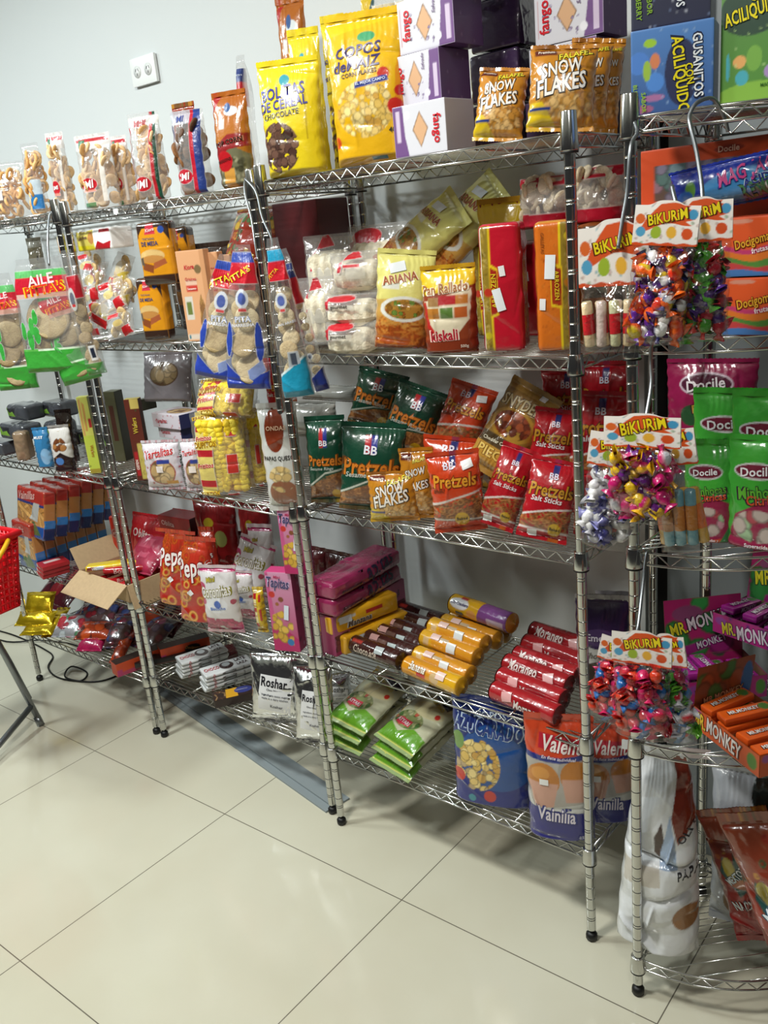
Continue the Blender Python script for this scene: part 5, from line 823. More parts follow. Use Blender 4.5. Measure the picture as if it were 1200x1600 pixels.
# ---------------------------------------------------------------- products: kind, print, name, x, y, z, yaw, lean, roll, width, height, thickness, label, category, group, contents
ROWS = [
 ('gcello', 'whiteplain0', 'biscuit_bag', -1.1458, 0.09, 1.7758, 35, 0, 0, 0.1523, 0.1795, 0.06, 'clear bag of tan ring biscuits at the far left end of the top shelf', 'bag', 'clear bags of biscuits along the top shelf', 'rings'),
 ('gcello', 'bluelabel', 'biscuit_bag', -1.0042, 0.12, 1.7758, 35, 0, 0, 0.0568, 0.2205, 0.05, 'clear biscuit bag with white and blue label, left of the rack joint', 'bag', 'clear bags of biscuits along the top shelf', 'rings'),
 ('gcello', 'imi', 'biscuit_bag', -0.8085, 0.09, 1.7645, 25, 0, 0, 0.0609, 0.2363, 0.05, 'clear bag of biscuits with a red oval badge, leftmost above the middle rack', 'bag', 'clear bags of biscuits along the top shelf', 'cookies'),
 ('gcello', 'imi', 'biscuit_bag', -0.5876, 0.07, 1.7645, 20, 0, 0, 0.1201, 0.2026, 0.06, 'clear biscuit bag with red oval badge, second from left above the middle rack', 'bag', 'clear bags of biscuits along the top shelf', 'cookies'),
 ('gcello', 'imi', 'biscuit_bag', -0.5773, 0.15, 1.7645, 20, 0, 0, 0.0549, 0.1979, 0.045, 'clear biscuit bag half hidden between the badge bag and the green striped bag', 'bag', 'clear bags of biscuits along the top shelf', 'cookies'),
 ('gcello', 'imistripe', 'biscuit_bag', -0.3417, 0.07, 1.7645, 20, 0, 0, 0.0959, 0.2228, 0.06, 'clear biscuit bag with red and green side stripes on the top shelf', 'bag', 'clear bags of biscuits along the top shelf', 'cookies'),
 ('gcello', 'imiblue', 'biscuit_bag', -0.1621, 0.07, 1.7645, 25, 0, 0, 0.0914, 0.203, 0.06, 'clear bag of dark biscuits with red and blue stripes on the top shelf', 'bag', 'clear bags of biscuits along the top shelf', 'spirals'),
 ('bag', 'nachosred', 'snack_bag', -0.329, 0.2, 1.7645, 15, 0, 0, 0.0746, 0.2454, 0.06, 'red-brown patterned snack bag peeking up behind the blue striped biscuit bag', 'bag'),
 ('gbag', 'popcorn', 'popcorn_bag', 0.0241, 0.05, 1.7645, 17, 0, 0, 0.094, 0.213, 0.07, 'orange-brown popcorn bag with a dark red banner and red disc on the top shelf', 'bag'),
 ('cello', 'pittadark', 'biscuit_bag', -0.0996, 0.22, 1.7645, 15, 0, 0, 0.0258, 0.3279, 0.06, 'clear bag with blue and red print behind the orange-brown popcorn bag', 'bag'),
 ('gbag', 'bolitas', 'cereal_bag', 0.2474, 0.03, 1.7683, 28, 0, 0, 0.1404, 0.2376, 0.08, 'yellow bag of chocolate cereal balls, front bag at the left of the top shelf', 'cereal bag'),
 ('gbag', 'bolitas', 'cereal_bag', 0.1737, 0.17, 1.7683, 24, 0, 0, 0.0769, 0.3235, 0.06, 'yellow cereal ball bag standing behind the front one on the top shelf', 'cereal bag'),
 ('bag', 'popcorn', 'popcorn_bag', 0.0476, 0.27, 1.8683, 16, 0, 0, 0.0781, 0.3267, 0.05, 'orange-brown popcorn bag at the back, tall above the yellow cereal bags', 'bag'),
 ('gbag', 'copos', 'cereal_bag', 0.4723, 0.04, 1.7683, 26, 0, 0, 0.1726, 0.2867, 0.1, 'large yellow corn flakes bag with strawberries and a flake window', 'cereal bag'),
 ('gcello', 'copos2', 'cereal_bag', 0.4032, 0.2, 1.7683, 21, 0, 0, 0.1163, 0.3703, 0.07, 'clear and yellow cereal bag behind the large corn flakes bag', 'cereal bag'),
 ('bag', 'bolitas', 'cereal_bag', 0.1899, 0.26, 1.7683, 21, 0, 0, 0.0597, 0.3567, 0.05, 'yellow bag edge showing between the two front yellow cereal bags', 'cereal bag'),
 ('box', 'fangoflip', 'cracker_box', 0.6186, 0.05, 1.7683, -2, 0, 0, 0.1332, 0.096, 0.095, 'white and purple cracker box at the bottom of the stack, printed upside down', 'box', 'white and purple cracker boxes'),
 ('box', 'fango', 'cracker_box', 0.5919, 0.09, 1.8653, -4, 0, 0, 0.1255, 0.096, 0.095, 'white and purple cracker box second from the bottom of the stack', 'box', 'white and purple cracker boxes'),
 ('box', 'fango', 'cracker_box', 0.6188, 0.095, 1.9623, -2, 0, 0, 0.1383, 0.096, 0.095, 'white and purple cracker box third from the bottom of the stack', 'box', 'white and purple cracker boxes'),
 ('box', 'fango', 'cracker_box', 0.6615, 0.11, 2.0593, -6, 0, 0, 0.1484, 0.096, 0.095, 'white and purple cracker box at the cut off top of the stack', 'box', 'white and purple cracker boxes'),
 ('box', 'fango', 'cracker_box', 0.8453, 0.25, 1.9483, -2, 0, 0, 0.15, 0.096, 0.095, 'white and purple cracker box behind the flake snack bags at the right end', 'box', 'white and purple cracker boxes'),
 ('box', 'fango', 'cracker_box', 0.8297, 0.25, 1.8513, -2, 0, 0, 0.15, 0.096, 0.095, 'lower white cracker box mostly hidden behind the gold flake bags', 'box', 'white and purple cracker boxes'),
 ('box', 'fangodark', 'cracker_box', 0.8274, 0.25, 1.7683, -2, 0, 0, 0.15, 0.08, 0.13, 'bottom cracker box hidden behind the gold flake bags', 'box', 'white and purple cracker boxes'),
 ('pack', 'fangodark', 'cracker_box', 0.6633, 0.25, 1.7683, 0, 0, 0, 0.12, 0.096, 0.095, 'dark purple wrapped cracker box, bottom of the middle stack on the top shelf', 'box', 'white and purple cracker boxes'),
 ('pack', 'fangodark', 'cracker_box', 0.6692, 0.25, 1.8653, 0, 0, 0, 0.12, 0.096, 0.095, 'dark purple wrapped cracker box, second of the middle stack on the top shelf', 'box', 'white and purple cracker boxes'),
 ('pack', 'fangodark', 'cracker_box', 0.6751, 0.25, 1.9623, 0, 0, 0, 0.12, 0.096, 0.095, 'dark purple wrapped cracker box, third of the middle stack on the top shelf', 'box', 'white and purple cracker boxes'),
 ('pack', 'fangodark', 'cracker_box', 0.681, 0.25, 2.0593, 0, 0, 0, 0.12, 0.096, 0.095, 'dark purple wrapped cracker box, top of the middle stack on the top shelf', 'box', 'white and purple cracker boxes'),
 ('bag', 'snow', 'snack_bag', 0.7782, 0.03, 1.7747, 26, 14, 8, 0.0949, 0.1302, 0.05, 'gold flake snack bag leaning at the left of its group on the top shelf', 'snack bag', 'gold flake snack bags'),
 ('bag', 'snow', 'snack_bag', 0.9116, 0.03, 1.7745, 31, 10, 6, 0.1197, 0.1421, 0.06, 'largest gold flake snack bag, front of the group by the chrome post', 'snack bag', 'gold flake snack bags'),
 ('bag', 'snow', 'snack_bag', 0.9136, 0.12, 1.7736, 31, 8, 8, 0.0767, 0.1596, 0.05, 'gold flake snack bag directly behind the largest one', 'snack bag', 'gold flake snack bags'),
 ('bag', 'snow', 'snack_bag', 0.9245, 0.17, 1.7724, 36, 8, 8, 0.0598, 0.1632, 0.05, 'rearmost gold flake snack bag at the right end of the top shelf', 'snack bag', 'gold flake snack bags'),
 ('box', 'gusblue', 'candy_box', 1.138, -0.0, 1.768, 14, 0, 0, 0.1256, 0.1267, 0.07, 'blue candy box with sideways yellow and white lettering on the corner shelf', 'box'),
 ('box', 'gusnavy', 'candy_box', 1.1272, 0.02, 1.897, 14, 0, 0, 0.1205, 0.11, 0.07, 'navy candy box stacked on the blue candy box', 'box'),
 ('box', 'gusgreen', 'candy_box', 1.2629, 0.03, 1.768, -2, 0, 0, 0.0999, 0.1781, 0.07, 'green apple candy box with yellow lettering on the corner shelf', 'box'),
 ('gbag', 'brownpack', 'snack_pack', -1.2303, 0.2, 1.523, 30, 0, 0, 0.0551, 0.1929, 0.05, 'olive brown pack with a round dark window behind the hanging pita bags', 'pack'),
 ('pack', 'redwhite', 'snack_pack', -1.1291, 0.2, 1.503, 0, 0, 0, 0.0543, 0.05, 0.05, 'dark red and white pack between the rack posts behind the pita bags', 'pack'),
 ('loaf', 'charcoal', 'bread_pack', -1.5763, 0.2, 1.443, 0, 0, 0, 0.1918, 0.06, 0.08, 'dark wrapped loaf on the upper left shelf at the picture edge, top one', 'pack'),
 ('loaf', 'charcoal', 'bread_pack', -1.603, 0.2, 1.383, 0, 0, 0, 0.1956, 0.06, 0.08, 'dark wrapped loaf under another at the left picture edge', 'pack'),
 ('pack', 'rollpack', 'cake_pack', -0.6573, 0.1, 1.6528, -3, 0, 0, 0.1926, 0.062, 0.08, 'yellow and red pack of swiss roll cakes on top of the pile', 'cake pack'),
 ('pack', 'rollpack', 'cake_pack', -1.0234, 0.2, 1.6528, -3, 0, 0, 0.02, 0.062, 0.06, 'yellow cake pack seen between the two posts', 'cake pack'),
 ('cello', 'smallcookie', 'cake_pack', -0.7731, 0.1, 1.559, 20, 20, -8, 0.1257, 0.1042, 0.035, 'small clear and red cake pack at the top left of the pile', 'cake pack', 'small clear cake packs in a pile', 'spirals2'),
 ('cello', 'smallcookie', 'cake_pack', -0.7559, 0.07, 1.5035, 20, 20, 10, 0.094, 0.131, 0.035, 'small clear and red cake pack at the left upper middle of the pile', 'cake pack', 'small clear cake packs in a pile', 'spirals2'),
 ('cello', 'smallyellow', 'cake_pack', -0.6547, 0.1, 1.532, 20, 20, 20, 0.0698, 0.1175, 0.035, 'small clear and red cake pack at the right upper side of the pile', 'cake pack', 'small clear cake packs in a pile', 'spirals2'),
 ('cello', 'smallcookie', 'cake_pack', -0.6134, 0.06, 1.4718, 20, 20, -14, 0.0964, 0.1026, 0.035, 'small clear and red cake pack at the centre of the pile', 'cake pack', 'small clear cake packs in a pile', 'spirals2'),
 ('cello', 'smallyellow', 'cake_pack', -0.6239, 0.08, 1.4561, 20, 20, 16, 0.0413, 0.1256, 0.035, 'small clear and red cake pack at the right side of the pile', 'cake pack', 'small clear cake packs in a pile', 'spirals2'),
 ('cello', 'smallyellow', 'cake_pack', -0.7005, 0.05, 1.4373, 20, 20, 30, 0.0703, 0.0872, 0.035, 'small clear and red cake pack at the lower centre of the pile', 'cake pack', 'small clear cake packs in a pile', 'spirals2'),
 ('cello', 'smallcookie', 'cake_pack', -0.5841, 0.05, 1.3988, 20, 20, -10, 0.0975, 0.0821, 0.035, 'small clear and red cake pack at the bottom front of the pile', 'cake pack', 'small clear cake packs in a pile', 'spirals2'),
 ('cello', 'smallcookie', 'cake_pack', -0.8205, 0.09, 1.3989, 20, 20, 10, 0.0997, 0.0652, 0.035, 'small clear and red cake pack at the bottom left of the pile', 'cake pack', 'small clear cake packs in a pile', 'spirals2'),
 ('cello', 'smallcookie', 'cake_pack', -0.6746, 0.12, 1.4957, 20, 20, 5, 0.1193, 0.0338, 0.035, 'small clear and red cake pack at the back right of the pile', 'cake pack', 'small clear cake packs in a pile', 'spirals2'),
 ('cello', 'smallcookie', 'cake_pack', -0.8759, 0.14, 1.4557, 20, 20, -6, 0.0995, 0.1046, 0.035, 'small clear and red cake pack at the back left of the pile', 'cake pack', 'small clear cake packs in a pile', 'spirals2'),
 ('loaf', 'mesa', 'toast_pack', -0.4091, 0.06, 1.3908, 23, 0, 0, 0.0854, 0.1765, 0.045, 'orange toast pack with brown base, lower of the pair', 'toast pack', 'orange toast packs'),
 ('loaf', 'mesa', 'toast_pack', -0.3567, 0.065, 1.5428, 23, 0, 0, 0.1067, 0.1717, 0.045, 'orange toast pack with brown base, resting on the other one', 'toast pack', 'orange toast packs'),
 ('loaf', 'mesa', 'toast_pack', -0.4102, 0.19, 1.5108, 23, 0, 0, 0.0657, 0.1857, 0.05, 'orange toast pack at the back beside the upper toast pack', 'toast pack', 'orange toast packs'),
 ('bag', 'whiteplain', 'biscuit_bag', -0.4628, 0.24, 1.5708, 19, 0, 0, 0.0245, 0.1329, 0.05, 'small pale biscuit bag in the dark behind the toast packs', 'bag'),
 ('box', 'grisin', 'breadstick_pack', -0.2112, 0.06, 1.3908, 19, 0, 0, 0.0858, 0.2386, 0.03, 'pale orange breadstick pack with a leaf shaped window, front one', 'breadstick pack', 'breadstick packs'),
 ('box', 'grisin', 'breadstick_pack', -0.1679, 0.1, 1.3908, 19, 0, 0, 0.0316, 0.2286, 0.03, 'pale orange breadstick pack just behind the front one', 'breadstick pack', 'breadstick packs'),
 ('box', 'grisin', 'breadstick_pack', -0.1608, 0.14, 1.3908, 19, 0, 0, 0.0255, 0.2187, 0.03, 'pale orange breadstick pack third in the row by the blue pita bag', 'breadstick pack', 'breadstick packs'),
 ('pack', 'grisinflat', 'breadstick_pack', -0.2768, 0.2, 1.5308, -4, 0, 0, 0.0915, 0.035, 0.1, 'pale orange breadstick pack lying flat at the back', 'breadstick pack', 'breadstick packs'),
 ('bag', 'nachosred', 'snack_bag', -0.1254, 0.18, 1.5908, 0, 30, 0, 0.2021, 0.149, 0.05, 'red patterned corn chip bag lying on top at the back', 'snack bag', 'patterned corn chip bags'),
 ('bag', 'nachosred', 'snack_bag', -0.1569, 0.16, 1.5108, 0, 20, 0, 0.1285, 0.1571, 0.05, 'red patterned corn chip bag below another, behind the blue pita bags', 'snack bag', 'patterned corn chip bags'),
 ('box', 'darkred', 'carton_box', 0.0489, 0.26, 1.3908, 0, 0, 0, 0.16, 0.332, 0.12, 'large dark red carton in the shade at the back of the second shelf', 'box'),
 ('gcello', 'ricebag', 'bread_bag', 0.1602, 0.2, 1.4606, 16, 0, 0, 0.147, 0.1746, 0.08, 'clear tied bag of pale bread with a red triangle, at the back left', 'bread bag', 'clear bags of pale bread', 'rice'),
 ('cello', 'ricebag', 'bread_bag', 0.3424, 0.1, 1.5006, 21, 0, 0, 0.1456, 0.091, 0.1, 'clear bag of pale bread with red tag, top of the front stack', 'bread bag', 'clear bags of pale bread', 'rice'),
 ('cello', 'ricered', 'bread_bag', 0.3407, 0.07, 1.4406, 18, 0, 0, 0.1543, 0.058, 0.1, 'clear bag of pale bread, middle of the front stack', 'bread bag', 'clear bags of pale bread', 'rice'),
 ('cello', 'ricered', 'bread_bag', 0.3475, 0.05, 1.3706, 18, 0, 0, 0.1434, 0.0683, 0.1, 'clear bag of pale bread with red print, bottom of the front stack', 'bread bag', 'clear bags of pale bread', 'rice'),
 ('gcello', 'ricebag', 'bread_bag', 0.1809, 0.12, 1.3706, 26, 0, 0, 0.1013, 0.167, 0.08, 'clear bag of pale bread standing left of the stack beside the post', 'bread bag', 'clear bags of pale bread', 'rice'),
 ('gcello', 'ricered', 'bread_bag', 0.2623, 0.27, 1.4706, 5, 0, 0, 0.1812, 0.178, 0.07, 'clear tied bag of pale bread in the shade at the very back', 'bread bag', 'clear bags of pale bread', 'rice'),
 ('gbag', 'noodle', 'pasta_bag', 0.5037, 0.03, 1.3794, 38, 0, 8, 0.1266, 0.2074, 0.08, 'pale yellow and orange pasta bag with a plate picture, front one', 'pasta bag', 'pasta bags with a plate picture'),
 ('bag', 'noodle', 'pasta_bag', 0.3524, 0.17, 1.5324, 0, 30, 48, 0.13, 0.24, 0.06, 'pasta bag tilted to the right behind the pale bread, left of two', 'pasta bag', 'pasta bags with a plate picture'),
 ('bag', 'noodle', 'pasta_bag', 0.4278, 0.22, 1.5359, 0, 26, 46, 0.14, 0.26, 0.06, 'pasta bag tilted to the right at the back, right of two', 'pasta bag', 'pasta bags with a plate picture'),
 ('gbag', 'panrallado', 'breadcrumb_bag', 0.6418, 0.03, 1.3706, 24, 0, 0, 0.1163, 0.1789, 0.07, 'brown and yellow breadcrumb bag with food pictures, front one', 'breadcrumb bag'),
 ('gbag', 'panrallado', 'breadcrumb_bag', 0.6709, 0.2, 1.4206, 20, 0, 0, 0.102, 0.2509, 0.06, 'brown and yellow breadcrumb bag at the back behind the red noodle pack', 'breadcrumb bag'),
 ('loaf', 'arrozred', 'noodle_pack', 0.7532, 0.07, 1.3706, 20, 0, 0, 0.0858, 0.2543, 0.07, 'tall red rice noodle pack with olive side strip', 'noodle pack'),
 ('loaf', 'arrozorange', 'noodle_pack', 0.8687, 0.08, 1.3706, 20, 0, 0, 0.0771, 0.2499, 0.07, 'tall orange rice noodle pack partly behind the chrome post', 'noodle pack'),
 ('loaf', 'greypack', 'noodle_pack', 0.9061, 0.17, 1.3706, 26, 0, 0, 0.0742, 0.2368, 0.07, 'brown and grey pack behind the hanging tube candies', 'noodle pack'),
 ('gcello', 'crouton', 'crouton_bag', 0.8038, 0.17, 1.6056, 6, 0, 0, 0.1206, 0.0996, 0.09, 'clear bag with dark red bands above the noodle packs, left one', 'crouton bag', 'clear bags with red bands on top', 'pasta'),
 ('gcello', 'crouton', 'crouton_bag', 0.9011, 0.19, 1.6056, 6, 0, 0, 0.1166, 0.1065, 0.09, 'clear bag with dark red bands above the noodle packs, right one', 'crouton bag', 'clear bags with red bands on top', 'pasta'),
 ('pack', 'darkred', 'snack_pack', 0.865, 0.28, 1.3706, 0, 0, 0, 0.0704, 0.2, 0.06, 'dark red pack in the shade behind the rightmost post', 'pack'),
 ('box', 'docilebox', 'candy_carton', 1.1731, 0.14, 1.598, -4, 0, 0, 0.26, 0.125, 0.12, 'large orange carton with a window full of wrapped candy', 'candy carton'),
 ('box', 'docileside', 'candy_carton', 1.06, 0.08, 1.518, 6, 0, 0, 0.0411, 0.11, 0.1, 'orange carton with magenta side behind the left card bags', 'candy carton'),
 ('bag', 'magjack', 'candy_bag', 1.2248, 0.03, 1.619, -4, 0, -6, 0.21, 0.07, 0.05, 'dark blue gummy candy bag with pink lettering lying on its side', 'candy bag'),
 ('box', 'docigoma', 'candy_carton', 1.2856, 0.0, 1.51, -2, 0, 0, 0.0974, 0.09, 0.1, 'orange carton with wavy stripes, upper of two', 'candy carton', 'orange striped candy cartons'),
 ('box', 'docigoma', 'candy_carton', 1.2926, 0.0, 1.418, -2, 0, 0, 0.1036, 0.09, 0.1, 'orange carton with wavy stripes, lower of two', 'candy carton', 'orange striped candy cartons'),
 ('loaf', 'charcoal', 'bread_pack', -1.4163, 0.14, 1.0812, 0, 0, 0, 0.1392, 0.06, 0.08, 'dark grey wrapped loaf with green label, top left of the pile', 'bread pack', 'dark wrapped loaves'),
 ('loaf', 'charcoal', 'bread_pack', -1.313, 0.22, 1.0812, 0, 0, 0, 0.1289, 0.06, 0.08, 'dark grey wrapped loaf at the back right of the pile', 'bread pack', 'dark wrapped loaves'),
 ('loaf', 'charcoal', 'bread_pack', -1.4092, 0.1, 1.0172, 0, 0, 0, 0.1752, 0.06, 0.08, 'dark grey wrapped loaf with green label, second layer left', 'bread pack', 'dark wrapped loaves'),
 ('loaf', 'charcoal', 'bread_pack', -1.2663, 0.18, 1.0172, 0, 0, 0, 0.0995, 0.06, 0.08, 'dark grey wrapped loaf, second layer right', 'bread pack', 'dark wrapped loaves'),
 ('loaf', 'charcoal', 'bread_pack', -1.5703, 0.08, 0.9512, 0, 0, 0, 0.2009, 0.054, 0.08, 'dark grey wrapped loaf, bottom layer at the picture edge', 'bread pack', 'dark wrapped loaves'),
 ('loaf', 'breadbrown', 'bread_pack', -1.334, 0.06, 0.9512, 40, 0, 0, 0.0494, 0.1102, 0.07, 'brown loaf in clear wrap at the front of the pile', 'bread pack'),
 ('gbag', 'must', 'candy_pack', -1.1259, 0.02, 0.9512, 36, 0, 0, 0.0555, 0.1404, 0.04, 'blue pack with white lettering on the third shelf', 'candy pack'),
 ('gbag', 'venditos', 'chocolate_bag', -0.9913, 0.015, 0.9512, 36, 0, 0, 0.0726, 0.1584, 0.05, 'white and brown pack with round chocolate biscuits', 'chocolate pack'),
 ('gbag', 'venditosbrown', 'chocolate_bag', -1.1108, 0.11, 0.9512, 36, 0, 0, 0.0601, 0.1851, 0.05, 'dark brown chocolate pack behind the white and brown one', 'chocolate pack'),
 ('box', 'wafersyellow', 'wafer_box', -0.8623, 0.05, 0.9512, 38, 0, 0, 0.0365, 0.2575, 0.03, 'pale yellow and green upright wafer box beside the rack posts', 'wafer box'),
 ('box', 'wafersbrown', 'wafer_box', -0.6052, 0.06, 0.9511, 35, 0, 0, 0.0462, 0.2599, 0.03, 'brown and cream upright wafer box', 'wafer box'),
 ('box', 'wafersgreen', 'wafer_box', -0.9203, 0.2, 0.9511, 17, 0, 0, 0.0468, 0.2451, 0.045, 'olive wafer box in the shade behind the posts, front one', 'wafer box', 'olive wafer boxes'),
 ('box', 'wafersgreen', 'wafer_box', -0.8313, 0.25, 1.1211, 0, 0, 0, 0.02, 0.04, 0.1, 'olive wafer box lying at the back of the shelf', 'wafer box', 'olive wafer boxes'),
 ('bag', 'tartalitas', 'cookie_tray_pack', -0.4386, 0.015, 0.9511, 25, 0, 0, 0.1219, 0.1477, 0.045, 'white cookie pack with heart dots and a tartlet window, front one', 'cookie pack', 'white cookie trays with heart print'),
 ('bag', 'tartalitas', 'cookie_tray_pack', -0.3305, 0.05, 0.9511, 29, 0, 0, 0.0755, 0.1514, 0.05, 'white cookie pack beside the yellow corn snack bag', 'cookie pack', 'white cookie trays with heart print'),
 ('box', 'tartatray', 'cookie_tray_pack', -0.4956, 0.14, 1.0811, -4, 0, 0, 0.1228, 0.04, 0.08, 'white cookie tray lying flat under another tray', 'cookie pack', 'white cookie trays with heart print'),
 ('box', 'tartatray', 'cookie_tray_pack', -0.4922, 0.14, 1.1161, -2, 0, 0, 0.1428, 0.045, 0.1, 'white cookie tray lying flat on top of the stack', 'cookie pack', 'white cookie trays with heart print'),
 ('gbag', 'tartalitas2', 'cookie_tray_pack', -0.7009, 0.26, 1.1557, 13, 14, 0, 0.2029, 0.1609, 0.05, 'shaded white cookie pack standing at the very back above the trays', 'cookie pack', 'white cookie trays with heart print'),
 ('gcello', 'corn2', 'corn_puff_bag', -0.196, 0.05, 0.9511, 27, 0, 0, 0.1685, 0.2436, 0.09, 'large yellow corn puff bag standing at the front', 'corn puff bag', 'yellow corn puff bags', 'puffs'),
 ('gcello', 'corn2', 'corn_puff_bag', -0.1905, 0.07, 1.1694, 17, 26, 0, 0.2, 0.1195, 0.08, 'yellow corn puff bag lying across the top of the standing one', 'corn puff bag', 'yellow corn puff bags', 'puffs'),
 ('gcello', 'corn2', 'corn_puff_bag', -0.1723, 0.15, 0.9511, 35, 0, 0, 0.0634, 0.2534, 0.08, 'yellow corn puff bag behind, in the shade next to the white chip bag', 'corn puff bag', 'yellow corn puff bags', 'puffs'),
 ('bag', 'papas', 'chip_bag', 0.0805, 0.02, 0.9511, 29, 0, 0, 0.106, 0.282, 0.07, 'white potato chip bag with a bowl of chips printed on it', 'chip bag'),
 ('bag', 'pretzred', 'pretzel_bag', -0.1264, 0.24, 1.1111, 15, 0, 0, 0.1001, 0.1991, 0.05, 'dark red bag at the back behind the white chip bag', 'snack bag'),
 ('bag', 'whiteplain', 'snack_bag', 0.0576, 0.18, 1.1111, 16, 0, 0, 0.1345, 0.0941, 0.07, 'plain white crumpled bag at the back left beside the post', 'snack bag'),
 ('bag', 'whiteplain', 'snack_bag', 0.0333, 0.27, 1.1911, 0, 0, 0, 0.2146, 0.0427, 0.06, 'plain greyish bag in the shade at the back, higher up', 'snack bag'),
 ('bag', 'pretzgreen', 'pretzel_bag', 0.189, 0.07, 0.9711, 28, 6, 0, 0.1066, 0.2204, 0.07, 'dark green pretzel bag, front left beside the post', 'pretzel bag', 'green pretzel bags'),
 ('bag', 'pretzgreen', 'pretzel_bag', 0.354, 0.04, 0.9795, 30, 8, 6, 0.1628, 0.2101, 0.07, 'dark green pretzel bag, front right behind the small gold bag', 'pretzel bag', 'green pretzel bags'),
 ('bag', 'pretzgreen', 'pretzel_bag', 0.2252, 0.22, 1.1399, 26, 12, 16, 0.1394, 0.1463, 0.06, 'dark green pretzel bag, back left near the shelf above', 'pretzel bag', 'green pretzel bags'),
 ('bag', 'pretzgreen', 'pretzel_bag', 0.3728, 0.16, 1.0967, 26, 14, 22, 0.1407, 0.169, 0.06, 'dark green pretzel bag, back right leaning', 'pretzel bag', 'green pretzel bags'),
 ('bag', 'snow', 'snack_bag', 0.4495, 0.015, 0.9711, 30, 0, 0, 0.1188, 0.1189, 0.05, 'small gold flake bag at the very front of the third shelf', 'snack bag', 'gold flake bags on the third shelf'),
 ('bag', 'snow', 'snack_bag', 0.4926, 0.06, 0.9711, 30, 0, 0, 0.0813, 0.1678, 0.05, 'gold flake bag behind the small front one', 'snack bag', 'gold flake bags on the third shelf'),
 ('bag', 'pretzorange', 'pretzel_bag', 0.6418, 0.015, 0.9742, 32, 0, -3, 0.1185, 0.1811, 0.06, 'bright orange pretzel bag at the front with a white price sticker', 'pretzel bag', 'orange pretzel bags'),
 ('bag', 'pretzorange', 'pretzel_bag', 0.5201, 0.15, 1.09, 24, 20, 20, 0.1175, 0.1889, 0.06, 'orange pretzel bag leaning at the back', 'pretzel bag', 'orange pretzel bags'),
 ('bag', 'pretzorange', 'pretzel_bag', 0.5442, 0.11, 0.9816, 28, 0, 8, 0.151, 0.1758, 0.06, 'orange pretzel bag hidden behind the front orange one', 'pretzel bag', 'orange pretzel bags'),
 ('bag', 'snyder', 'pretzel_bag', 0.6566, 0.11, 1.0816, 18, 20, 30, 0.13, 0.22, 0.06, 'brown and gold cheese pretzel pieces bag leaning over', 'pretzel bag'),
 ('bag', 'pretzred', 'pretzel_bag', 0.7123, 0.04, 0.9869, 28, 18, 22, 0.0888, 0.1813, 0.06, 'red salt stick bag at the front, left of two', 'pretzel bag', 'red salt stick bags'),
 ('bag', 'pretzred', 'pretzel_bag', 0.8459, 0.015, 0.9835, 28, 16, 14, 0.107, 0.1673, 0.06, 'red salt stick bag at the front, right one by the chrome post', 'pretzel bag', 'red salt stick bags'),
 ('bag', 'pretzred', 'pretzel_bag', 0.7912, 0.15, 1.0701, 24, 12, 10, 0.1055, 0.1553, 0.06, 'red salt stick bag in the second row, behind the post', 'pretzel bag', 'red salt stick bags'),
 ('bag', 'pretzred', 'pretzel_bag', 0.8944, 0.18, 1.0655, 24, 10, 4, 0.1291, 0.1956, 0.06, 'red salt stick bag in the second row, right of the post', 'pretzel bag', 'red salt stick bags'),
 ('bag', 'pretzred', 'pretzel_bag', 0.7805, 0.27, 1.1311, 16, 0, 0, 0.1195, 0.166, 0.05, 'red salt stick bag in the shade at the back, left', 'pretzel bag', 'red salt stick bags'),
 ('bag', 'pretzred', 'pretzel_bag', 0.8657, 0.29, 1.1311, 16, 0, 0, 0.1169, 0.1784, 0.05, 'red salt stick bag in the shade at the back, right', 'pretzel bag', 'red salt stick bags'),
 ('bag', 'pretzred', 'pretzel_bag', 0.9133, 0.13, 0.9711, 32, 0, 0, 0.0934, 0.1352, 0.06, 'red salt stick bag behind the post at shelf level', 'pretzel bag', 'red salt stick bags'),
 ('gbag', 'docilepink', 'gummy_bag', 1.1438, 0.17, 1.183, 8, 0, 0, 0.1683, 0.1563, 0.05, 'dark pink gummy candy bag at the back of the corner shelf', 'gummy bag'),
 ('gbag', 'docilegreen', 'gummy_bag', 1.2049, 0.12, 1.073, 6, 0, 0, 0.1472, 0.2209, 0.05, 'green gummy bag, second row', 'gummy bag', 'green gummy bags'),
 ('gbag', 'docilegreen', 'gummy_bag', 1.2894, 0.09, 1.063, 0, 0, 0, 0.1558, 0.2335, 0.05, 'green gummy bag behind the right front one', 'gummy bag', 'green gummy bags'),
 ('gbag', 'docilegreen', 'gummy_bag', 1.2025, 0.015, 1.033, 12, 0, 0, 0.0937, 0.1891, 0.06, 'green gummy bag at the front, partly behind the hanging card bags', 'gummy bag', 'green gummy bags'),
 ('gbag', 'docilegreen', 'gummy_bag', 1.298, 0.015, 1.033, 2, 0, 0, 0.127, 0.2023, 0.06, 'green gummy bag at the front right picture edge', 'gummy bag', 'green gummy bags'),
 ('pack', 'vainilla', 'biscuit_bag', -1.3962, 0.03, 0.5215, -6, 0, 0, 0.1642, 0.1914, 0.043, 'sponge finger pack, first from the front in the lower row', 'biscuit pack', 'bags of sponge fingers'),
 ('pack', 'vainilla', 'biscuit_bag', -1.3962, 0.075, 0.5215, -6, 0, 0, 0.1642, 0.1914, 0.043, 'sponge finger pack, second from the front in the lower row', 'biscuit pack', 'bags of sponge fingers'),
 ('pack', 'vainilla', 'biscuit_bag', -1.3962, 0.12, 0.5215, -6, 0, 0, 0.1642, 0.1914, 0.043, 'sponge finger pack, third from the front in the lower row', 'biscuit pack', 'bags of sponge fingers'),
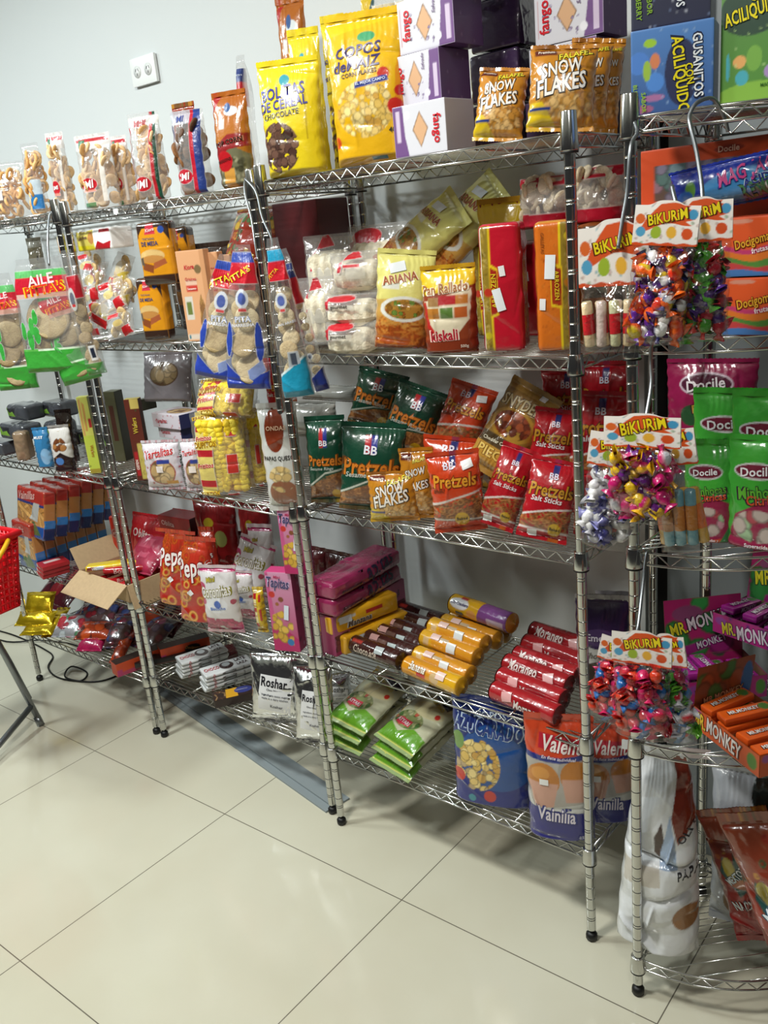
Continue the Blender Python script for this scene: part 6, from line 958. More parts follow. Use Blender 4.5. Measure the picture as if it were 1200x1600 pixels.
 ('pack', 'vainilla', 'biscuit_bag', -1.3962, 0.165, 0.5215, -6, 0, 0, 0.1642, 0.1914, 0.043, 'sponge finger pack, fourth from the front in the lower row', 'biscuit pack', 'bags of sponge fingers'),
 ('pack', 'vainilla', 'biscuit_bag', -1.3962, 0.21, 0.5215, -6, 0, 0, 0.1642, 0.1914, 0.043, 'sponge finger pack, fifth from the front in the lower row', 'biscuit pack', 'bags of sponge fingers'),
 ('pack', 'vainilla', 'biscuit_bag', -1.3962, 0.255, 0.5215, -6, 0, 0, 0.1642, 0.1914, 0.043, 'sponge finger pack, sixth from the front in the lower row', 'biscuit pack', 'bags of sponge fingers'),
 ('pack', 'vainilla', 'biscuit_bag', -1.3962, 0.3, 0.5215, -6, 0, 0, 0.1642, 0.1914, 0.043, 'sponge finger pack, seventh from the front in the lower row', 'biscuit pack', 'bags of sponge fingers'),
 ('pack', 'vainilla', 'biscuit_bag', -1.3529, 0.04, 0.6545, -6, 12, 0, 0.2367, 0.1827, 0.048, 'sponge finger pack, first from the front in the upper row', 'biscuit pack', 'bags of sponge fingers'),
 ('pack', 'vainilla', 'biscuit_bag', -1.3529, 0.092, 0.6545, -6, 12, 0, 0.2367, 0.1827, 0.048, 'sponge finger pack, second from the front in the upper row', 'biscuit pack', 'bags of sponge fingers'),
 ('pack', 'vainilla', 'biscuit_bag', -1.3529, 0.144, 0.6545, -6, 12, 0, 0.2367, 0.1827, 0.048, 'sponge finger pack, third from the front in the upper row', 'biscuit pack', 'bags of sponge fingers'),
 ('pack', 'vainilla', 'biscuit_bag', -1.3529, 0.196, 0.6545, -6, 12, 0, 0.2367, 0.1827, 0.048, 'sponge finger pack, fourth from the front in the upper row', 'biscuit pack', 'bags of sponge fingers'),
 ('pack', 'vainilla', 'biscuit_bag', -1.3529, 0.248, 0.6545, -6, 12, 0, 0.2367, 0.1827, 0.048, 'sponge finger pack, fifth from the front in the upper row', 'biscuit pack', 'bags of sponge fingers'),
 ('pack', 'vainilla', 'biscuit_bag', -1.3529, 0.3, 0.6545, -6, 12, 0, 0.2367, 0.1827, 0.048, 'sponge finger pack, sixth from the front in the upper row', 'biscuit pack', 'bags of sponge fingers'),
 ('box', 'redsmall', 'candy_box', -1.2653, 0.03, 0.5215, -14, 0, 0, 0.08, 0.016, 0.1, 'small red flat box, bottom of three under the sponge fingers', 'box', 'small red boxes'),
 ('box', 'redsmall', 'candy_box', -1.2589, 0.03, 0.5385, -14, 0, 0, 0.08, 0.016, 0.1, 'small red flat box, middle of three under the sponge fingers', 'box', 'small red boxes'),
 ('box', 'redsmall', 'candy_box', -1.2524, 0.03, 0.5555, -14, 0, 0, 0.08, 0.016, 0.1, 'small red flat box, top of three under the sponge fingers', 'box', 'small red boxes'),
 ('pack', 'zen', 'candy_bag', -1.0434, 0.2, 0.5215, 30, 0, 0, 0.0425, 0.2112, 0.05, 'orange red pack with a round emblem behind the rack posts', 'pack'),
 ('box', 'oblitabox', 'biscuit_box', -0.7294, 0.26, 0.638, 4, 0, 0, 0.1605, 0.12, 0.08, 'dark red and black box standing high at the back', 'box'),
 ('bag', 'oblita', 'biscuit_bag', -0.8417, 0.2, 0.578, 4, 20, 0, 0.3169, 0.1651, 0.06, 'red biscuit pack with white script, upper left at the back', 'biscuit pack', 'red biscuit packs'),
 ('bag', 'oblita', 'biscuit_bag', -0.7004, 0.24, 0.598, 4, 20, 0, 0.2282, 0.1679, 0.06, 'red biscuit pack right of the one with white script, at the back', 'biscuit pack', 'red biscuit packs'),
 ('bag', 'pinkpack', 'biscuit_bag', -0.8281, 0.14, 0.598, 0, 50, 0, 0.1923, 0.1243, 0.05, 'pink glossy biscuit pack lying over the cardboard box edge', 'biscuit pack', 'red biscuit packs'),
 ('bag', 'pinkpack', 'biscuit_bag', -0.8148, 0.1, 0.581, 0, 60, 0, 0.1464, 0.1244, 0.05, 'lower pink red pack lying on the cardboard box edge', 'biscuit pack', 'red biscuit packs'),
 ('tbag', 'pepas', 'snack_bag', -0.5545, 0.07, 0.5253, 23, 0, 6, 0.1397, 0.2571, 0.07, 'red snack ring bag with white lettering, back left', 'snack bag', 'red snack ring bags'),
 ('tbag', 'pepas', 'snack_bag', -0.3869, 0.025, 0.5228, 23, 0, 4, 0.1383, 0.2747, 0.08, 'red snack ring bag with white lettering, front', 'snack bag', 'red snack ring bags'),
 ('bag', 'pepas', 'snack_bag', -0.4611, 0.15, 0.518, 23, 0, 0, 0.0536, 0.2602, 0.06, 'red snack ring bag behind the pair', 'snack bag', 'red snack ring bags'),
 ('bag', 'redgeneric', 'snack_bag', -0.5182, 0.24, 0.558, 19, 0, 0, 0.1615, 0.2826, 0.06, 'red bag with a green vegetable picture at the back', 'snack bag'),
 ('bag', 'redgeneric', 'snack_bag', -0.3584, 0.27, 0.578, 19, 0, 0, 0.1155, 0.2625, 0.06, 'dark red bag in shade beside the upper pink box', 'snack bag'),
 ('bag', 'coronitas', 'biscuit_bag', -0.2622, 0.015, 0.518, 23, 0, 0, 0.1234, 0.2117, 0.05, 'white and pink mini biscuit bag at the front', 'biscuit bag', 'white and pink mini biscuit bags'),
 ('bag', 'coronitas', 'biscuit_bag', -0.2788, 0.115, 0.518, 21, 0, 0, 0.078, 0.156, 0.04, 'white and pink mini biscuit bag right behind the front one', 'biscuit bag', 'white and pink mini biscuit bags'),
 ('bag', 'coronitas', 'biscuit_bag', -0.3652, 0.17, 0.5396, 23, 14, 20, 0.13, 0.2048, 0.05, 'white and pink mini biscuit bag leaning, second row', 'biscuit bag', 'white and pink mini biscuit bags'),
 ('bag', 'coronitas', 'biscuit_bag', -0.3204, 0.25, 0.518, 19, 0, 0, 0.0897, 0.2579, 0.05, 'white and pink mini biscuit bag in the shade at the back', 'biscuit bag', 'white and pink mini biscuit bags'),
 ('bag', 'corn', 'snack_bag', -0.1563, 0.07, 0.518, 23, 0, 0, 0.0336, 0.1418, 0.04, 'small orange and white bag beside the pink button biscuit box', 'snack bag'),
 ('box', 'tapitas', 'biscuit_box', 0.0011, 0.03, 0.518, 20, 0, 0, 0.0814, 0.2425, 0.045, 'pink button biscuit box standing at the front between the posts', 'biscuit box', 'pink button biscuit boxes'),
 ('box', 'tapitas', 'biscuit_box', 0.0688, 0.04, 0.7625, 20, 0, 0, 0.0699, 0.1823, 0.045, 'pink button biscuit box stacked on top of the front one', 'biscuit box', 'pink button biscuit boxes'),
 ('loaf', 'tapitaside', 'biscuit_box', 0.1622, 0.16, 0.7116, 92, 0, 0, 0.3, 0.05, 0.1, 'pink biscuit box lying deep on the right rack, upper one', 'biscuit box', 'pink button biscuit boxes'),
 ('loaf', 'tapitaside', 'biscuit_box', 0.1576, 0.16, 0.6616, 92, 0, 0, 0.3, 0.05, 0.1, 'pink biscuit box lying deep on the right rack, lower one', 'biscuit box', 'pink button biscuit boxes'),
 ('box', 'tapitaupright', 'biscuit_box', 0.1562, 0.05, 0.5416, 86, 0, 0, 0.06, 0.118, 0.08, 'pink biscuit box upright along the left side of the right rack, first from the front', 'biscuit box', 'pink button biscuit boxes'),
 ('box', 'tapitaupright', 'biscuit_box', 0.1562, 0.112, 0.5416, 86, 0, 0, 0.06, 0.118, 0.08, 'pink biscuit box upright along the left side of the right rack, second from the front', 'biscuit box', 'pink button biscuit boxes'),
 ('box', 'tapitaupright', 'biscuit_box', 0.1562, 0.174, 0.5416, 86, 0, 0, 0.06, 0.118, 0.08, 'pink biscuit box upright along the left side of the right rack, third from the front', 'biscuit box', 'pink button biscuit boxes'),
 ('box', 'tapitaupright', 'biscuit_box', 0.1562, 0.236, 0.5416, 86, 0, 0, 0.06, 0.118, 0.08, 'pink biscuit box upright along the left side of the right rack, fourth from the front', 'biscuit box', 'pink button biscuit boxes'),
 ('box', 'tapitaupright', 'biscuit_box', 0.1562, 0.298, 0.5416, 86, 0, 0, 0.06, 0.118, 0.08, 'pink biscuit box upright along the left side of the right rack, fifth from the front', 'biscuit box', 'pink button biscuit boxes'),
 ('pack', 'rollyellow', 'cookie_pack', 0.1956, 0.13, 0.6036, 76, 0, 0, 0.23, 0.055, 0.045, 'yellow foil cookie pack lying diagonally on top of another', 'cookie pack', 'yellow foil cookie packs'),
 ('pack', 'rollyellow', 'cookie_pack', 0.2142, 0.15, 0.5416, 78, 0, 0, 0.23, 0.055, 0.045, 'yellow foil cookie pack underneath the diagonal one', 'cookie pack', 'yellow foil cookie packs'),
 ('roll', 'rollchoc', 'cookie_roll', 0.3024, 0.06, 0.5416, -6, 0, 0, 0.19, 0.05, 0.05, 'dark brown chocolate cookie roll, first from the front', 'cookie roll', 'dark brown chocolate cookie rolls'),
 ('roll', 'rollchocback', 'cookie_roll', 0.3179, 0.105, 0.5416, -6, 0, 0, 0.19, 0.05, 0.05, 'dark brown chocolate cookie roll, second from the front', 'cookie roll', 'dark brown chocolate cookie rolls'),
 ('roll', 'rollchocback', 'cookie_roll', 0.3081, 0.155, 0.5416, -6, 0, 0, 0.19, 0.05, 0.05, 'dark brown chocolate cookie roll, third from the front', 'cookie roll', 'dark brown chocolate cookie rolls'),
 ('roll', 'rollchocback', 'cookie_roll', 0.2938, 0.205, 0.5416, -6, 0, 0, 0.19, 0.05, 0.05, 'dark brown chocolate cookie roll, fourth from the front', 'cookie roll', 'dark brown chocolate cookie rolls'),
 ('roll', 'rollchoc', 'cookie_roll', 0.2963, 0.255, 0.5416, -6, 0, 0, 0.19, 0.05, 0.05, 'dark brown chocolate cookie roll, fifth from the front', 'cookie roll', 'dark brown chocolate cookie rolls'),
 ('roll', 'rollchoc', 'cookie_roll', 0.2642, 0.305, 0.5416, -6, 0, 0, 0.19, 0.05, 0.05, 'dark brown chocolate cookie roll, rearmost from the front', 'cookie roll', 'dark brown chocolate cookie rolls'),
 ('roll', 'rollbanana', 'cookie_roll', 0.515, 0.03, 0.5416, -8, 0, 0, 0.19, 0.05, 0.05, 'yellow orange cookie roll, first from the front', 'cookie roll', 'yellow banana cookie rolls'),
 ('roll', 'rollbananaback', 'cookie_roll', 0.509, 0.08, 0.5466, -8, 0, 0, 0.19, 0.05, 0.05, 'yellow orange cookie roll, second from the front', 'cookie roll', 'yellow banana cookie rolls'),
 ('roll', 'rollbananaback', 'cookie_roll', 0.4977, 0.13, 0.5716, -8, 0, 0, 0.19, 0.05, 0.05, 'yellow orange cookie roll, third from the front', 'cookie roll', 'yellow banana cookie rolls'),
 ('roll', 'rollbananaback', 'cookie_roll', 0.4991, 0.165, 0.5916, -8, 0, 0, 0.19, 0.05, 0.05, 'yellow orange cookie roll, fourth from the front', 'cookie roll', 'yellow banana cookie rolls'),
 ('roll', 'rollbananaback', 'cookie_roll', 0.5026, 0.215, 0.5816, -8, 0, 0, 0.19, 0.05, 0.05, 'yellow orange cookie roll, fifth from the front', 'cookie roll', 'yellow banana cookie rolls'),
 ('roll', 'rollbananaback', 'cookie_roll', 0.4974, 0.265, 0.5766, -8, 0, 0, 0.19, 0.05, 0.05, 'yellow orange cookie roll, rearmost from the front', 'cookie roll', 'yellow banana cookie rolls'),
 ('roll', 'rolldin', 'cookie_roll', 0.5272, 0.24, 0.6266, -10, 0, 0, 0.21, 0.055, 0.055, 'yellow and purple cracker roll lying on top of the yellow rolls', 'cookie roll'),
 ('roll', 'rollmorango2', 'cookie_roll', 0.779, 0.03, 0.5416, -8, 0, 0, 0.19, 0.05, 0.05, 'dark red cookie roll, first from the front', 'cookie roll', 'dark red cookie rolls'),
 ('roll', 'rollmorango2', 'cookie_roll', 0.7655, 0.08, 0.5516, -8, 0, 0, 0.19, 0.05, 0.05, 'dark red cookie roll, second from the front', 'cookie roll', 'dark red cookie rolls'),
 ('roll', 'rollmorango', 'cookie_roll', 0.7525, 0.13, 0.5616, -8, 0, 0, 0.19, 0.05, 0.05, 'dark red cookie roll, third from the front', 'cookie roll', 'dark red cookie rolls'),
 ('roll', 'rollmorango', 'cookie_roll', 0.7504, 0.18, 0.5616, -8, 0, 0, 0.19, 0.05, 0.05, 'dark red cookie roll, fourth from the front', 'cookie roll', 'dark red cookie rolls'),
 ('roll', 'rollmorango2', 'cookie_roll', 0.7477, 0.23, 0.5716, -8, 0, 0, 0.19, 0.05, 0.05, 'dark red cookie roll, fifth from the front', 'cookie roll', 'dark red cookie rolls'),
 ('roll', 'rollmorango', 'cookie_roll', 0.7434, 0.275, 0.5866, -8, 0, 0, 0.19, 0.05, 0.05, 'dark red cookie roll, rearmost from the front', 'cookie roll', 'dark red cookie rolls'),
 ('gbag', 'emeth', 'chocolate_bag', 0.8897, 0.2, 0.5416, 22, 0, 0, 0.1221, 0.2471, 0.08, 'white and purple chocolate bag at the right end by the post', 'chocolate bag'),
 ('gbag', 'emeth', 'chocolate_bag', 0.8808, 0.28, 0.5416, 22, 0, 0, 0.0865, 0.2234, 0.07, 'purple topped chocolate bag behind the white and purple one', 'chocolate bag'),
 ('goldbag', 'goldplain', 'candy_bag', -1.5021, 0.02, 0.2583, 30, 60, 0, 0.1661, 0.0684, 0.035, 'crumpled gold foil candy bag, middle of the pile at the left end', 'candy bag', 'gold foil candy bags'),
 ('goldbag', 'goldplain', 'candy_bag', -1.5252, 0.06, 0.2834, 30, 40, 0, 0.1299, 0.0952, 0.035, 'crumpled gold foil candy bag, topmost of the pile at the left end', 'candy bag', 'gold foil candy bags'),
 ('goldbag', 'goldplain', 'candy_bag', -1.4217, 0.03, 0.2234, 30, 70, 0, 0.0582, 0.1616, 0.035, 'crumpled gold foil candy bag, right of the pile at the left end', 'candy bag', 'gold foil candy bags'),
 ('goldbag', 'goldplain', 'candy_bag', -1.4576, 0.0, 0.2352, 30, 75, 0, 0.1414, 0.0656, 0.035, 'crumpled gold foil candy bag, lowest of the pile at the left end', 'candy bag', 'gold foil candy bags'),
 ('bag', 'docilered', 'candy_bag', -1.6378, 0.17, 0.2534, 0, 55, 0, 0.2499, 0.26, 0.05, 'large dark red candy bag lying at the back left', 'candy bag'),
 ('bag', 'gummyclear', 'gummy_bag', -1.2796, 0.03, 0.2548, 28, 60, 0, 0.1244, 0.1063, 0.04, 'shiny clear gummy bag near the gold foil bags', 'gummy bag', 'mixed gummy candy bags'),
 ('bag', 'gummymix', 'gummy_bag', -1.2249, 0.12, 0.2734, 28, 60, 0, 0.1613, 0.1194, 0.04, 'dark mixed gummy bag in the middle of the pile', 'gummy bag', 'mixed gummy candy bags'),
 ('bag', 'gummypink', 'gummy_bag', -1.133, 0.03, 0.2312, 28, 70, 0, 0.1057, 0.1072, 0.04, 'pink gummy bag at the front of the pile', 'gummy bag', 'mixed gummy candy bags'),
 ('bag', 'gummyorange', 'gummy_bag', -1.1478, 0.06, 0.2628, 28, 70, 0, 0.1485, 0.0917, 0.04, 'orange gummy bag lying over the pink one', 'gummy bag', 'mixed gummy candy bags'),
 ('bag', 'gummymix', 'gummy_bag', -1.0189, 0.07, 0.2534, 28, 60, 0, 0.0925, 0.1516, 0.04, 'dark gummy bag left of the orange carton', 'gummy bag', 'mixed gummy candy bags'),
 ('bag', 'gummygreen', 'gummy_bag', -1.3564, 0.25, 0.2734, 28, 50, 0, 0.1842, 0.0865, 0.04, 'green gummy bag under the cardboard box', 'gummy bag', 'mixed gummy candy bags'),
 ('bag', 'docilered', 'gummy_bag', -1.2201, 0.25, 0.2734, 28, 50, 0, 0.1426, 0.0992, 0.04, 'dark red gummy bag at the back near the posts', 'gummy bag', 'mixed gummy candy bags'),
 ('bag', 'gummyorange', 'gummy_bag', -0.9613, 0.03, 0.2254, 28, 70, 0, 0.0495, 0.1635, 0.04, 'orange gummy bag half under the orange carton', 'gummy bag', 'mixed gummy candy bags'),
 ('bag', 'gummyorange', 'gummy_bag', -1.0262, 0.22, 0.2765, 13, 40, 0, 0.1361, 0.1185, 0.04, 'orange gummy bag behind the posts', 'gummy bag', 'mixed gummy candy bags'),
 ('box', 'docilelong', 'candy_carton', -0.8541, 0.07, 0.2234, 78, 0, 0, 0.2, 0.05, 0.05, 'long orange candy carton with an open dark top', 'candy carton'),
 ('box', 'docilelong', 'candy_carton', -0.7656, 0.2, 0.2365, 65, 0, 0, 0.18, 0.05, 0.05, 'orange candy carton in the shade at the back of the bottom shelf', 'candy carton'),
 ('pack', 'choco', 'chocolate_bar', -0.6106, 0.15, 0.2365, 67, 0, 0, 0.17, 0.0125, 0.075, 'white chocolate bar, left stack, first from the bottom', 'chocolate bar', 'white chocolate bars in a stack'),
 ('pack', 'choco', 'chocolate_bar', -0.602, 0.15, 0.25, 70, 0, 0, 0.17, 0.0125, 0.075, 'white chocolate bar, left stack, second from the bottom', 'chocolate bar', 'white chocolate bars in a stack'),
 ('pack', 'choco', 'chocolate_bar', -0.6037, 0.15, 0.2635, 73, 0, 0, 0.17, 0.0125, 0.075, 'white chocolate bar, left stack, third from the bottom', 'chocolate bar', 'white chocolate bars in a stack'),
 ('pack', 'choco', 'chocolate_bar', -0.5957, 0.15, 0.277, 67, 0, 0, 0.17, 0.0125, 0.075, 'white chocolate bar, left stack, fourth from the bottom', 'chocolate bar', 'white chocolate bars in a stack'),
 ('pack', 'choco', 'chocolate_bar', -0.5975, 0.15, 0.2905, 70, 0, 0, 0.17, 0.0125, 0.075, 'white chocolate bar, left stack, top one from the bottom', 'chocolate bar', 'white chocolate bars in a stack'),
 ('pack', 'choco', 'chocolate_bar', -0.4558, 0.13, 0.2365, 63, 0, 0, 0.17, 0.0125, 0.075, 'white chocolate bar, right stack, first from the bottom', 'chocolate bar', 'white chocolate bars in a stack'),
 ('pack', 'choco', 'chocolate_bar', -0.4461, 0.13, 0.25, 67, 0, 0, 0.17, 0.0125, 0.075, 'white chocolate bar, right stack, second from the bottom', 'chocolate bar', 'white chocolate bars in a stack'),
 ('pack', 'choco', 'chocolate_bar', -0.4493, 0.13, 0.2635, 71, 0, 0, 0.17, 0.0125, 0.075, 'white chocolate bar, right stack, third from the bottom', 'chocolate bar', 'white chocolate bars in a stack'),
 ('pack', 'choco', 'chocolate_bar', -0.4404, 0.13, 0.277, 63, 0, 0, 0.17, 0.0125, 0.075, 'white chocolate bar, right stack, fourth from the bottom', 'chocolate bar', 'white chocolate bars in a stack'),
 ('pack', 'choco', 'chocolate_bar', -0.4436, 0.13, 0.2905, 67, 0, 0, 0.17, 0.0125, 0.075, 'white chocolate bar, right stack, top one from the bottom', 'chocolate bar', 'white chocolate bars in a stack'),
 ('box', 'choccookie', 'cookie_box', -0.3394, 0.06, 0.2365, 57, 0, 0, 0.13, 0.028, 0.06, 'flat dark brown cookie box with a yellow and purple print', 'cookie box'),
 ('box', 'blackbox', 'carton_box', -0.7928, 0.16, 0.2365, 55, 0, 0, 0.26, 0.02, 0.1, 'flat black carton at the left end of the bottom shelf beside the post', 'box'),
 ('pack', 'darkred', 'chocolate_bar', -0.6231, 0.22, 0.2365, 60, 0, 0, 0.16, 0.03, 0.08, 'dark brown bar pack behind the white chocolate bars', 'chocolate bar'),
 ('foilbag', 'roshar', 'foil_pouch', -0.1165, 0.04, 0.2365, 25, 14, 0, 0.1666, 0.2198, 0.07, 'silver foil pouch with white paper label, left one', 'foil pouch', 'silver foil pouches'),
 ('foilbag', 'roshar', 'foil_pouch', 0.0656, 0.02, 0.2365, 29, 14, 0, 0.12, 0.2332, 0.07, 'silver foil pouch with white paper label, between the two posts', 'foil pouch', 'silver foil pouches'),
 ('foilbag', 'roshar', 'foil_pouch', -0.0076, 0.2, 0.2509, 46, 10, 0, 0.0926, 0.0938, 0.06, 'silver foil pouch at the left end of the right rack behind the noodles', 'foil pouch', 'silver foil pouches'),
 ('bag', 'ayyari', 'noodle_bag', 0.161, 0.02, 0.2524, -8, 70, -3, 0.165, 0.215, 0.042, 'green and beige noodle bag, bottom of the left stack', 'noodle bag', 'green noodle bags'),
 ('bag', 'ayyari', 'noodle_bag', 0.1624, 0.02, 0.2894, -10, 70, -3, 0.165, 0.215, 0.042, 'green and beige noodle bag, middle of the left stack', 'noodle bag', 'green noodle bags'),
 ('bag', 'ayyari', 'noodle_bag', 0.1905, 0.02, 0.3264, -12, 70, -3, 0.165, 0.215, 0.042, 'green and beige noodle bag, top of the left stack', 'noodle bag', 'green noodle bags'),
 ('bag', 'ayyari', 'noodle_bag', 0.3572, 0.0, 0.2524, -14, 70, -3, 0.165, 0.215, 0.042, 'green and beige noodle bag, bottom of the right stack', 'noodle bag', 'green noodle bags'),
 ('bag', 'ayyari', 'noodle_bag', 0.3618, 0.005, 0.2894, -16, 70, -3, 0.165, 0.215, 0.042, 'green and beige noodle bag, middle of the right stack', 'noodle bag', 'green noodle bags'),
 ('bag', 'ayyari', 'noodle_bag', 0.3696, 0.01, 0.3264, -18, 70, -3, 0.165, 0.215, 0.042, 'green and beige noodle bag, top of the right stack', 'noodle bag', 'green noodle bags'),
 ('gbag', 'azucarados', 'cereal_bag', 0.6707, 0.03, 0.2543, 20, 0, 2, 0.1938, 0.2905, 0.07, 'dark blue sugared flakes bag with strawberries and a flake window', 'cereal bag'),
 ('gbag', 'valenti', 'muffin_bag', 0.8708, 0.015, 0.2509, 24, 0, 0, 0.1539, 0.3161, 0.08, 'orange, white and purple muffin bag, front one behind the post', 'muffin bag', 'muffin bags'),
 ('gbag', 'valenti', 'muffin_bag', 0.9286, 0.13, 0.2509, 36, 0, 0, 0.1363, 0.2505, 0.08, 'orange, white and purple muffin bag, rear one right of the post', 'muffin bag', 'muffin bags'),
 ('crumplet', 'papaswhite', 'chip_bag', 1.1151, -0.02, 0.101, 20, 0, 2, 0.1706, 0.4852, 0.12, 'tall crumpled white chip bag leaning behind the corner post', 'chip bag'),
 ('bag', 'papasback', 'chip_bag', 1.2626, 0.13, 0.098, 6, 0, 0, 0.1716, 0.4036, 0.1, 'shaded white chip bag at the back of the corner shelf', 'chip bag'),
 ('crumple', 'nachosbig', 'nacho_bag', 1.3177, 0.1, 0.1173, 16, 0, -16, 0.1403, 0.3175, 0.08, 'red nacho bag with pattern, left and behind', 'nacho bag', 'red nacho bags'),
 ('crumple', 'nachosbig', 'nacho_bag', 1.4781, -0.01, 0.1317, 8, 0, -20, 0.1971, 0.4133, 0.1, 'red nacho bag with large white lettering at the picture edge', 'nacho bag', 'red nacho bags'),
 ('bag', 'pretzgreen', 'pretzel_bag', 0.22, 0.31, 0.9711, -2, 0, 0, 0.14, 0.17, 0.05, 'dark green pretzel bag in the rear row, first from the left', 'pretzel bag', 'rear row of green pretzel bags'),  # filler pretzel bags, added to block light and darken the right rack
 ('bag', 'pretzgreen', 'pretzel_bag', 0.35, 0.31, 0.9711, 0, 0, 0, 0.14, 0.17, 0.05, 'dark green pretzel bag in the rear row, second from the left', 'pretzel bag', 'rear row of green pretzel bags'),
 ('bag', 'pretzgreen', 'pretzel_bag', 0.48, 0.31, 0.9711, 2, 0, 0, 0.14, 0.17, 0.05, 'dark green pretzel bag in the rear row, third from the left', 'pretzel bag', 'rear row of green pretzel bags'),
 ('bag', 'pretzorange', 'pretzel_bag', 0.6, 0.3, 0.9711, -2, 0, 0, 0.14, 0.17, 0.05, 'orange pretzel bag in the rear row, first of its kind', 'pretzel bag', 'rear row of pretzel bags'),
 ('bag', 'pretzred', 'pretzel_bag', 0.72, 0.24, 0.9711, -2, 0, 0, 0.13, 0.15, 0.05, 'red pretzel bag at the rear near the right end, first from the left', 'pretzel bag', 'rear row of red pretzel bags'),
 ('bag', 'pretzred', 'pretzel_bag', 0.85, 0.24, 0.9711, 0, 0, 0, 0.13, 0.15, 0.05, 'red pretzel bag at the rear near the right end, second from the left', 'pretzel bag', 'rear row of red pretzel bags'),
 ('pack', 'pretzgreen', 'pretzel_bag', 0.24, 0.22, 0.9711, -2, 0, 0, 0.15, 0.05, 0.16, 'dark green pretzel bag lying flat under the leaning ones, first from the left', 'pretzel bag', 'flat green pretzel bags'),
 ('pack', 'pretzgreen', 'pretzel_bag', 0.42, 0.22, 0.9711, 0, 0, 0, 0.15, 0.05, 0.16, 'dark green pretzel bag lying flat under the leaning ones, second from the left', 'pretzel bag', 'flat green pretzel bags'),
 ('bag', 'darkred', 'snack_bag', -0.2, 0.31, 1.3908, -2, 0, 0, 0.12, 0.24, 0.06, 'dark red bag in the rear row of the middle rack, first from the left', 'snack bag', 'dark red bags at the rear'),  # dark fillers added behind the middle rack goods to keep its back dim
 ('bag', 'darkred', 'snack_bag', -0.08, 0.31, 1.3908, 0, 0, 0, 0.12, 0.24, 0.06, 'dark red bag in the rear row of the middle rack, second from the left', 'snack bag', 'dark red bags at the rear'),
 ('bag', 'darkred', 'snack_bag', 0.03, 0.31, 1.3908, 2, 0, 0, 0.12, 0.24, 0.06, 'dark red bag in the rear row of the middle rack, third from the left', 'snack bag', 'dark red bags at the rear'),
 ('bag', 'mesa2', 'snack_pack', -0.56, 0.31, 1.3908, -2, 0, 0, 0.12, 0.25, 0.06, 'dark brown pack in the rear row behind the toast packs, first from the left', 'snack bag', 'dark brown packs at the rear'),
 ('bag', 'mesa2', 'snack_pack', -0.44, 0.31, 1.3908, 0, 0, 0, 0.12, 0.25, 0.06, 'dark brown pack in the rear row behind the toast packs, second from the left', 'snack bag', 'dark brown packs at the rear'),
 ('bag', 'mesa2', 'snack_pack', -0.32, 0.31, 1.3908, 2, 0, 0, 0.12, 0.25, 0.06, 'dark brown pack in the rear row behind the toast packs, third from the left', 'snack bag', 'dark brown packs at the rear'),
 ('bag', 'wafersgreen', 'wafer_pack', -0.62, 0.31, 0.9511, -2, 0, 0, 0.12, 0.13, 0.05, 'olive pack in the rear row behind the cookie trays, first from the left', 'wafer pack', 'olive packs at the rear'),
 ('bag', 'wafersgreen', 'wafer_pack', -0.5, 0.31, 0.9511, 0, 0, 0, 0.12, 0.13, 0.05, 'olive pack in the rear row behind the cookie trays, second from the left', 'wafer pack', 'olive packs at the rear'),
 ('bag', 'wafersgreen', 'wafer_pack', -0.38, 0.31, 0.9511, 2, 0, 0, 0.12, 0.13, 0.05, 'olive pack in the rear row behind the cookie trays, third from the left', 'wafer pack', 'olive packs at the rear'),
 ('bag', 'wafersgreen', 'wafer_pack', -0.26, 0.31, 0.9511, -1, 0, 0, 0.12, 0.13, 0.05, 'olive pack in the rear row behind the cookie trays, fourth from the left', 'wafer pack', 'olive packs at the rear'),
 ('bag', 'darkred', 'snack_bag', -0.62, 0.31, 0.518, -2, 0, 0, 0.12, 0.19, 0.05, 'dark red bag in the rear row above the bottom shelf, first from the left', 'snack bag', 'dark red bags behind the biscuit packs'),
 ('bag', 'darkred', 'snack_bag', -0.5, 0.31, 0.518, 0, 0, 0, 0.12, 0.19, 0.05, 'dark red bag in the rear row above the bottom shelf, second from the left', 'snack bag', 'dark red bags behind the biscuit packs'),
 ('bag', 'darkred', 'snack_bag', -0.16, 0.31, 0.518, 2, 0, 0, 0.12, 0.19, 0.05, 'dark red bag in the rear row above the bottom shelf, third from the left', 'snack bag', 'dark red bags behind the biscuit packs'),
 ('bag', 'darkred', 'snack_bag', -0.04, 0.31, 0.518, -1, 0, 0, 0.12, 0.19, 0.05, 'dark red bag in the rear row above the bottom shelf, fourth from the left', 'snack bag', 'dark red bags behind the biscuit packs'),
 ('gcello', 'ricered', 'bread_bag', 0.24, 0.31, 1.3706, -2, 0, 0, 0.14, 0.12, 0.07, 'clear bag of pale bread low in the rear row, first from the left', 'bread bag', 'rear clear bread bags', 'rice'),  # more added fillers, down to the cereal bags, shading the shelves below
 ('gcello', 'ricered', 'bread_bag', 0.4, 0.31, 1.3706, 0, 0, 0, 0.14, 0.12, 0.07, 'clear bag of pale bread low in the rear row, second from the left', 'bread bag', 'rear clear bread bags', 'rice'),
 ('loaf', 'arrozred', 'noodle_pack', 0.6, 0.28, 1.3706, -2, 0, 0, 0.085, 0.21, 0.07, 'red rice noodle pack in the rear row, first from the left', 'noodle pack', 'rear rice noodle packs'),
 ('loaf', 'arrozred', 'noodle_pack', 0.7, 0.28, 1.3706, 0, 0, 0, 0.085, 0.21, 0.07, 'red rice noodle pack in the rear row, second from the left', 'noodle pack', 'rear rice noodle packs'),
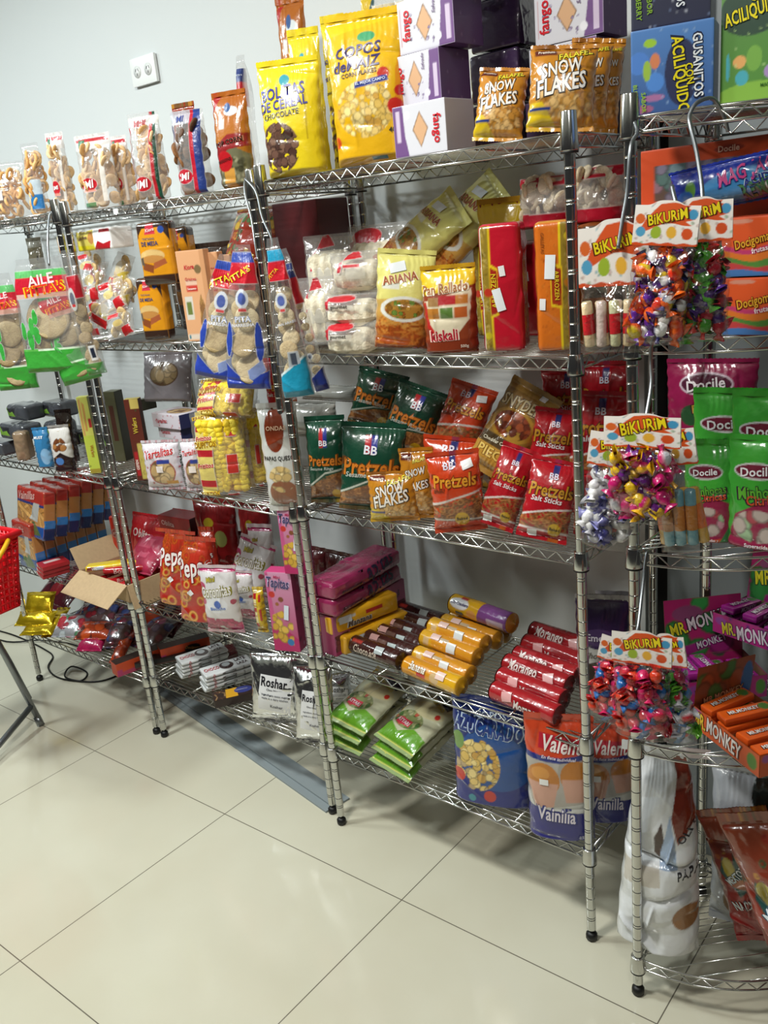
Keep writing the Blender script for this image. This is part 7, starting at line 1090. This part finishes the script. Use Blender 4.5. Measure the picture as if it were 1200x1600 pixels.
 ('loaf', 'arrozred', 'noodle_pack', 0.8, 0.28, 1.3706, 2, 0, 0, 0.085, 0.21, 0.07, 'red rice noodle pack in the rear row, third from the left', 'noodle pack', 'rear rice noodle packs'),
 ('gbag', 'bolitas', 'cereal_bag', 0.28, 0.29, 1.7683, -2, 0, 0, 0.13, 0.22, 0.07, 'yellow cereal bag low in the rear row of the top shelf, first from the left', 'cereal bag', 'rear yellow cereal bags'),
 ('gbag', 'bolitas', 'cereal_bag', 0.42, 0.29, 1.7683, 0, 0, 0, 0.13, 0.22, 0.07, 'yellow cereal bag low in the rear row of the top shelf, second from the left', 'cereal bag', 'rear yellow cereal bags'),
 ('bag', 'gummymix', 'gummy_bag', -1.36, 0.13, 0.2434, -2, 66, 0, 0.15, 0.17, 0.045, 'dark mixed gummy bag in the second row of the pile, first from the left', 'gummy bag', 'second row of gummy bags'),
 ('bag', 'gummymix', 'gummy_bag', -1.22, 0.13, 0.2434, 0, 66, 0, 0.15, 0.17, 0.045, 'dark mixed gummy bag in the second row of the pile, second from the left', 'gummy bag', 'second row of gummy bags'),
 ('bag', 'gummymix', 'gummy_bag', -1.08, 0.13, 0.2434, 2, 66, 0, 0.15, 0.17, 0.045, 'dark mixed gummy bag in the second row of the pile, third from the left', 'gummy bag', 'second row of gummy bags'),
 ('bag', 'gummymix', 'gummy_bag', -0.95, 0.13, 0.2434, -1, 66, 0, 0.15, 0.17, 0.045, 'dark mixed gummy bag in the second row of the pile, fourth from the left', 'gummy bag', 'second row of gummy bags'),
 ('bag', 'docilered', 'gummy_bag', -1.3, 0.25, 0.2434, -2, 60, 0, 0.15, 0.17, 0.045, 'dark red gummy bag at the back of the pile, first from the left', 'gummy bag', 'back row of gummy bags'),
 ('bag', 'docilered', 'gummy_bag', -1.14, 0.25, 0.2434, 0, 60, 0, 0.15, 0.17, 0.045, 'dark red gummy bag at the back of the pile, second from the left', 'gummy bag', 'back row of gummy bags'),
 ('bag', 'docilered', 'gummy_bag', -0.98, 0.25, 0.2434, 2, 60, 0, 0.15, 0.17, 0.045, 'dark red gummy bag at the back of the pile, third from the left', 'gummy bag', 'back row of gummy bags'),
 ('loaf', 'charcoal', 'bread_pack', -1.4, 0.31, 0.9512, -2, 0, 0, 0.15, 0.06, 0.08, 'dark wrapped loaf at the rear of the left rack, first from the left', 'bread pack', 'rear dark loaves'),
 ('loaf', 'charcoal', 'bread_pack', -1.24, 0.31, 0.9512, 0, 0, 0, 0.15, 0.06, 0.08, 'dark wrapped loaf at the rear of the left rack, second from the left', 'bread pack', 'rear dark loaves'),
 ('loaf', 'charcoal', 'bread_pack', -1.08, 0.31, 0.9512, 2, 0, 0, 0.15, 0.06, 0.08, 'dark wrapped loaf at the rear of the left rack, third from the left', 'bread pack', 'rear dark loaves'),
 ('hang', 'pitta', 'pita_bag', -0.7634, -0.07, 1.3146, 28, 0, 0, 0.2109, 0.3344, 0.055, 'large clear bag of pita bread with red and green print, hanging at the left', 'pita bag', None, 'pita'),
 ('hang', 'pitta', 'pita_bag', -1.1036, -0.03, 1.2379, 40, 0, 0, 0.1341, 0.3758, 0.05, 'clear pita bag with green base hanging at the left picture edge', 'pita bag', None, 'pita'),
 ('hang', 'pitta', 'pita_bag', -0.7, -0.035, 1.2777, 30, 0, -10, 0.131, 0.3081, 0.045, 'clear pita bag whose green base shows below the large pita bag', 'pita bag', None, 'pita'),
 ('hang', 'pittasmall', 'pita_bag', -0.5908, -0.05, 1.3061, 36, 0, -5, 0.0598, 0.3572, 0.045, 'clear pita bag with a silver crest, hanging right of the large green one', 'pita bag', None, 'pita'),
 ('hangt', 'pittablue', 'pita_bag', -0.0516, -0.05, 1.3091, 30, 0, 14, 0.1201, 0.3102, 0.045, 'clear pita bag with dark blue base hanging left of the others', 'pita bag', None, 'pitalight'),
 ('hangt', 'pittablue', 'pita_bag', 0.126, -0.1, 1.2988, 30, 0, 5, 0.1093, 0.3336, 0.05, 'clear pita bag with round blue emblem hanging in the middle front', 'pita bag', None, 'pitalight'),
 ('hangt', 'pittateal', 'pita_bag', 0.315, -0.12, 1.2918, 34, 0, -3, 0.071, 0.3472, 0.05, 'clear pita bag with turquoise base, frontmost of the hanging ones', 'pita bag', None, 'pitalight'),
 ('hangt', 'pittadark', 'pita_bag', 0.3273, -0.055, 1.2935, 34, 0, -9, 0.0351, 0.3248, 0.045, 'clear pita bag with navy base hanging at the right of the turquoise one', 'pita bag', None, 'pitalight'),
 ('cardbag', 'bikurimbig', 'candy_bag', 1.1057, -0.16, 1.4052, 14, 0, 0, 0.1143, 0.1999, 0.04, 'hanging card bag of pastel tube candies, upper left', 'candy bag', 'header card bags on the corner rack', 'tubes'),
 ('cardbag', 'bikurim', 'candy_bag', 1.245, -0.17, 1.4257, 14, 0, 0, 0.094, 0.2037, 0.05, 'hanging card bag of green and dark wrapped candies, upper right', 'candy bag', 'header card bags on the corner rack', 'candygreen'),
 ('cardbag', 'bikurim', 'candy_bag', 1.1968, -0.22, 1.4289, 10, 0, 6, 0.093, 0.201, 0.06, 'hanging card bag of orange, white and purple wrapped candies', 'candy bag', 'header card bags on the corner rack', 'candymix'),
 ('cardbag', 'bikurim', 'candy_bag', 1.0822, -0.17, 1.0639, 10, 0, 8, 0.0942, 0.2072, 0.05, 'hanging card bag of white wrapped candies, middle group at the left', 'candy bag', 'header card bags on the corner rack', 'candywhite'),
 ('cardbag', 'bikurim', 'candy_bag', 1.2328, -0.18, 1.0833, 10, 0, -8, 0.0801, 0.206, 0.04, 'hanging card bag of candy strips with blue edges, middle group', 'candy bag', 'header card bags on the corner rack', 'strips'),
 ('cardbag', 'bikurim', 'candy_bag', 1.1813, -0.23, 1.1443, 8, 0, 0, 0.1202, 0.1732, 0.06, 'hanging card bag of magenta and yellow candies, frontmost of the middle group', 'candy bag', 'header card bags on the corner rack', 'candypink'),
 ('cardbag', 'bikurim', 'candy_bag', 1.0819, -0.17, 0.7201, 10, 0, 12, 0.0838, 0.1698, 0.05, 'lowest hanging card bag of red candies, left one', 'candy bag', 'header card bags on the corner rack', 'candyred'),
 ('cardbag', 'bikurim', 'candy_bag', 1.2238, -0.17, 0.7172, 10, 0, -8, 0.0632, 0.2022, 0.05, 'lowest hanging card bag of green and blue candies, right one', 'candy bag', 'header card bags on the corner rack', 'candyblue'),
 ('cardbag', 'bikurim', 'candy_bag', 1.1739, -0.22, 0.7375, 10, 0, 0, 0.1017, 0.199, 0.05, 'lowest hanging card bag of red and blue candies, front one', 'candy bag', 'header card bags on the corner rack', 'candyred'),
]
DESIGNS['bikurimbig'] = list(DESIGNS['bikurim'])
DESIGNS.update({
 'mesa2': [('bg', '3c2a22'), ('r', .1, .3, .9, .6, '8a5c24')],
 'whiteplain0': [('bg', 'ffffff18'), ('r', .1, .35, .5, .5, 'e0d8d8')], 'bluelabel': [('bg', 'ffffff18'), ('r', .1, .1, .9, .3, '2c70a8'), ('r', .1, .3, .9, .5, 'c0ccd4')],
 'copos2': [('bg', 'ffffff18'), ('r', 0, 0, .25, 1, 'c8a81c'), ('p', [(0, .7), (.3, 1), (.3, .7)], '2c4c50'), ('r', .25, .6, 1, .9, 'c8b890d0')],
 'grisinflat': [('bg', 'c8946c')], 'breadbrown': [('bg', '8a745c'), ('n', .5, 6)], 'tartalitas2': [('bg', '8c868c'), ('e', .5, .56, .3, .25, '5a4430'), ('s', ('e', .5, .56, .28, .22), 8, .13, ['a08a68', '8c7654'], 'disc', 6)],  # last print: white cookie pack with the back-of-shelf shade mixed into its colours
 'roshar': [('bg', 'c8c8ca'), ('lab', .54, .42, .62, .5, 'd8d8d8', -8), T('Roshar', .54, .58, .5, '14141a', None, -8, 0, 1.4), T('Choc Nougat', .54, .47, .3, '3a3a40', None, -8), T('ingredients cacao sugar', .54, .4, .5, '5a5a60', None, -8), T('made in a dairy kitchen', .54, .35, .5, '5a5a60', None, -8), T('Kosher', .56, .24, .24, '5a5a60', None, -8)],
})
for row in ROWS: item(*row)
# pink, second pink and orange display cartons on the corner rack
display_carton((1.155, .19, .634), 42, .17, .12, .05, .15, 'monkeyfront', 'monkeyheader', 'monkeybar', '7c5c48', 'pink monkey candy carton in front, with an upright header', lean=8)
display_carton((1.24, .40 - .12, .634 + .1), -16, .2, .12, .045, .13, 'monkeyfront', 'monkeyheader', 'monkeybar', '7c5c48', 'second pink candy carton at the back, by the picture edge', lean=10)
display_carton((1.29, .02, .634), -34, .2, .13, .045, .11, 'monkeyorangefront', 'monkeyheaderorange', 'monkeybarorange', 'a86038', 'orange candy carton at the picture edge, below the pink ones', lean=-8, left=True)
open_cardboard_box((-.875, .10, .523), -2, .30, .20, .062)
g = 'bars in the cardboard box'
for k in range(7):
    item('pack', 'bombon', 'candy_bar', -.99 + .035 * k, .10 + .004 * (k % 3), .528 + .018 * (k % 2), 84 + 5 * (k % 3), 0, 0, .17, .022, .038, 'red wrapped bar in the open cardboard box, %s from its left end' % ['first', 'second', 'third', 'fourth', 'fifth', 'sixth', 'seventh'][k], 'candy bar', g)
item('pack', 'bombonyellow', 'candy_bar', -.905, .075, .592, 46, 4, 0, .2, .022, .05, 'yellow wrapped bar lying across the red bars in the cardboard box', 'candy bar', g)
item('pack', 'bombon', 'candy_bar', -.84, .10, .585, 40, 0, 0, .2, .022, .05, 'red wrapped bar on top, right of the yellow one in the cardboard box', 'candy bar', g)
